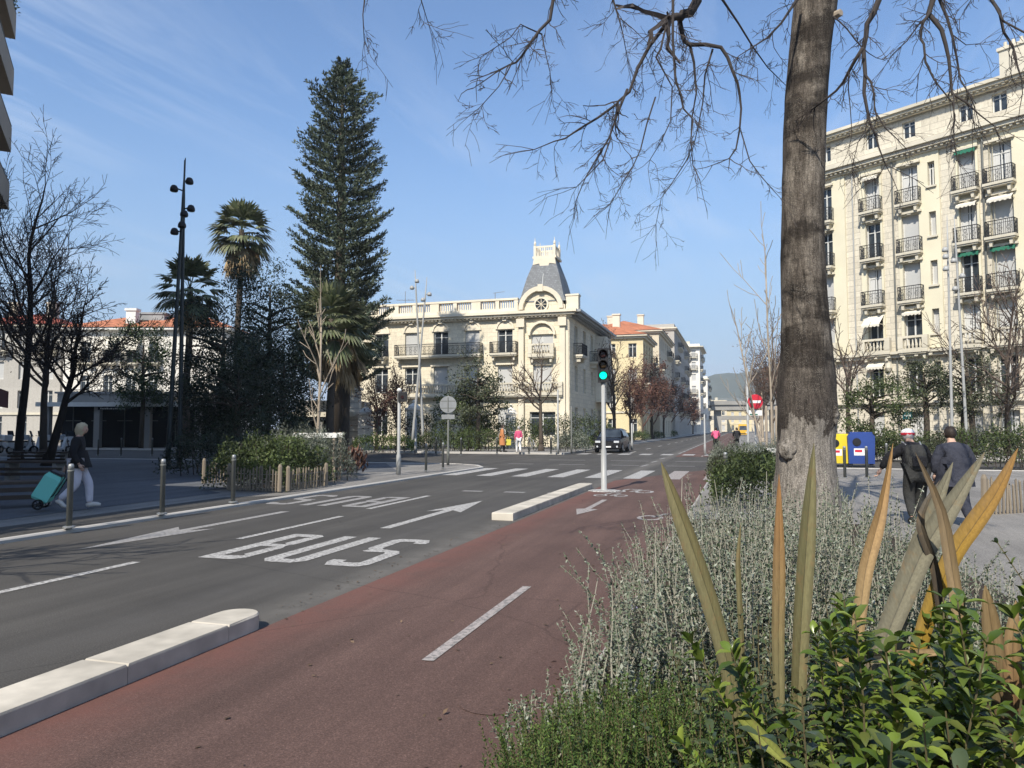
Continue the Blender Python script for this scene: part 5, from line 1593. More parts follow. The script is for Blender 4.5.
def traffic_light():
    q=G(604,491)
    t=thing('traffic_light','traffic light showing green on a pale pole at the end of the stone separator','traffic light',(q.x,q.y,0),R(10))
    m=MB(); m.lathe([(.1,-.02),(.1,.05),(.075,.06),(.075,1.05),(.055,1.12),(.055,3.0)],14); m.build('pole',MT['pole_light'],t,True)
    m=MB(); m.lathe([(.42,.0),(.4,.02),(.16,.03)],8); m.build('base',MT['mark'],t)
    m=MB(); m.bbox(-.14,.14,-.12,.12,2.86,3.76,.02); m.b(-.05,.05,.06,.12,2.7,2.86)
    hd=m.build('signal_head',MT['black'],t)
    for k,(z,mt) in enumerate(((3.59,'lens_off'),(3.31,'lens_amber'),(3.03,'green_lamp'))):
        m=MB(); m.lathe([(.098,-.135),(.09,-.15),(.05,-.157)],18,(0,0,z),'y'); m.build('lens',MT[mt],hd,True)
        m=MB(); n=10
        for i in range(n):
            a,b=R(-10)+R(200)*i/n,R(-10)+R(200)*(i+1)/n
            m.add([(.12*math.cos(a),-.121,z+.12*math.sin(a)),(.12*math.cos(b),-.121,z+.12*math.sin(b)),(.115*math.cos(b),-.29+.02*abs(math.cos(b)),z+.115*math.sin(b)),(.115*math.cos(a),-.29+.02*abs(math.cos(a)),z+.115*math.sin(a))],[(0,1,2,3)])
        m.build('visor',MT['black'],hd)
traffic_light()
def pole_thing(name,label,cat,px,py,h,r,mat='pole_light',group=None,extra=None,z=.1):
    q=G(px,py,z); t=thing(name,label,cat,(q.x,q.y,z),PHI*0.8,group)
    m=MB(); m.lathe([(r*1.5,-.03),(r*1.5,.6),(r*1.05,.68),(r,h-.03),(r*.4,h)],10); m.build('pole',MT[mat],t,True)
    if extra: extra(t)
    return t
def repeater(t):
    m=MB(); m.bbox(-.02,.26,-.1,.1,2.45,2.78,.02); hd=m.build('signal_box',MT['black'],t)
    m=MB(); m.lathe([(.06,0),(.05,-.02)],12,(.13,-.101,2.6),'y'); m.build('lens',MT['lens_off'],hd)
    m=MB(); m.lathe([(.07,2.8),(.09,2.84),(.04,2.92)],10); m.build('cap',MT['white'],t)
pole_thing('signal_post','pale post with a small dark signal box on the corner pavement','signal post',398.5,473.5,2.85,.055,'pole_light',None,repeater)
def round_back(t):
    m=MB(); m.lathe([(.36,-.02),(.36,.0)],28,(0,-.05,2.55),'y'); s=m.build('sign_back',MT['steel'],t)
    m=MB(); m.b(-.3,.3,-.075,-.071,2.68,2.71); m.b(-.3,.3,-.075,-.071,2.38,2.41); m.b(-.02,.02,-.09,-.071,2.25,2.85); m.build('bracket',MT['pole_grey'],s)
    m=MB(); m.b(-.28,.28,-.06,-.035,1.93,2.12); m.build('plate_back',MT['steel'],t)
pole_thing('road_sign','back of a round grey road sign above a small plate, on the corner pavement','road sign',448,464.5,2.95,.04,'pole_grey',None,round_back)
def no_entry(t):
    m=MB(); m.lathe([(.34,.0),(.34,-.02),(.335,-.024)],32,(0,-.06,2.75),'y'); s=m.build('sign_face',MT['sign_red'],t)
    m=MB(); m.b(-.25,.25,-.0885,-.0845,2.69,2.81); m.build('white_bar',MT['sign_white'],s)
    m=MB(); m.b(-.3,.3,-.075,-.05,2.12,2.36); s=m.build('plate',MT['sign_white'],t)
    m=MB(); m.b(-.26,.1,-.0785,-.0755,2.14,2.2); m.build('green_band',MT['awn_green'],s)
pole_thing('road_sign','red no-entry sign with a white bar over a small white plate','road sign',756,462,3.1,.045,'pole_light',None,no_entry)
pole_thing('pole','tall plain white pole just left of the no-entry sign','pole',748.5,458,4.7,.06,'pole_light')
pole_thing('pole','thin white post standing at the far crossing in mid avenue','pole',705,455,2.5,.05,'pole_light',None,None,.0)
pole_thing('pole','thin pale post in front of the garden entrance','pole',558,453.5,3.9,.05,'pole_light','thin posts before the round bush')
pole_thing('pole','thin greenish post before the round silvery bush','pole',571.5,453,2.9,.04,'pole_grey','thin posts before the round bush')
pole_thing('pole','grey post beside the leaning lamp posts','pole',415.5,452.5,2.1,.06,'pole_light')
pole_thing('pole','slim white post with a round top beyond the black car','pole',632,449.5,1.9,.06,'pole_light')
pole_thing('pole','pale post in front of the cream house, beside the pale lamp posts','pole',953.5,446,3.4,.07,'pole_light')

# bins
MT['bin_blue']=M('blue_bin_plastic',(.025,.06,.24),.55,.25,4); MT['bin_yellow']=M('yellow_bin_plastic',(.68,.53,.03),.55,.15,4)
def rbin(label,px,py,w,h,mat,seed):
    q=G(px,py,.1); t=thing('recycling_bin',label,'recycling bin',(q.x,q.y,.1),R(2),'street recycling bins')
    m=MB(); prof=[(-w/2,.05),(w/2,.05),(w/2+.03,h*.9),(w*.42,h),(-w*.42,h),(-w/2-.03,h*.9)]
    m.xzprism(prof,-.45,.15); m.build('body',mat,t)
    m=MB(); m.b(-w*.44,w*.44,-.4,.12,h+.001,h+.05); m.build('lid',mat,t)
    m=MB(); m.lathe([(.17,-.01),(.16,-.03),(.02,-.032)],16,(-w*.18,-.45,h*.72),'y'); m.build('opening',MT['black'],t)
    m=MB(); m.b(-w*.3,w*.12,-.456,-.4505,h*.3,h*.52); st=m.build('sticker',MT['sign_white'],t)
    m=MB(); m.b(-w*.26,w*.02,-.459,-.4565,h*.4,h*.48); m.build('sticker_band',MT['sign_red'],st)
    for sx in (-1,1):
        m=MB(); m.b(sx*w*.4-.06,sx*w*.4+.06,-.4,.1,-.0,.049); m.build('foot',MT['black'],t)
rbin('yellow recycling bin peeking out right of the big trunk',838,464,.9,1.25,MT['bin_yellow'],1)
rbin('blue recycling bin beside the yellow one',860,464.5,1.0,1.33,MT['bin_blue'],2)
q=W2(336,44)
t=thing('covered_scooter','small object under a blue tarpaulin behind the corner planter','covered scooter',q,R(20))
m=MB(); rr=random.Random(3)
prof=[(-.85,0,.25),(-.6,.5,.3),(-.3,.78,.32),(.1,.72,.3),(.35,.98,.28),(.55,.95,.2),(.8,.4,.25),(.88,0,.2)]
vs=[];n=10
for x,z,wd in prof:
    for k in range(n):
        a=PI*k/(n-1); vs.append((x,wd*math.cos(a)*(1+.1*rr.random()),(z+.06)*math.sin(a)**.5*(1+.05*rr.random()) if 0<k<n-1 else 0.0))
fs=[(i*n+k,i*n+k+1,(i+1)*n+k+1,(i+1)*n+k) for i in range(len(prof)-1) for k in range(n-1)]
m.add(vs,fs).build('tarpaulin',MT['bin_blue'],t,True)
m=MB(); m.lathe([(.22,-.05),(.22,.05)],12,(-.6,0,.2),'y'); m.build('wheel',MT['rubber'],t)
m=MB(); m.lathe([(.22,-.05),(.22,.05)],12,(.62,0,.2),'y'); m.build('wheel',MT['rubber'],t)

# plaza benches of thick dark slats
def bench(label,loc,rz,L,h=.5,back=False):
    t=thing('bench',label,'bench',loc,rz,'dark wooden benches on the plaza')
    m=MB()
    for k in range(5): m.bbox(-L/2,L/2,-.3+.13*k,-.3+.13*k+.1,h-.06,h,.008)
    m.build('seat',MT['wood_dark'],t)
    for x in (-L*.42,0,L*.42):
        m=MB(); m.bbox(x-.06,x+.06,-.26,.26,-.02,h-.061,.01); m.build('leg',MT['concrete'],t)
    for z in (.12,.27):
        m=MB(); m.bbox(-L/2+.03,L/2-.03,-.3,-.262,z,z+.09,.005); m.build('front_slat',MT['wood_dark'],t)
    if back:
        m=MB()
        for z in (.6,.74): m.bbox(-L/2,L/2,.3,.34,z,z+.1,.006)
        m.build('backrest',MT['wood_dark'],t)
q=G(12,479,.1); bench('long dark bench right behind the woman with the trolley',(q.x,q.y,.1),PHI,3.4,.55)
q=G(2,508,.1); bench('dark bench end at the left edge of the picture, nearest the road',(q.x-.6,q.y+.3,.1),PHI+.5,2.2,.48)
q=G(40,463,.1); bench('dark bench farther back near the forked tree',(q.x,q.y,.1),PHI,2.6,.5)

# parked white scooters in the shade
MT['scooter']=M('white_scooter_fairing',(.55,.57,.58),.35,.1,4)
def scooter_proto():
    t=thing('parked_scooter','pale parked scooter','scooter',(0,0,0),0,'parked scooters behind the benches')
    for x in (-.62,.62):
        m=MB(); pts=[(x+.2*math.cos(a),0,.24+.2*math.sin(a)) for a in [2*PI*k/14 for k in range(15)]]; m.tube(pts,.055,6,False); w=m.build('wheel',MT['rubber'],t,True)
        m=MB(); m.lathe([(.13,-.03),(.13,.03)],12,(x,0,.24),'y'); m.build('rim',MT['steel'],w)
    m=MB(); m.xzprism([(-.8,.5),(-.55,.35),(-.1,.25),(.3,.25),(.42,.9),(.5,1.0),(.4,1.02),(.22,.36),(-.08,.36),(-.15,.68),(-.8,.7)],-.15,.15); m.build('fairing',MT['scooter'],t)
    m=MB(); m.xzprism([(-.82,.701),(-.16,.69),(-.12,.75),(-.3,.8),(-.8,.8)],-.14,.14); m.build('seat',MT['black'],t)
    m=MB(); m.tube([(.62,0,.24),(.45,0,1.05)],.035,6); m.tube([(.42,-.32,1.08),(.45,0,1.04),(.42,.32,1.08)],.022,5); m.build('handlebar',MT['black'],t)
    m=MB(); m.add([(.5,-.2,1.03),(.5,.2,1.03),(.38,.17,1.38),(.38,-.17,1.38)],[(0,1,2,3)]); m.build('windscreen',MT['glass'],t)
    m=MB(); m.bbox(-1.0,-.6,-.19,.19,.82,1.14,.03); m.build('top_box',MT['scooter'],t)
    return t
sc=scooter_proto()
for k,(px,d,rz,lab) in enumerate(((8,47,2.0,'leftmost parked scooter in the shade, cropped by the frame'),(24,45,1.2,'pale scooter left of the first black trunk gap'),(36,46,1.7,'pale scooter between the two left trunks'),(60,45.5,1.3,'pale scooter just left of the forked trunk foot'),(69,47,2.1,'pale scooter behind the woman\'s head'))):
    b=W2(px,d)
    if k==0: sc.location=b; sc.rotation_euler=(0,0,rz); sc['label']=lab
    else: dup(sc,b,rz,lab)

# ------------------------------------------------------------------ people
MT['skin']=M('skin',(.5,.32,.24),.6,.08,8); MT['blonde']=M('light_hair',(.5,.42,.28),.7,.2,30); MT['greyhair']=M('grey_hair',(.4,.38,.36),.7,.2,30); MT['darkhair']=M('dark_hair',(.035,.025,.02),.6,.2,30)
MT['cloth_black']=M('black_cloth',(.014,.014,.017),.85,.25,8,bmp=.8,bscale=7,bdist=.05); MT['cloth_lilac']=M('white_trousers',(.62,.6,.66),.85,.08,8,bmp=.8,bscale=8,bdist=.05); MT['cloth_orange']=M('orange_coat_cloth',(.52,.22,.09),.85,.15,8)
MT['cloth_pink']=M('pink_jacket_cloth',(.62,.1,.2),.8,.12,8); MT['cloth_white']=M('white_cloth',(.7,.7,.7),.85,.06,8); MT['cloth_navy']=M('dark_navy_cloth',(.045,.048,.065),.85,.2,8,bmp=.8,bscale=7,bdist=.05)
MT['cloth_grey']=M('dark_grey_cloth',(.04,.04,.038),.85,.25,8,bmp=.8,bscale=8,bdist=.05); MT['cloth_hivis']=M('yellow_bag',(.6,.55,.08),.8,.1,8); MT['teal']=M('mint_trolley_cloth',(.2,.62,.52),.75,.07,5)
MT['shoe']=M('dark_shoes',(.03,.026,.022),.6,.2,10); MT['shoe_white']=M('pale_shoes',(.55,.52,.48),.6,.1,10)
def skin_mesh(name,verts,edges,rads,mat,parent,sub=1,root=0):
    me=bpy.data.meshes.new(name); me.from_pydata([tuple(v) for v in verts],edges,[]); me.update()
    o=bpy.data.objects.new(name,me); COL.objects.link(o)
    md=o.modifiers.new('s','SKIN'); md.use_smooth_shade=True
    if not me.skin_vertices: pass
    sv=me.skin_vertices[0].data
    for i,r in enumerate(rads):
        sv[i].radius=(r,r) if not hasattr(r,'__len__') else r
        sv[i].use_root=(i==root)
    ss=o.modifiers.new('u','SUBSURF'); ss.levels=sub; ss.render_levels=sub
    dg=bpy.context.evaluated_depsgraph_get(); dg.update()
    em=bpy.data.meshes.new_from_object(o.evaluated_get(dg))
    bpy.data.objects.remove(o); bpy.data.meshes.remove(me)
    em.name=name; em.polygons.foreach_set('use_smooth',[True]*len(em.polygons))
    return link(name,em,mat,parent)
def V(*a): return Vector(a)
def person(label,loc,rz,h,pose,top,bottom,hair,shoes,coat=0.0,group=None,hairlen=0.0,hat=None,build=1.0):
    """local: x right, y forward, z up for a 1.7 m figure, scaled to h. pose: dict of joints"""
    t=thing('person',label,'person',loc,rz,group)
    s=h/1.7; t.scale=(s,s,s)
    J=dict(pelvis=V(0,0,.93),spine=V(0,.0,1.15),chest=V(0,.0,1.33),neck=V(0,.01,1.47),head=V(0,.03,1.58),
      ls=V(-.15,0,1.375),le=V(-.22,-.02,1.12),lw=V(-.22,.05,.87),rs=V(.15,0,1.375),re=V(.22,-.02,1.12),rw=V(.22,.05,.87),
      lh=V(-.09,0,.9),lk=V(-.1,.02,.5),la=V(-.1,0,.08),lt=V(-.1,.16,.03),rh=V(.09,0,.9),rk=V(.1,.02,.5),ra=V(.1,0,.08),rt=V(.1,.16,.03))
    for k,v in pose.items(): J[k]=V(*v)
    nm=['pelvis','spine','chest','neck','head','ls','le','lw','rs','re','rw','lh','lk','la','lt','rh','rk','ra','rt']
    ix={n:i for i,n in enumerate(nm)}
    vs=[J[n] for n in nm]; r=[.12,.105,.115,.05,.085,.055,.042,.03,.055,.042,.03,.085,.058,.042,.03,.085,.058,.042,.03]
    ed=[('pelvis','spine'),('spine','chest'),('chest','neck'),('neck','head'),('chest','ls'),('ls','le'),('le','lw'),('chest','rs'),('rs','re'),('re','rw'),('pelvis','lh'),('lh','lk'),('lk','la'),('la','lt'),('pelvis','rh'),('rh','rk'),('rk','ra'),('ra','rt')]
    ed=[(ix[a],ix[b]) for a,b in ed]
    body=skin_mesh('body',vs,ed,r,MT['skin'],t,2)
    # head shape, face, hands with fingers joined into the body mesh
    bm=bmesh.new(); bm.from_mesh(body.data)
    hd=J['head']; fw=(J.get('look') or V(0,1,0)); fw=V(fw.x,fw.y,fw.z).normalized(); rt_=fw.cross(V(0,0,1)).normalized(); up=rt_.cross(fw)
    Mh=Matrix.Translation(hd+up*.03)@Matrix((rt_.to_4d(),fw.to_4d(),up.to_4d(),V(0,0,0).to_4d())).transposed()
    Mh=Matrix.Translation(hd+up*.03)@Matrix(((rt_.x,fw.x,up.x),(rt_.y,fw.y,up.y),(rt_.z,fw.z,up.z))).to_4x4()
    ret=bmesh.ops.create_uvsphere(bm,u_segments=14,v_segments=10,radius=1.0)
    for v in ret['verts']:
        c=v.co.copy(); z=c.z*.12; y=c.y*.1; x=c.x*.078
        if c.z<0: x*=1+.22*c.z; y*=1+.1*c.z
        if c.y>.8 and abs(c.z)<.35: y+=.012*(1-abs(c.x)*3) if abs(c.x)<.33 else -.006   # nose and eye sockets
        v.co=Mh@V(x,y,z)
    for sx in (-1,1):
        ret=bmesh.ops.create_uvsphere(bm,u_segments=6,v_segments=5,radius=1.0)
        for v in ret['verts']: v.co=Mh@V(sx*.08+v.co.x*.012,-.005+v.co.y*.022,v.co.z*.032)
    for el,wr in (('le','lw'),('re','rw')):
        d=(J[wr]-J[el]).normalized(); sd_=d.cross(V(0,1,0)); sd_=sd_.normalized() if sd_.length>.1 else V(1,0,0)
        fr=sd_.cross(d)
        c=J[wr]
        mb=MB(); mb.tube([c,c+d*.04,c+d*.09],[.026,.036,.03],6)
        for k,fl in enumerate((.06,.072,.068,.052)):
            o=c+d*.088+fr*(.024-.016*k)
            mb.tube([o,o+d*fl*.55,o+d*fl*.8-sd_*fl*.25,o+d*fl*.85-sd_*fl*.5],[.009,.0085,.008,.005],5)
        o=c+d*.03+fr*.03
        mb.tube([o,o+fr*.025+d*.03,o+fr*.025+d*.06],[.011,.01,.006],5)
        nb=[bm.verts.new(v) for v in mb.v]
        for f in mb.f: bm.faces.new([nb[i] for i in f])
    bm.to_mesh(body.data); bm.free(); body.data.polygons.foreach_set('use_smooth',[True]*len(body.data.polygons))
    # jacket (torso + sleeves), trousers, shoes
    b=build
    tv=['pelvis','spine','chest','neck','ls','le','lw','rs','re','rw']; I={n:i for i,n in enumerate(tv)}
    vs=[J[n].copy() for n in tv]; vs[3]=J['chest'].lerp(J['neck'],.75)
    for wr,el in (('lw','le'),('rw','re')): vs[I[wr]]=J[el].lerp(J[wr],.95)
    vs.append(J['pelvis']+V(0,0,-.09)); rr=[(.175*b,.135*b),(.165*b,.13*b),(.165*b,.135*b),(.075,.075),(.085*b,.085*b),(.066*b,.066*b),(.052,.052),(.085*b,.085*b),(.066*b,.066*b),(.052,.052),(.17*b,.14*b)]
    ed=[('pelvis','spine'),('spine','chest'),('chest','neck'),('chest','ls'),('ls','le'),('le','lw'),('chest','rs'),('rs','re'),('re','rw')]
    skin_mesh('jacket',vs,[(I[a],I[c]) for a,c in ed]+[(0,10)],rr,top,t,2,2)
    lv=['pelvis','lh','lk','la','rh','rk','ra']; I={n:i for i,n in enumerate(lv)}
    vs=[J[n].copy() for n in lv]
    for n_,k_ in (('la','lk'),('ra','rk')): vs[I[n_]]=J[k_].lerp(J[n_],1.0)
    skin_mesh('trousers',vs,[(0,1),(1,2),(2,3),(0,4),(4,5),(5,6)],[.14*b,.105*b,.08*b,.065,.105*b,.08*b,.065],bottom,t,2)
    if coat:
        m=MB(); n=16; rings=[]
        pv=J['pelvis']; zt=J['spine'].z+.02; zb=pv.z-coat
        cx=(J['lk']+J['rk'])/2
        for i in range(6):
            f=i/5; z=zt+(zb-zt)*f; c=J['spine'].lerp(V(pv.x+(cx.x-pv.x)*.4,pv.y+(cx.y-pv.y)*.4,zb),f)
            rx=(.185+.035*f)*b; ry=(.15+.045*f)*b
            for k in range(n):
                a=2*PI*k/n; wv=1+.05*f*math.sin(5*a)
                m.v.append((c.x+rx*wv*math.cos(a),c.y+ry*wv*math.sin(a),z))
        for i in range(5):
            for k in range(n):
                k2=(k+1)%n; m.f.append((i*n+k,i*n+k2,(i+1)*n+k2,(i+1)*n+k))
        m.build('coat_skirt',top,t,True)
    for an,to in (('la','lt'),('ra','rt')):
        d=J[to]-J[an]; f=V(d.x,d.y,0); f=f.normalized() if f.length>.02 else V(0,1,0)
        c=J[an]; dz=min(J[an].z,.1)
        heel=c-f*.05+V(0,0,-.05); toe=J[to]+f*.05
        m=MB(); m.tube([heel,c+V(0,0,-.02),J[to]+V(0,0,.015),toe],[.045,.055,.045,.03],8); m.build('shoe',shoes,t,True)
    if hair is not None:
        bm=bmesh.new(); ret=bmesh.ops.create_uvsphere(bm,u_segments=16,v_segments=12,radius=1.0)
        for v in list(bm.verts):
            c=v.co
            if c.y>.35 and c.z<.45: pass
            x,y,z=c.x*.092,c.y*.112-.012,c.z*.118+.022
            if c.z<0: z-=hairlen*(-c.z); x*=1-.1*hairlen
            wv=1+.05*math.sin(9*c.x+5*c.z)+.04*math.sin(13*c.y)
            v.co=Mh@V(x*wv,y*wv,z*wv)
        inv=Mh.inverted()
        kill=[]
        for f in bm.faces:
            c=inv@f.calc_center_median()
            if c.y>.045 and c.z<.075: kill.append(f)
            elif c.z<-.06-hairlen: kill.append(f)
        bmesh.ops.delete(bm,geom=kill,context='FACES')
        me=bpy.data.meshes.new('hair'); bm.to_mesh(me); bm.free()
        o=link('hair',me,hair,t); me.polygons.foreach_set('use_smooth',[True]*len(me.polygons))
    # eyes and mouth
    m=MB()
    for sx in (-1,1): m.lathe([(.011,.0),(.008,.004)],8,(0,0,0),'y'); 
    e=MB()
    for sx in (-1,1):
        q=MB(); q.lathe([(.012,.088),(.009,.094)],8,(sx*.03,0,.012),'y'); e.add(q.v,q.f)
    q=MB(); q.b(-.022,.022,.08,.092,-.06,-.052); e.add(q.v,q.f)
    e.v=[tuple(Mh@V(*p)) for p in e.v]; e.build('face_features',MT['darkhair'],t)
    t['J']=0
    del t['J']
    return t,J,s
# woman with the mint trolley (walks to the right, pulling)
q=G(76,509,.1)
RZ_W=PHI-R(72)
wm,JW,sW=person('blonde person in black jacket and pale trousers pulling a mint shopping trolley',(q.x,q.y,.1),RZ_W,1.62,
  dict(lk=(-.1,.2,.5),la=(-.1,.22,.1),lt=(-.1,.37,.06),rk=(.1,.02,.5),ra=(.1,-.28,.2),rt=(.1,-.2,.06),le=(-.25,-.12,1.13),lw=(-.25,-.24,.86),re=(.24,-.05,1.12),rw=(.24,.08,.9),head=(0,.05,1.57),look=(0,.95,-.3)),
  MT['cloth_black'],MT['cloth_lilac'],MT['blonde'],MT['shoe_white'],build=1.12,hairlen=.07,coat=.1)
def trolley():
    hand=Matrix.Rotation(RZ_W,4,'Z')@(JW['lw']*sW)+Vector((q.x,q.y,.1))
    back=Matrix.Rotation(RZ_W,4,'Z')@Vector((0,-1,0)); side=Matrix.Rotation(RZ_W,4,'Z')@Vector((1,0,0))
    base=hand+back*.40; base.z=.1
    t=thing('shopping_trolley','mint green two-wheeled shopping trolley tilted behind the blonde person','shopping trolley',tuple(base),RZ_W)
    # local: y forward towards the hand
    L=Vector((0,.40,hand.z-.1))
    ax=Vector((0,.48,.86)).normalized(); nrm=Vector((0,-ax.z,ax.y))
    o=Vector((0,.02,.14))
    m=MB(); w=.2; dp=.15
    vs=[]
    for f,s in ((0,.85),(.08,1),(.85,1),(1,.8)):
        c=o+ax*(.56*f)+nrm*.06
        for x,y in ((-1,-1),(1,-1),(1,1),(-1,1)): 
            vs.append(c+Vector((x*w*s,0,0))+nrm*(y*dp*s))
    m.add(vs,[(3,2,1,0),(12,13,14,15)]+[(k*4+i,k*4+(i+1)%4,k*4+4+(i+1)%4,k*4+4+i) for k in range(3) for i in range(4)])
    m.build('bag',MT['teal'],t)
    m=MB(); c=o+ax*.57+nrm*.06; m.add([c+Vector((x*w*.84,0,0))+nrm*(y*dp*.84) for x,y in ((-1,-1),(1,-1),(1,1),(-1,1))]+[c+ax*.03+Vector((x*w*.7,0,0))+nrm*(y*dp*.7) for x,y in ((-1,-1),(1,-1),(1,1),(-1,1))],[(4,5,6,7)]+[(i,(i+1)%4,4+(i+1)%4,4+i) for i in range(4)]); m.build('flap',MT['black'],t)
    m=MB()
    for sx in (-1,1): m.tube([Vector((sx*.15,-.02,.1)),o+ax*.2+Vector((sx*.15,0,0))-nrm*.11,o+ax*.6+Vector((sx*.15,0,0))-nrm*.11,L+Vector((sx*.09,0,0))],.011,5)
    m.tube([L+Vector((-.1,0,0)),L+Vector((.1,0,0))],.016,6); m.tube([(-.22,-.02,.1),(.22,-.02,.1)],.012,5)
    m.build('frame',MT['black'],t)
    for sx in (-1,1):
        m=MB(); pts=[(sx*.22,-.02+.085*math.cos(a),.1+.085*math.sin(a)) for a in [2*PI*k/14 for k in range(15)]]; m.tube(pts,.016,6,False); wl=m.build('wheel',MT['rubber'],t,True)
        m=MB(); m.tube([(sx*.22-.012,-.02,.1),(sx*.22+.012,-.02,.1)],.03,8)
        for k in range(3):
            a=PI*k/3; m.tube([(sx*.22,-.02+.08*math.cos(a),.1+.08*math.sin(a)),(sx*.22,-.02-.08*math.cos(a),.1-.08*math.sin(a))],.008,4)
        m.build('rim',MT['black'],wl)
trolley()
WALK=dict(lk=(-.1,.16,.5),la=(-.1,.14,.09),lt=(-.1,.3,.04),rk=(.1,.04,.5),ra=(.1,-.2,.14),rt=(.1,-.08,.04))
q=G(502,452.2,.1)
person('person in a long orange coat walking with a yellow bag by the hedge',(q.x,q.y,.1),PHI-R(80),1.72,dict(WALK,le=(-.24,.06,1.12),lw=(-.22,.26,1.02),re=(.26,0,1.12),rw=(.26,.12,.9)),MT['cloth_orange'],MT['cloth_grey'],MT['darkhair'],MT['shoe'],coat=.48,build=1.1)
b_=Vector((q.x,q.y,.1)); rt2=Vector((CP,SP,0))
t=thing('shopping_bag','pale yellow bag hanging from the hand of the walker in orange','bag',tuple(b_+rt2*.42+Vector((0,0,.45))),PHI)
m=MB(); m.xzprism([(-.14,0),(.14,0),(.17,.38),(-.17,.38)],-.06,.06); m.build('bag_body',MT['cloth_hivis'],t); m=MB(); m.tube([(-.08,0,.38),(-.04,0,.52),(.04,0,.52),(.08,0,.38)],.012,4); m.build('handle',MT['cloth_hivis'],t)
q=G(518.5,453,.1)
person('person in a pink jacket and white trousers seen from behind',(q.x,q.y,.1),PHI+R(6),1.62,dict(WALK,head=(.01,.03,1.58)),MT['cloth_pink'],MT['cloth_white'],MT['greyhair'],MT['shoe_white'],build=1.08)
# the two walkers on the right
q=G(917,524,.1)
person('bent person in black with a backpack and pale cap, walking away behind the flax leaves',(q.x,q.y,.1),PHI-R(12),1.62,
  dict(pelvis=(0,-.05,.92),spine=(0,.05,1.12),chest=(0,.16,1.28),neck=(0,.25,1.38),head=(0,.34,1.44),ls=(-.17,.15,1.25),le=(-.38,.16,1.12),lw=(-.5,.2,.9),rs=(.17,.15,1.25),re=(.27,.14,1.06),rw=(.25,.22,.84),
   lh=(-.09,-.04,.89),lk=(-.1,.06,.5),la=(-.1,-.14,.12),lt=(-.1,0,.04),rh=(.09,-.04,.89),rk=(.1,.12,.5),ra=(.1,.1,.09),rt=(.1,.26,.04),look=(0,.9,-.45)),
  MT['cloth_black'],MT['cloth_grey'],MT['greyhair'],MT['shoe'],build=1.25)
bk=Vector((q.x,q.y,.1)); fwd=Vector((-math.sin(PHI-R(12)),math.cos(PHI-R(12)),0))
p=bk+fwd*-.12+Vector((0,0,.86))
t=thing('backpack','dark backpack with pale straps on the bent walker','backpack',tuple(p),PHI-R(12))
m=MB(); 
vs=[]
for z,wx,wy,oy in ((0,.13,.08,0),(.08,.17,.11,.0),(.3,.165,.11,.09),(.42,.12,.07,.15)):
    for k in range(10):
        a=2*PI*k/10; vs.append((wx*math.cos(a),oy+wy*math.sin(a),z))
fs=[(i*10+k,i*10+(k+1)%10,(i+1)*10+(k+1)%10,(i+1)*10+k) for i in range(3) for k in range(10)]+[tuple(range(9,-1,-1)),tuple(range(30,40))]
m.add(vs,fs).build('pack',MT['cloth_grey'],t,True)
m=MB(); m.bbox(-.1,.1,-.13,-.09,.08,.24,.02); m.build('pocket',MT['cloth_black'],t)
for sx in (-1,1):
    m=MB(); m.tube([(sx*.11,.16,.4),(sx*.13,.3,.46),(sx*.13,.36,.3)],.018,5); m.build('strap',MT['steel'],t)
hp=bk+fwd*.34+Vector((0,0,1.44*1.62/1.7+.06))
t=thing('cap','pale cap with a red band on the bent walker\'s head','cap',tuple(hp),PHI-R(12))
m=MB(); m.lathe([(.105,0),(.108,.03),(.09,.085),(.03,.11)],14); m.build('crown',MT['cloth_white'],t,True)
m=MB(); m.lathe([(.107,.0),(.11,.012),(.11,.032),(.107,.04)],14); m.build('band',MT['sign_red'],t)
m=MB(); m.xzprism([(-.08,0),(.08,0),(.08,.008),(-.08,.008)],.08,.2); m.build('peak',MT['cloth_white'],t)
q=G(958,527,.1)
person('broad person in a dark navy coat walking away, right of the backpack walker',(q.x,q.y,.1),PHI-R(4),1.6,dict(WALK,spine=(0,.03,1.14),chest=(0,.08,1.31),neck=(0,.12,1.42),head=(0,.17,1.51),ls=(-.18,.08,1.27),rs=(.18,.08,1.27),le=(-.3,.06,1.1),re=(.3,.06,1.1),lw=(-.28,.14,.86),rw=(.28,.14,.86)),MT['cloth_navy'],MT['cloth_navy'],MT['darkhair'],MT['shoe'],coat=.25,build=1.4)

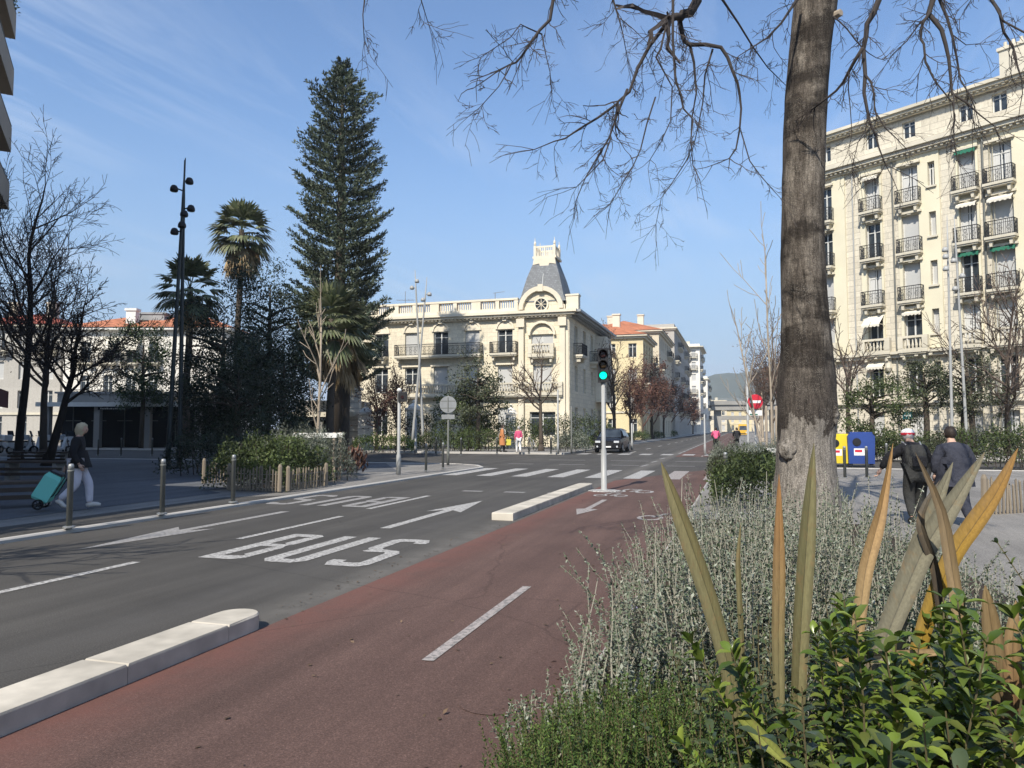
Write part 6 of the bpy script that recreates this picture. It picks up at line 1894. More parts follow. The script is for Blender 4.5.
# bicycles with riders far down the avenue, one bicycle parked by the entrance
def bicycle_parts(t,mat):
    for y in (-.52,.52):
        m=MB(); pts=[(0,y+.33*math.cos(a),.34+.33*math.sin(a)) for a in [2*PI*k/18 for k in range(19)]]; m.tube(pts,.018,5,False); w=m.build('wheel',MT['rubber'],t)
        m=MB()
        for k in range(5):
            a=PI*k/5; m.tube([(0,y+.32*math.cos(a),.34+.32*math.sin(a)),(0,y-.32*math.cos(a),.34-.32*math.sin(a))],.004,3,False)
        m.build('spokes',MT['steel'],w)
    m=MB(); fr=[((0,-.52,.34),(0,-.08,.3)),((0,-.08,.3),(0,-.2,.82)),((0,-.08,.3),(0,.38,.72)),((0,-.19,.76),(0,.36,.84)),((0,-.52,.34),(0,-.19,.76)),((0,.36,.9),(0,.52,.34))]
    for a,b in fr: m.tube([a,b],.018,6)
    m.build('frame',mat,t)
    m=MB(); m.tube([(-.27,.26,.98),(-.1,.36,1.0),(.1,.36,1.0),(.27,.26,.98)],.014,5); m.tube([(0,.36,.88),(0,.36,1.0)],.014,5); m.build('handlebar',MT['black'],t)
    m=MB(); m.bbox(-.07,.07,-.33,-.08,.86,.91,.015); m.build('saddle',MT['black'],t)
    m=MB(); m.tube([(-.1,-.08,.12),(-.1,-.08,.3),(.1,-.08,.3),(.1,-.08,.48)],.012,5); m.build('pedals',MT['steel'],t)
RIDE=dict(pelvis=(0,-.2,.95),spine=(0,-.1,1.15),chest=(0,.02,1.32),neck=(0,.08,1.43),head=(0,.12,1.53),ls=(-.17,.02,1.38),le=(-.26,.1,1.15),lw=(-.25,.25,1.0),rs=(.17,.02,1.38),re=(.26,.1,1.15),rw=(.25,.25,1.0),
  lh=(-.09,-.18,.92),lk=(-.11,.12,.62),la=(-.1,-.1,.22),lt=(-.1,.04,.16),rh=(.09,-.18,.92),rk=(.11,.18,.78),ra=(.1,-.02,.5),rt=(.1,.12,.46))
for px,py,lab,labb,top,seed in ((716,451,'cyclist in a bright pink jacket riding away down the avenue','dark bicycle under the pink cyclist','cloth_pink',1),(737,448.5,'cyclist in black riding away, right of the pink cyclist','dark bicycle under the black-clad cyclist','cloth_black',2)):
    q=G(px,py,.02)
    t=thing('bicycle',labb,'bicycle',(q.x,q.y,.0),R(3)); bicycle_parts(t,MT['black'])
    person(lab,(q.x,q.y,.0),R(3),1.7,RIDE,MT[top],MT['cloth_grey'],MT['darkhair'],MT['shoe'],build=1.15)
q=W2(532,50.6); t=thing('bicycle','grey bicycle parked behind the bollard right of the walker in pink','bicycle',q,PHI+R(20)); bicycle_parts(t,MT['steel'])

# ------------------------------------------------------------------ cars
MT['car_black']=M('black_car_paint',(.012,.013,.016),.22,.15,3,spec=.6)
MT['van_yellow']=M('yellow_van_paint',(.62,.36,.03),.35,.1,3,spec=.5)
MT['headlight']=M('headlight_glass',(.6,.62,.64),.12,.2,20,spec=.8)
def vehicle(label,loc,rz,st,paint,cat,name,wx=.8,wr=.34,wy=(-1.35,1.35),front=2.1,glass_z=(.95,1.45),hl=(.62,.78)):
    """st: stations (y, half width, z bottom, z belt, half width roof, z roof)"""
    t=thing(name,label,cat,loc,rz)
    m=MB()
    n=0
    for (y,w,zb,zl,wr_,zr) in st:
        ring=[(-w*.92,zb),(-w,zb+.15),(-w,zl*.8),(-w*.97,zl),(-wr_,zr-.05),(-wr_*.8,zr),(wr_*.8,zr),(wr_,zr-.05),(w*.97,zl),(w,zl*.8),(w,zb+.15),(w*.92,zb)]
        for x,z in ring: m.v.append((x,y,z))
    k=12
    for i in range(len(st)-1):
        for j in range(k):
            j2=(j+1)%k; m.f.append((i*k+j,(i+1)*k+j,(i+1)*k+j2,i*k+j2))
    m.f.append(tuple(range(k))); m.f.append(tuple(range((len(st)-1)*k+k-1,(len(st)-1)*k-1,-1)))
    m.build('body',paint,t,False)
    for y in wy:
        for s in (-1,1):
            q=MB(); q.lathe([(wr*.6,-.1),(wr*.95,-.11),(wr,-.07),(wr,.07),(wr*.95,.11),(wr*.6,.1)],18,(s*wx,y,wr),'x'); w_=q.build('wheel',MT['rubber'],t,True)
            q=MB(); q.lathe([(wr*.58,s*.09),(wr*.5,s*.125),(.06,s*.12)] if s>0 else [(.06,s*.12),(wr*.5,s*.125),(wr*.58,s*.09)],12,(s*wx,y,wr),'x'); q.build('rim',MT['steel'],w_)
    return t
q=G(607,453)
def suv():
    st=[(-2.15,.78,.35,.9,.55,1.0),(-2.1,.88,.3,1.0,.66,1.3),(-1.6,.92,.25,1.02,.68,1.58),(-.4,.93,.22,1.0,.69,1.63),(.35,.93,.22,.98,.66,1.55),(1.05,.92,.22,.96,.72,1.02),(1.9,.88,.24,.86,.7,.93),(2.15,.8,.3,.72,.62,.8)]
    t=vehicle('black car facing the camera at the crossing, headlights reflecting the sun',(q.x,q.y+2.2,0),PI,st,MT['car_black'],'car','parked_car',.82,.35,(-1.35,1.38))
    # windscreen / side windows as inset panels slightly proud
    g=MB(); g.add([(-.76,1.02,1.03),(.76,1.02,1.03),(.6,.42,1.52),(-.6,.42,1.52)],[(0,1,2,3)]); g.v=[(x,y+.012,z+.012) for x,y,z in g.v]; g.build('windscreen',MT['glass'],t)
    for s in (-1,1):
        g=MB(); g.add([(s*.915,.75,1.03),(s*.915,-1.5,1.05),(s*.715,-1.4,1.5),(s*.7,.3,1.48)],[(0,1,2,3)]); g.v=[(x+s*.012,y,z) for x,y,z in g.v]; g.build('side_window',MT['glass'],t)
        g=MB(); g.box((s*.62,2.08,.74),(.34,.16,.13)); g.build('headlight',MT['headlight'],t)
        g=MB(); g.box((s*1.0,.75,1.05),(.18,.12,.14),0,.8); g.build('wing_mirror',MT['car_black'],t)
        g=MB(); g.lathe([(.07,0),(.06,.03)],10,(s*.66,2.13,.42),'y'); g.build('fog_lamp',MT['headlight'],t)
    g=MB(); g.b(-.4,.4,2.14,2.17,.5,.72)
    for k in range(4): g.b(-.38,.38,2.1701,2.18,.52+.05*k,.54+.05*k)
    g.build('grille',MT['black'],t)
    g=MB(); g.b(-.26,.26,2.16,2.185,.36,.46); g.build('number_plate',MT['sign_white'],t)
suv()
def van():
    b=W2(742.5,150); 
    st=[(-2.6,.9,.35,1.0,.8,2.2),(-2.55,.95,.3,1.1,.84,2.4),(1.2,.95,.3,1.1,.84,2.4),(1.7,.95,.3,1.1,.75,1.9),(2.2,.93,.32,1.05,.78,1.15),(2.6,.86,.35,.85,.7,.95)]
    t=vehicle('yellow van driving towards the camera near the viaduct',(b[0],b[1],.0),PI,st,MT['van_yellow'],'van','delivery_van',.84,.36,(-1.6,1.7))
    g=MB(); g.add([(-.72,2.16,1.2),(.72,2.16,1.2),(.66,1.6,2.05),(-.66,1.6,2.05)],[(0,1,2,3)]); g.v=[(x,y+.03,z+.03) for x,y,z in g.v]; g.build('windscreen',MT['glass'],t)
    for s in (-1,1):
        g=MB(); g.box((s*.66,2.58,.8),(.3,.08,.2)); g.build('headlight',MT['headlight'],t)
        g=MB(); g.box((s*1.02,1.7,1.4),(.16,.1,.3)); g.build('wing_mirror',MT['black'],t)
    g=MB(); g.b(-.5,.5,2.6,2.62,.45,.62); g.build('bumper',MT['black'],t)
van()
# ------------------------------------------------------------------ big bare tree on the right
def M_trunk():
    m,nt,bs=base_mat('blotched_trunk_bark')
    vec=coords(nt); vs=coords(nt,'Object',(1,1,.28))
    base=ramp(nt,noise(nt,vs,7,8,.7),[(.3,(.04,.033,.027)),(.48,(.09,.076,.062)),(.66,(.19,.165,.135))])
    # dark ring-shaped stains round the stem
    st=noise(nt,coords(nt,'Object',(.5,.5,1.3)),1.1,6,.6)
    base=mixrgb(nt,ramp(nt,st,[(.5,0.0),(.56,.8)]),base,(.022,.018,.015))
    # paler smooth bark below a dark ragged collar
    sx=nt.nodes.new('ShaderNodeSeparateXYZ'); nt.links.new(vec,sx.inputs[0])
    zn=nn(nt,'ShaderNodeMath',operation='MULTIPLY_ADD'); nt.links.new(noise(nt,coords(nt,'Object',(1,1,.5)),4.5,6,.65),zn.inputs[0]); zn.inputs[1].default_value=1.5; nt.links.new(sx.outputs[2],zn.inputs[2])
    mr=nn(nt,'ShaderNodeMapRange'); nt.links.new(zn.outputs[0],mr.inputs[0]); mr.inputs[1].default_value=3.35; mr.inputs[2].default_value=2.75; mr.inputs[3].default_value=0; mr.inputs[4].default_value=.85
    base=mixrgb(nt,mr.outputs[0],base,(.05,.042,.036))
    mr=nn(nt,'ShaderNodeMapRange'); nt.links.new(zn.outputs[0],mr.inputs[0]); mr.inputs[1].default_value=2.36; mr.inputs[2].default_value=2.28; mr.inputs[3].default_value=0; mr.inputs[4].default_value=1.0
    base=mixrgb(nt,mr.outputs[0],base,(.2,.18,.155))
    fs=ramp(nt,noise(nt,coords(nt,'Object',(1,1,.12)),26,7,.75),[(.35,.45),(.5,1.0),(.68,1.55)])
    base=mixrgb(nt,1.0,base,fs,'MULTIPLY')
    sp=ramp(nt,noise(nt,vec,60,6,.85),[(.38,.55),(.5,1.0),(.64,1.7)])
    base=mixrgb(nt,1.0,base,sp,'MULTIPLY')
    # pale flecks
    vo=nt.nodes.new('ShaderNodeTexVoronoi'); vo.inputs['Scale'].default_value=95; nt.links.new(coords(nt,'Object',(1,1,.5)),vo.inputs['Vector'])
    fl=ramp(nt,vo.outputs['Distance'],[(.18,1.0),(.36,0.0)])
    mk=ramp(nt,noise(nt,vec,3.2,5),[(.45,0.0),(.62,.7)])
    k=nn(nt,'ShaderNodeMath',operation='MULTIPLY'); nt.links.new(fl,k.inputs[0]); nt.links.new(mk,k.inputs[1])
    base=mixrgb(nt,k.outputs[0],base,(.3,.275,.235))
    nt.links.new(base,bs.inputs['Base Color']); bs.inputs['Roughness'].default_value=.92; bs.inputs['Specular IOR Level'].default_value=.15
    h=mixrgb(nt,.5,noise(nt,coords(nt,'Object',(1,1,.16)),16,8,.75),noise(nt,vec,45,6,.7))
    bump(nt,bs,h,.9,.035)
    return m
MT['trunk']=M_trunk()
MT['branch']=M('main_tree_branches',(.05,.042,.038),.85,.35,6,bmp=.4,bscale=40,stretch=(1,1,.4))
MT['main_twig']=M('main_tree_twigs',(.075,.062,.056),.85,.35,3)  # fine twigs, a little paler than the limbs
def big_tree():
    D=10.0
    b=at(808,480,D); base=Vector((b.x,b.y,.1))
    t=thing('big_bare_tree','massive bare tree with blotched trunk, its hanging branches filling the upper right sky','tree',tuple(base))
    rng=random.Random(12); nr=np.random.default_rng(12)
    from mathutils import noise as mnoise
    # trunk outline measured as left/right edges
    prof=[(552,804,40,1.25),(500,806,32,1),(470,806,28.5,1),(440,806,27.5,1),(415,807.5,28.5,1),(390,806.5,26,1),(350,806.5,24.5,1),(300,804,22.3,1),(250,803,21,1),(200,803,20.4,1),(150,804,20.4,1),(100,806,20.4,1),(50,810,20.4,1),(0,816,21,1),(-60,820,22,1),(-130,822,20,1),(-190,825,17,1)]
    n=40; rings=[]; V=[];Fc=[]
    zs=[]; 
    P=[(at(x,y,D)-base, w*D/750) for (y,x,w,_) in prof]
    steps=7; L=[]
    for (p0,r0),(p1,r1) in zip(P[:-1],P[1:]):
        for k in range(steps): f=k/steps; L.append((p0.lerp(p1,f),r0+(r1-r0)*f))
    L.append(P[-1])
    for (c,r) in L:
        for k in range(n):
            a=2*PI*k/n
            d=Vector((math.cos(a),math.sin(a),0))
            q=Vector((math.cos(a)*2.2,math.sin(a)*2.2,c.z*1.1))
            rr=r*(1+.05*mnoise.noise(q)+.035*mnoise.noise(q*2.7)+.018*mnoise.noise(Vector((math.cos(a)*7,math.sin(a)*7,c.z*1.6))))
            # swelling collar with a ragged lower rim
            cz=c.z; edge=1.52+.22*math.sin(a*2+1.1)+.1*math.sin(a*5)
            if edge<cz<edge+.75: rr*=1+.07*math.sin((cz-edge)/.75*PI)
            # root flare
            if cz<.6: rr*=1+.15*(1-cz/.6)**2*(1+.4*math.sin(a*4))
            p=c+d*rr
            V.append(tuple(p))
    for i in range(len(L)-1):
        for k in range(n):
            k2=(k+1)%n; Fc.append((i*n+k,i*n+k2,(i+1)*n+k2,(i+1)*n+k))
    m=MB().add(V,Fc)
    tr=m.build('trunk',MT['trunk'],t,True)
    # burls
    m=MB()
    for (px,py,r) in ((790,466,.16),(826,418,.14),(768,432,.09)):
        pass
    q=at(789,462,D-.3)-base
    for j,(off,rad,sz) in enumerate(((at(789,449,D-.2)-base,.125,1),(at(826,415,D-.25)-base,.15,1))):
        bm=bmesh.new(); r=bmesh.ops.create_icosphere(bm,subdivisions=4,radius=1.0)
        for v in bm.verts:
            k=1+.3*mnoise.noise(v.co*2.0+Vector((j,0,0)))+.16*mnoise.noise(v.co*5)+.09*mnoise.noise(v.co*12)
            v.co=Vector((v.co.x*rad*k,v.co.y*rad*.7*k,v.co.z*rad*1.05*k))+off
        me=bpy.data.meshes.new('burl'); bm.to_mesh(me); bm.free(); o=link('burl',me,MT['trunk'],t); me.polygons.foreach_set('use_smooth',[True]*len(me.polygons))
    # cut knot and pruned stub at the top
    c=at(834,18,D-.1)-base
    MB().tube([c-Vector((.12,-.05,.0)),c+Vector((.07,-.12,.0)),c+Vector((.075,-.125,0))],[.06,.05,.04],9).build('pruned_stub',MT['bark_pale'],t)
    # ---- limbs above the frame
    main=MB(); tw=MB()
    top=P[-3][0]; top2=P[-1][0]
    traced=[ # (points px,py), depth start, depth end, radius start, end
      ([(700,-60),(697,0),(690,10),(684,15),(681,17),(674,15),(668,18)],9.2,8.9,.08,.05),
      ([(668,18),(664,25),(650,45),(638,68),(627,89),(617,103)],8.9,8.7,.034,.016),
      ([(617,103),(597,118),(579,130),(566,139),(553,142),(531,149)],8.7,8.3,.02,.006),
      ([(627,89),(618,115),(610,137),(598,158),(586,178),(575,200)],8.7,8.4,.02,.005),
      ([(610,137),(604,160),(590,176),(577,186)],8.5,8.3,.012,.005),
      ([(681,17),(682,30),(683,39),(690,44),(706,45),(721,46),(728,58),(734,72),(738,84),(740,92),(740,110),(740,130),(736,148),(730,158)],9.1,9.0,.038,.009),
      ([(690,44),(695,62),(696,80),(697,94),(693,118),(690,140)],9.1,9.2,.022,.006),
      ([(713,48),(706,75),(702,105),(697,130),(690,160)],9.1,9.3,.016,.005),
      ([(673,-30),(673,0),(674,40),(675,78),(679,94),(685,108),(693,121),(692,140),(693,165)],8.5,8.2,.022,.006),
      ([(664,25),(661,50),(655,60),(665,75),(672,88),(668,120),(662,140),(650,160)],8.8,8.6,.016,.005),
      ([(655,95),(647,125),(640,150),(634,165),(618,190),(610,205)],8.4,8.2,.012,.005),
      ([(740,130),(750,160),(760,178),(772,190),(781,197)],9.0,8.9,.010,.004),
      ([(693,140),(688,160),(672,185),(662,200),(655,225)],9.2,9.2,.010,.004),
      ([(700,-40),(712,-10),(723,0),(738,24),(753,47),(768,66),(785,86)],10.5,11.5,.03,.006),
      ([(800,-4),(794,6),(781,22),(767,35),(752,47),(738,57)],9.7,9.0,.026,.006),
      ([(565,-60),(560,-20),(554,0),(548,18),(540,32),(531,45),(522,56),(515,61),(509,64)],7.6,7.2,.026,.010),
      ([(540,32),(528,30),(521,27),(511,40),(480,54)],7.4,7.2,.010,.004),
      ([(510,64),(505,75),(500,88),(480,108)],7.2,7.0,.009,.004),
      ([(540,33),(546,55),(550,75),(555,90)],7.4,7.5,.008,.003),
      ([(620,-50),(613,0),(617,14),(621,25),(623,38),(628,57)],9.5,9.3,.02,.005),
      ([(619,20),(635,30),(650,45)],9.4,9.2,.009,.004),
      ([(360,-20),(362,0),(365,18),(366,45)],7.0,7.0,.012,.004),
      ([(390,-20),(420,0),(430,25)],7.0,7.2,.012,.004),
      # right side
      ([(890,-60),(884,-20),(879,0),(872,15),(867,24),(865,36),(863,49),(865,74),(864,94),(867,108),(871,121),(876,135),(881,148),(886,165)],9.0,8.6,.05,.008),
      ([(866,72),(871,82),(874,95),(876,109),(886,128),(896,140),(904,150)],8.7,8.4,.018,.005),
      ([(863,49),(856,60),(849,72),(843,83),(836,91),(824,100),(815,108)],8.7,9.3,.028,.012),
      ([(832,16),(840,20),(849,29),(855,40),(861,47)],9.6,8.9,.012,.010),
      ([(945,-60),(938,-20),(933,0),(930,14),(936,22),(941,31),(946,45),(949,60),(951,76),(953,92),(965,103),(980,115),(994,127)],8.2,7.8,.042,.006),
      ([(930,14),(924,22),(922,29),(921,38),(922,45),(926,62),(933,78),(942,87),(953,102),(955,118)],8.1,7.8,.022,.006),
      ([(935,-30),(939,0),(947,20),(953,37),(958,58),(963,78),(968,95),(976,109)],8.4,8.0,.024,.006),
      ([(953,37),(965,45),(978,45)],8.2,8.2,.008,.004),
      ([(975,-30),(988,0),(998,14),(1006,29),(1013,48),(1019,66),(1022,80)],7.8,7.5,.024,.008),
      ([(988,0),(1005,18),(1024,36),(1045,52)],7.7,7.3,.016,.008),
      ([(930,14),(920,24),(906,40),(892,55),(885,66)],8.1,8.4,.012,.004),
      ([(849,72),(848,90),(849,110),(851,135),(850,150)],9.0,8.9,.010,.004),
      ([(953,92),(954,115),(953,140),(955,160)],7.8,7.8,.010,.004),
      ([(864,94),(868,115),(866,128),(858,146),(852,165)],8.6,8.5,.012,.004),
    ]
    def twigs(path,rads,dens,scale):
        Ls=[(path[i+1]-path[i]).length for i in range(len(path)-1)]
        tot=sum(Ls); k=int(tot*dens)
        for j in range(k):
            f=rng.random()*tot; i=0
            while i<len(Ls)-1 and f>Ls[i]: f-=Ls[i]; i+=1
            a=f/max(Ls[i],1e-6); p=path[i].lerp(path[i+1],a); d=(path[i+1]-path[i]).normalized()
            r=min(.006,max(.0026,(rads[i]*(1-a)+rads[i+1]*a)*.45))
            ax=d.orthogonal().normalized(); ax.rotate(Matrix.Rotation(rng.uniform(0,2*PI),3,d))
            an=rng.uniform(.5,1.05)
            nd=(d*math.cos(an)+ax*math.sin(an)+Vector((0,0,-.18))).normalized()
            ln=scale*rng.uniform(.25,.9)
            sub(p,nd,ln,r,0)
    def sub(p,d,L,r,lev):
        n=5 if lev==0 else 3
        pts=[p]; 
        for i in range(n):
            d=(d+Vector((rng.gauss(0,.16),rng.gauss(0,.16),rng.gauss(-.03,.16)))).normalized()
            p=p+d*(L/n); pts.append(p)
        tw.tube(pts,[max(.0021,r*(1-.5*i/n)) for i in range(n+1)],3,False)
        if lev<2:
            for j in range((3 if lev==0 else 2)+(rng.random()<.5)):
                i=rng.randint(1,n); q=pts[i-1].lerp(pts[i],rng.random()); dd=(pts[i]-pts[i-1]).normalized()
                ax=dd.orthogonal().normalized(); ax.rotate(Matrix.Rotation(rng.uniform(0,2*PI),3,dd)); an=rng.uniform(.45,.95)
                sub(q,(dd*math.cos(an)+ax*math.sin(an)).normalized(),L*rng.uniform(.3,.6),max(.0026,r*.7),lev+1)
    for pts,d0,d1,r0,r1 in traced:
        n=len(pts)
        path=[at(x,y,d0+(d1-d0)*i/(n-1))-base+Vector((rng.gauss(0,.01),rng.gauss(0,.03),rng.gauss(0,.01))) for i,(x,y) in enumerate(pts)]
        rads=[r0+(r1-r0)*i/(n-1) for i in range(n)]
        main.tube(path,[q*.85 for q in rads],7 if r0>.02 else 5,True)
        twigs(path,rads,7 if r0<.03 else 4,.6 if r0>.012 else .45)
        # fine fan at the tip
        for j in range(3): sub(path[-1],((path[-1]-path[-2]).normalized()+Vector((rng.gauss(0,.4),rng.gauss(0,.4),rng.gauss(-.1,.3)))).normalized(),rng.uniform(.3,.6),r1*.8,1)
        # connect traced starts that lie above the frame with the crown
        if pts[0][1]<-15:
            s=path[0]; f=rng.uniform(.35,.95)
            o_=top.lerp(top2,f)
            mid=o_.lerp(s,.5)+Vector((0,0,.9))
            pp=[o_,o_.lerp(mid,.5)+Vector((0,0,.25)),mid,mid.lerp(s,.6)+Vector((0,0,.15)),s]
            main.tube(pp,[r0*2.0,r0*1.7,r0*1.45,r0*1.2,r0],7)
    # upper crown out of the frame (throws the branch shadows seen on the cycle path)
    PP=dict(rmin=.008,up=(.0,.06,.02,-.02),kids=(6,5,4),lo=(.3,.2,.15),ang=(.6,.65,.7),ratio=(.6,.55,.5),max=3,seg=.6,wob=.14,tips=[],lead=True)
    for k in range(6):
        a=2*PI*k/6+.4; d=Vector((math.cos(a)*.8,math.sin(a)*.8,1)).normalized()
        grow([main,tw],rng,top2-Vector((0,0,.4*rng.random())),d,3.6,.11,0,PP)
    main.build('limbs',MT['branch'],t,True)
    tw.build('twigs',MT['main_twig'],t)
big_tree()

# a second street tree of the same row stands behind the viewer; only its shadow reaches the picture
bare_tree('bare street tree behind the viewer whose shadow falls on the flower bed',(1.6,-6.2,.1),9,dict(P_STREET,rmin=.012,max=3,kids=(8,6,5),lo=(.45,.2,.15),ang=(.7,.7,.7),ratio=(.75,.6,.5)),77,'bark','twig','bare trees',tr=.2,trunk_h=5.0)

bare_tree('bare street tree on the left pavement behind the viewer, shadowing the far lane',(-11.3,1.5,.05),9,dict(P_STREET,rmin=.014,max=3,kids=(8,6,5),lo=(.4,.2,.15),ang=(.8,.7,.7),ratio=(.75,.6,.5)),78,'bark','twig','bare trees',tr=.2,trunk_h=5.5)
# ------------------------------------------------------------------ foreground flower bed
struct(MB().prism([(-.88,1.2),(4.2,1.2),(3.1,3.2),(2.3,7.0),(1.9,12.8),(-.88,12.8)],.09,.16).build('planting_bed',MT['soil']))
MT['lf_sil']=M_leaf('silver_grey_leaves',[(.12,.15,.095),(.2,.23,.165),(.35,.37,.3),(.06,.085,.04),(.17,.2,.14),(.085,.12,.055)],.65,.12,.0)
MT['st_sil']=M('whitish_stems',(.27,.255,.205),.8,.2,10)
MT['lf_ros']=M_leaf('small_green_leaves',[(.055,.1,.022),(.09,.15,.034),(.14,.2,.05),(.035,.065,.016)],.5,.2,.0)
MT['lf_lau']=M_leaf('glossy_shrub_leaves',[(.055,.09,.015),(.085,.135,.02),(.17,.235,.032),(.045,.07,.016),(.22,.28,.045),(.1,.12,.03)],.3,.22,.0,.45)
MT['lf_lau_dark']=M_leaf('dark_glossy_leaves',[(.025,.04,.016),(.04,.06,.022),(.055,.075,.032)],.32,.1,.0,.45)
MT['lf_round']=M_leaf('dull_round_leaves',[(.06,.085,.035),(.09,.115,.05),(.12,.14,.07),(.05,.07,.03)],.45,.15,.0)
MT['st_green']=M('green_brown_stems',(.09,.075,.035),.7,.3,12)
MT['petal']=M('pale_lilac_petals',(.42,.38,.62),.6,.15,20)

def shoots(label,stems,mat,stemmat,leafL,leafW,gap,seed,name='shrub',tmpl=T_DIA,whorl=2,tipscale=.6,rise=.75,stem_r=.003,loc=None,bare=.0,nojit=.25,top_only=0.0,flowers=0):
    """stems: list of (base, direction, length). opposite leaf pairs along each curved stem"""
    rng=np.random.default_rng(seed); rr=random.Random(seed)
    base=loc or stems[0][0]
    t=thing(name,label,'shrub',tuple(base))
    sm=MB(); PP=[];DD=[];NN=[];LL=[];WW=[]; fl=LB(); tips=[]
    for b,d,L in stems:
        d=Vector(d).normalized(); p=Vector(b); pts=[p.copy()]; ds=[d.copy()]
        n=7
        for i in range(n):
            d=(d+Vector((rr.gauss(0,.06),rr.gauss(0,.06),rr.gauss(.03,.05)))).normalized()
            p=p+d*(L/n); pts.append(p.copy()); ds.append(d.copy())
        sm.tube(pts,[stem_r*(1.3-.8*i/n) for i in range(n+1)],3,False)
        tips.append(p)
        k=int(L*(1-top_only)/gap)
        for j in range(k):
            f=top_only+(1-top_only)*(j+.5)/k
            if rr.random()<bare*(1-f): continue
            i=min(n-1,int(f*n)); q=pts[i].lerp(pts[i+1],f*n-i); dd=ds[i]
            a0=j*1.57+rr.gauss(0,.3)
            u=dd.orthogonal().normalized(); v=dd.cross(u)
            s=(1-(1-tipscale)*f)*rr.uniform(.7,1.2)
            for w in range(whorl):
                a=a0+2*PI*w/whorl
                o=(u*math.cos(a)+v*math.sin(a))
                ld=(o*(1.0)+dd*rise+Vector((rr.gauss(0,nojit),rr.gauss(0,nojit),rr.gauss(0,nojit)))).normalized()
                PP.append(tuple(q)); DD.append(tuple(ld)); NN.append(tuple(dd-o*.3+Vector((0,0,.3)))); LL.append(leafL*s); WW.append(leafW*s)
    off=tuple(base)
    sm.build('stems',MT[stemmat],t,off=off)
    lb=LB().add(np.array(PP),np.array(DD),np.array(NN),np.array(LL),np.array(WW),tmpl)
    lb.build('leaves',MT[mat],t,off=off,smooth=tmpl is T_LEAF)
    if flowers:
        for k in range(flowers):
            p=tips[rr.randrange(len(tips))]; m=MB()
            for j in range(5):
                a=2*PI*j/5; e=Vector((math.cos(a),-.3,math.sin(a)))
                m.add([p,p+e*.012+Vector((0,0,.006)),p+e*.022,p+e*.012-Vector((0,0,.006))],[(0,1,2,3)])
            m.build('flower',MT['petal'],t,off=off)
    return t
rr=random.Random(101)
def field(n,x0,x1,y0,y1,hf,lean=.25,z0=.15,inside=None):
    out=[]
    while len(out)<n:
        x=rr.uniform(x0,x1); y=rr.uniform(y0,y1)
        if inside and not inside(x,y): continue
        h=hf(x,y)*rr.uniform(.72,1.08)
        a=rr.uniform(0,2*PI); l=abs(rr.gauss(0,lean))
        out.append((Vector((x,y,z0)),(math.cos(a)*l,math.sin(a)*l,1),h))
    return out
# heights aim at the outline seen against the road
def cam_d(x,y): return -SP*x+CP*y
def cam_px(x,y): d=cam_d(x,y); return 512+750*(CP*x+SP*y)/d
def top_at(x,y,line):
    d=cam_d(x,y); px=cam_px(x,y)
    yy=line[-1][1]
    for (xa,ya),(xb,yb) in zip(line[:-1],line[1:]):
        if xa<=px<=xb: yy=ya+(yb-ya)*(px-xa)/(xb-xa); break
    else:
        yy=line[0][1] if px<line[0][0] else line[-1][1]
    return max(.12,H-(yy-428)/750*d-.15)
sil_line=[(560,690),(600,600),(620,570),(650,520),(680,500),(720,488),(780,490),(840,485),(900,500),(950,530),(1000,560)]
sh=lambda x,y: min(1.35,top_at(x,y,sil_line))*(.94+.12*math.sin(x*5.1+y*2.3)*math.cos(y*4.3-x*1.7))
t=shoots('silver leaved shrub spilling over the cycle path edge, front left of the bed',field(330,-1.12,.35,3.3,5.2,sh,.45),'lf_sil','st_sil',.035,.018,.015,201,bare=.1,nojit=.7,rise=.4,flowers=3)
t=shoots('silver leaved shrub in the middle of the bed behind the upright flax leaves',field(380,-.2,1.35,4.2,6.2,sh,.4),'lf_sil','st_sil',.035,.018,.016,202,bare=.1,nojit=.7,rise=.4)
t=shoots('silver leaved shrub at the back of the bed before the big trunk',field(330,-1.0,1.0,6.2,8.6,sh,.4),'lf_sil','st_sil',.04,.02,.02,203,bare=.1,nojit=.7,rise=.4)
t=shoots('silver leaved shrub on the pavement side, right of the big trunk',field(130,.9,2.2,4.6,6.6,lambda x,y:min(1.15,sh(x,y)),.28),'lf_sil','st_sil',.036,.018,.018,204,bare=.1,nojit=.7,rise=.4)
# tall thin shoots rising above the mass
tall=[]
for px,py,d in ((690,478,4.6),(704,486,4.4),(716,474,5.0),(745,482,5.2),(761,470,4.9),(796,482,5.0),(833,470,5.2),(845,488,5.0),(672,508,4.3),(661,522,4.2),(598,578,3.9),(610,585,3.8),(735,480,5.4),(860,500,4.6),(876,508,4.4)):
    p=at(px,py,d); b=Vector((p.x+rr.gauss(0,.06),p.y+rr.gauss(0,.06),.3)); e=p-b; tall.append((b,tuple(e),e.length))
shoots('tall whitish shoots with sparse leaves standing above the silver shrubs',tall,'lf_sil','st_sil',.024,.011,.035,205,stem_r=.0042,bare=.2)
# low small-leaved green mound at the front left corner
ros_line=[(480,790),(500,745),(520,715),(560,690),(600,675),(640,668),(700,672),(760,690),(800,700)]
rh=lambda x,y: min(.85,top_at(x,y,ros_line))
t=shoots('low green shrub with tiny leaves at the front corner of the bed',field(900,-.98,.12,2.2,4.1,rh,.4,.12,lambda x,y: cam_px(x,y)>478),'lf_ros','st_green',.022,.0095,.0125,206,rise=.9,stem_r=.002,bare=.1,tipscale=.8,whorl=3)
t=shoots('small-leaved green shrub under the glossy bush',field(360,-.1,.75,1.75,2.6,lambda x,y:min(.8,top_at(x,y,[(600,720),(760,722),(1024,735)])),.4,.12),'lf_ros','st_green',.022,.01,.013,207,rise=.9,stem_r=.002,bare=.1,tipscale=.8,whorl=3)
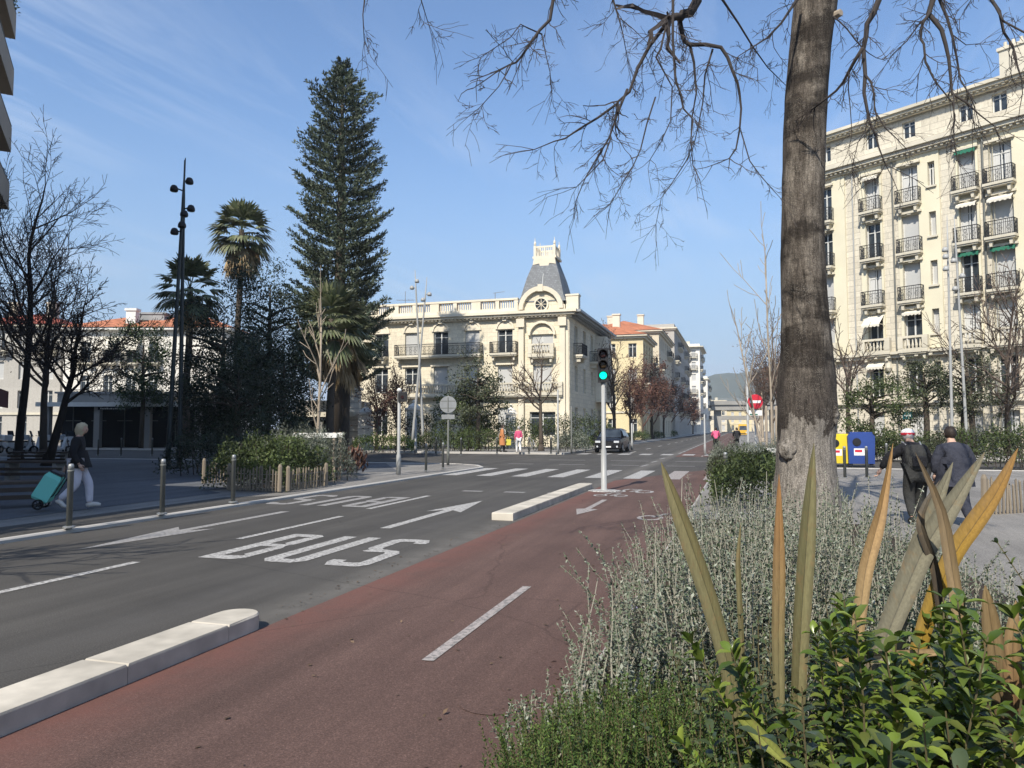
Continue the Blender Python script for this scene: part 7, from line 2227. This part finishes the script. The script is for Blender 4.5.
# dull round leaved plant between them
shoots('dull round-leaved shrub in the centre of the bed',field(110,-.35,.6,2.3,3.6,lambda x,y:min(1.0,top_at(x,y,[(600,700),(680,640),(760,610),(860,600),(900,620)])),.3,.12),'lf_round','st_green',.042,.034,.045,208,tmpl=T_LEAF,rise=.4,top_only=.15,stem_r=.003)
# glossy bright shrub at the right
lau_line=[(690,700),(760,645),(800,620),(850,595),(900,590),(940,605),(980,590),(1040,570),(1100,580)]
lh=lambda x,y: min(1.42,top_at(x,y,lau_line))
shoots('glossy bright green shrub filling the lower right corner',field(250,.25,1.3,1.55,2.6,lambda x,y: lh(x,y)*.95,.26,.12,lambda x,y: cam_px(x,y)>735),'lf_lau','st_green',.062,.031,.027,209,tmpl=T_LEAF,rise=.75,top_only=.5,nojit=.4,whorl=3,stem_r=.0035,tipscale=.8)
shoots('dark leaved shrub beneath the glossy green one',field(190,.1,1.5,1.5,2.7,lambda x,y: lh(x,y)*.82,.3,.12,lambda x,y: cam_px(x,y)>700),'lf_lau_dark','st_green',.085,.042,.04,210,tmpl=T_LEAF,rise=.3,top_only=.1,stem_r=.0035)
shoots('glossy green shrub at the right edge behind the flax',field(150,1.3,2.7,2.4,3.6,lambda x,y:min(1.4,top_at(x,y,[(900,560),(980,545),(1060,520)])),.28,.12),'lf_lau','st_green',.045,.02,.034,211,tmpl=T_LEAF,rise=.6,top_only=.2,stem_r=.0035)

# ---- New Zealand flax: sword leaves with a folded midrib
def M_flax():
    m,nt,bs=base_mat('flax_leaf')
    oi=nt.nodes.new('ShaderNodeObjectInfo')
    at_=nt.nodes.new('ShaderNodeAttribute'); at_.attribute_name='leafcol'
    vec=coords(nt)
    st=ramp(nt,noise(nt,coords(nt,'Object',(60,60,2.0)),3,4,.6),[(.3,.78),(.7,1.15)])
    c=mixrgb(nt,1.0,at_.outputs['Color'],st,'MULTIPLY')
    sp=ramp(nt,noise(nt,coords(nt,'Object',(1,1,.5)),30,6,.75),[(.53,0.0),(.7,.65)])
    c=mixrgb(nt,sp,c,(.2,.13,.06))
    nt.links.new(c,bs.inputs['Base Color']); bs.inputs['Roughness'].default_value=.6; bs.inputs['Specular IOR Level'].default_value=.2
    t=nt.nodes.new('ShaderNodeBsdfTranslucent'); nt.links.new(c,t.inputs['Color'])
    mx=nt.nodes.new('ShaderNodeMixShader'); mx.inputs[0].default_value=.15
    nt.links.new(bs.outputs[0],mx.inputs[1]); nt.links.new(t.outputs[0],mx.inputs[2]); nt.links.new(mx.outputs[0],nt.nodes['Material Output'].inputs[0])
    return m
MT['flax']=M_flax()
OL,BR,OR,GY,YG,TAN=(.17,.155,.075),(.2,.145,.075),(.3,.17,.06),(.19,.175,.12),(.2,.22,.05),(.34,.24,.12)
def flax(label,base,leaves):
    t=thing('flax_plant',label,'plant',tuple(base))
    for pts,w,d0,d1,c0,c1,tw in leaves:
        n=14
        ctl=[at(x,y,d0+(d1-d0)*i/(len(pts)-1)) for i,(x,y) in enumerate(pts)]
        # resample
        path=[]
        for i in range(n+1):
            f=i/n*(len(ctl)-1); k=min(len(ctl)-2,int(f)); a=f-k
            p0=ctl[max(0,k-1)];p1=ctl[k];p2=ctl[k+1];p3=ctl[min(len(ctl)-1,k+2)]
            path.append(.5*((2*p1)+(p2-p0)*a+(2*p0-5*p1+4*p2-p3)*a*a+(3*p1-3*p2+p3-p0)*a*a*a))
        V_=[];Fc=[];cols=[]
        view0=Vector((0,0,H))
        for i,p in enumerate(path):
            f=i/n
            tan=(path[min(n,i+1)]-path[max(0,i-1)]).normalized()
            toc=(view0-p).normalized()
            sd_=tan.cross(toc).normalized(); ang=tw[0]+(tw[1]-tw[0])*f
            nrm=sd_.cross(tan)
            s=sd_*math.cos(ang)+nrm*math.sin(ang); nn_=s.cross(tan)
            dd=d0+(d1-d0)*f
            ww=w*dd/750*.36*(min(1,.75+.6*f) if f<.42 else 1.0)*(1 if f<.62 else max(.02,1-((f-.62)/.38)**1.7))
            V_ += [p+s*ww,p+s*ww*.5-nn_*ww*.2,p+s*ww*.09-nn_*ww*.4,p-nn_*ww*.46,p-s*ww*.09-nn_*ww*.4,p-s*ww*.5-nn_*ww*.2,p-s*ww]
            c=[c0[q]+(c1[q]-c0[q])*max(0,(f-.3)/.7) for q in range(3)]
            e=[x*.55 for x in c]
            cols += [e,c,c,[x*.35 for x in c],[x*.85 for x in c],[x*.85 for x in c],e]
        for i in range(n):
            for k in range(6): Fc.append((i*7+k,i*7+k+1,(i+1)*7+k+1,(i+1)*7+k))
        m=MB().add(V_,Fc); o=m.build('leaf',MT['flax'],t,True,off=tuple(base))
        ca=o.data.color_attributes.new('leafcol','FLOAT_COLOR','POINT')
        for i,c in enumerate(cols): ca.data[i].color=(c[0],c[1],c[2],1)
    return t
fb=at(880,760,2.1); fb=Vector((fb.x,fb.y,.15))
flax('flax plant with broad bronze and orange sword leaves, right of the big trunk',fb,[
 ([(850,700),(858,630),(865,575),(874,540),(883,505),(893,443)],19,2.15,2.35,TAN,OR,(.3,-.5)),
 ([(868,700),(885,640),(903,595),(924,548),(955,500),(985,452)],31,2.0,2.2,GY,GY,(.1,.1)),
 ([(905,700),(925,625),(950,560),(973,525),(997,490),(1018,448)],25,2.1,2.2,(.3,.19,.03),OR,(.35,.2)),
 ([(905,740),(895,640),(908,580),(930,520),(953,462)],26,2.15,2.35,GY,GY,(0,.1)),
 ([(980,760),(968,690),(960,625),(951,565),(940,507),(915,452)],17,1.85,2.0,TAN,(.13,.1,.065),(0,.3)),
 ([(965,745),(945,640),(935,570),(920,520),(940,480)],13,2.05,2.15,(.06,.045,.03),(.12,.1,.07),(.4,.4)),
 ([(1012,760),(1000,690),(992,630),(985,585)],24,1.9,1.9,BR,TAN,(0,0)),
 ([(1022,770),(1016,720),(1012,650),(1016,600)],22,1.85,1.9,(.2,.11,.05),TAN,(.1,.2)),
 ([(838,664),(870,656),(905,654),(940,652),(972,651)],11,1.95,2.0,TAN,TAN,(.2,.5)),
 ([(1000,765),(1010,700),(1030,640),(1060,560)],30,2.1,2.3,GY,OL,(.1,.1)),
])
fb2=at(745,700,2.6); fb2=Vector((fb2.x,fb2.y,.15))
flax('flax plant with three upright olive leaves in front of the silver shrubs',fb2,[
 ([(745,760),(728,670),(712,610),(692,550),(674,500),(661,462)],25,2.5,2.7,OL,(.2,.175,.085),(.25,.35)),
 ([(778,770),(779,700),(778,640),(779,580),(779,530),(779,474)],17,2.4,2.5,(.2,.18,.09),(.34,.17,.065),(.1,.1)),
 ([(795,770),(799,680),(802,620),(806,560),(810,500),(814,443)],23,2.45,2.6,OL,OL,(-.2,-.15)),
 ([(748,760),(744,690),(740,610),(738,560),(741,522)],9,2.6,2.7,OL,(.18,.15,.07),(.6,.6)),
 ([(740,714),(752,727),(768,744),(792,768)],19,2.0,1.85,YG,YG,(.1,.1)),
])
# fallen leaves and grit on the cycle path and in the gutter
rng=np.random.default_rng(55)
n=420
x=np.concatenate([rng.uniform(-3.7,-.95,150),-1.05-np.abs(rng.normal(0,.35,170)),rng.normal(-3.95,.12,100)])
y=rng.uniform(2.2,20,n); y[320:]=rng.uniform(5.6,12.9,100)
P=np.stack([x,y,np.full(n,.012)],1)
D=np.stack([rng.normal(size=n),rng.normal(size=n),rng.normal(size=n)*.12],1)
s=rng.uniform(.012,.05,n)
o=LB().add(P,D,np.tile([0,0,1.0],(n,1))+rng.normal(0,.15,(n,3)),s,s*.6).build('leaf_litter',MT['lf_brown']); o['kind']='stuff'
# ------------------------------------------------------------------ thin air between here and the hill
hz_ = MB().b(-3050,3050,-650,3550,-1.2,190).build('haze')
m = bpy.data.materials.new('haze_air'); m.use_nodes = True
nt = m.node_tree; nt.nodes.remove(nt.nodes['Principled BSDF'])
pv = nt.nodes.new('ShaderNodeVolumePrincipled'); pv.inputs['Color'].default_value = (.82,.9,1,1); pv.inputs['Density'].default_value = .00024
nt.links.new(pv.outputs[0], nt.nodes['Material Output'].inputs['Volume'])
hz_.data.materials.append(m); hz_['kind'] = 'stuff'
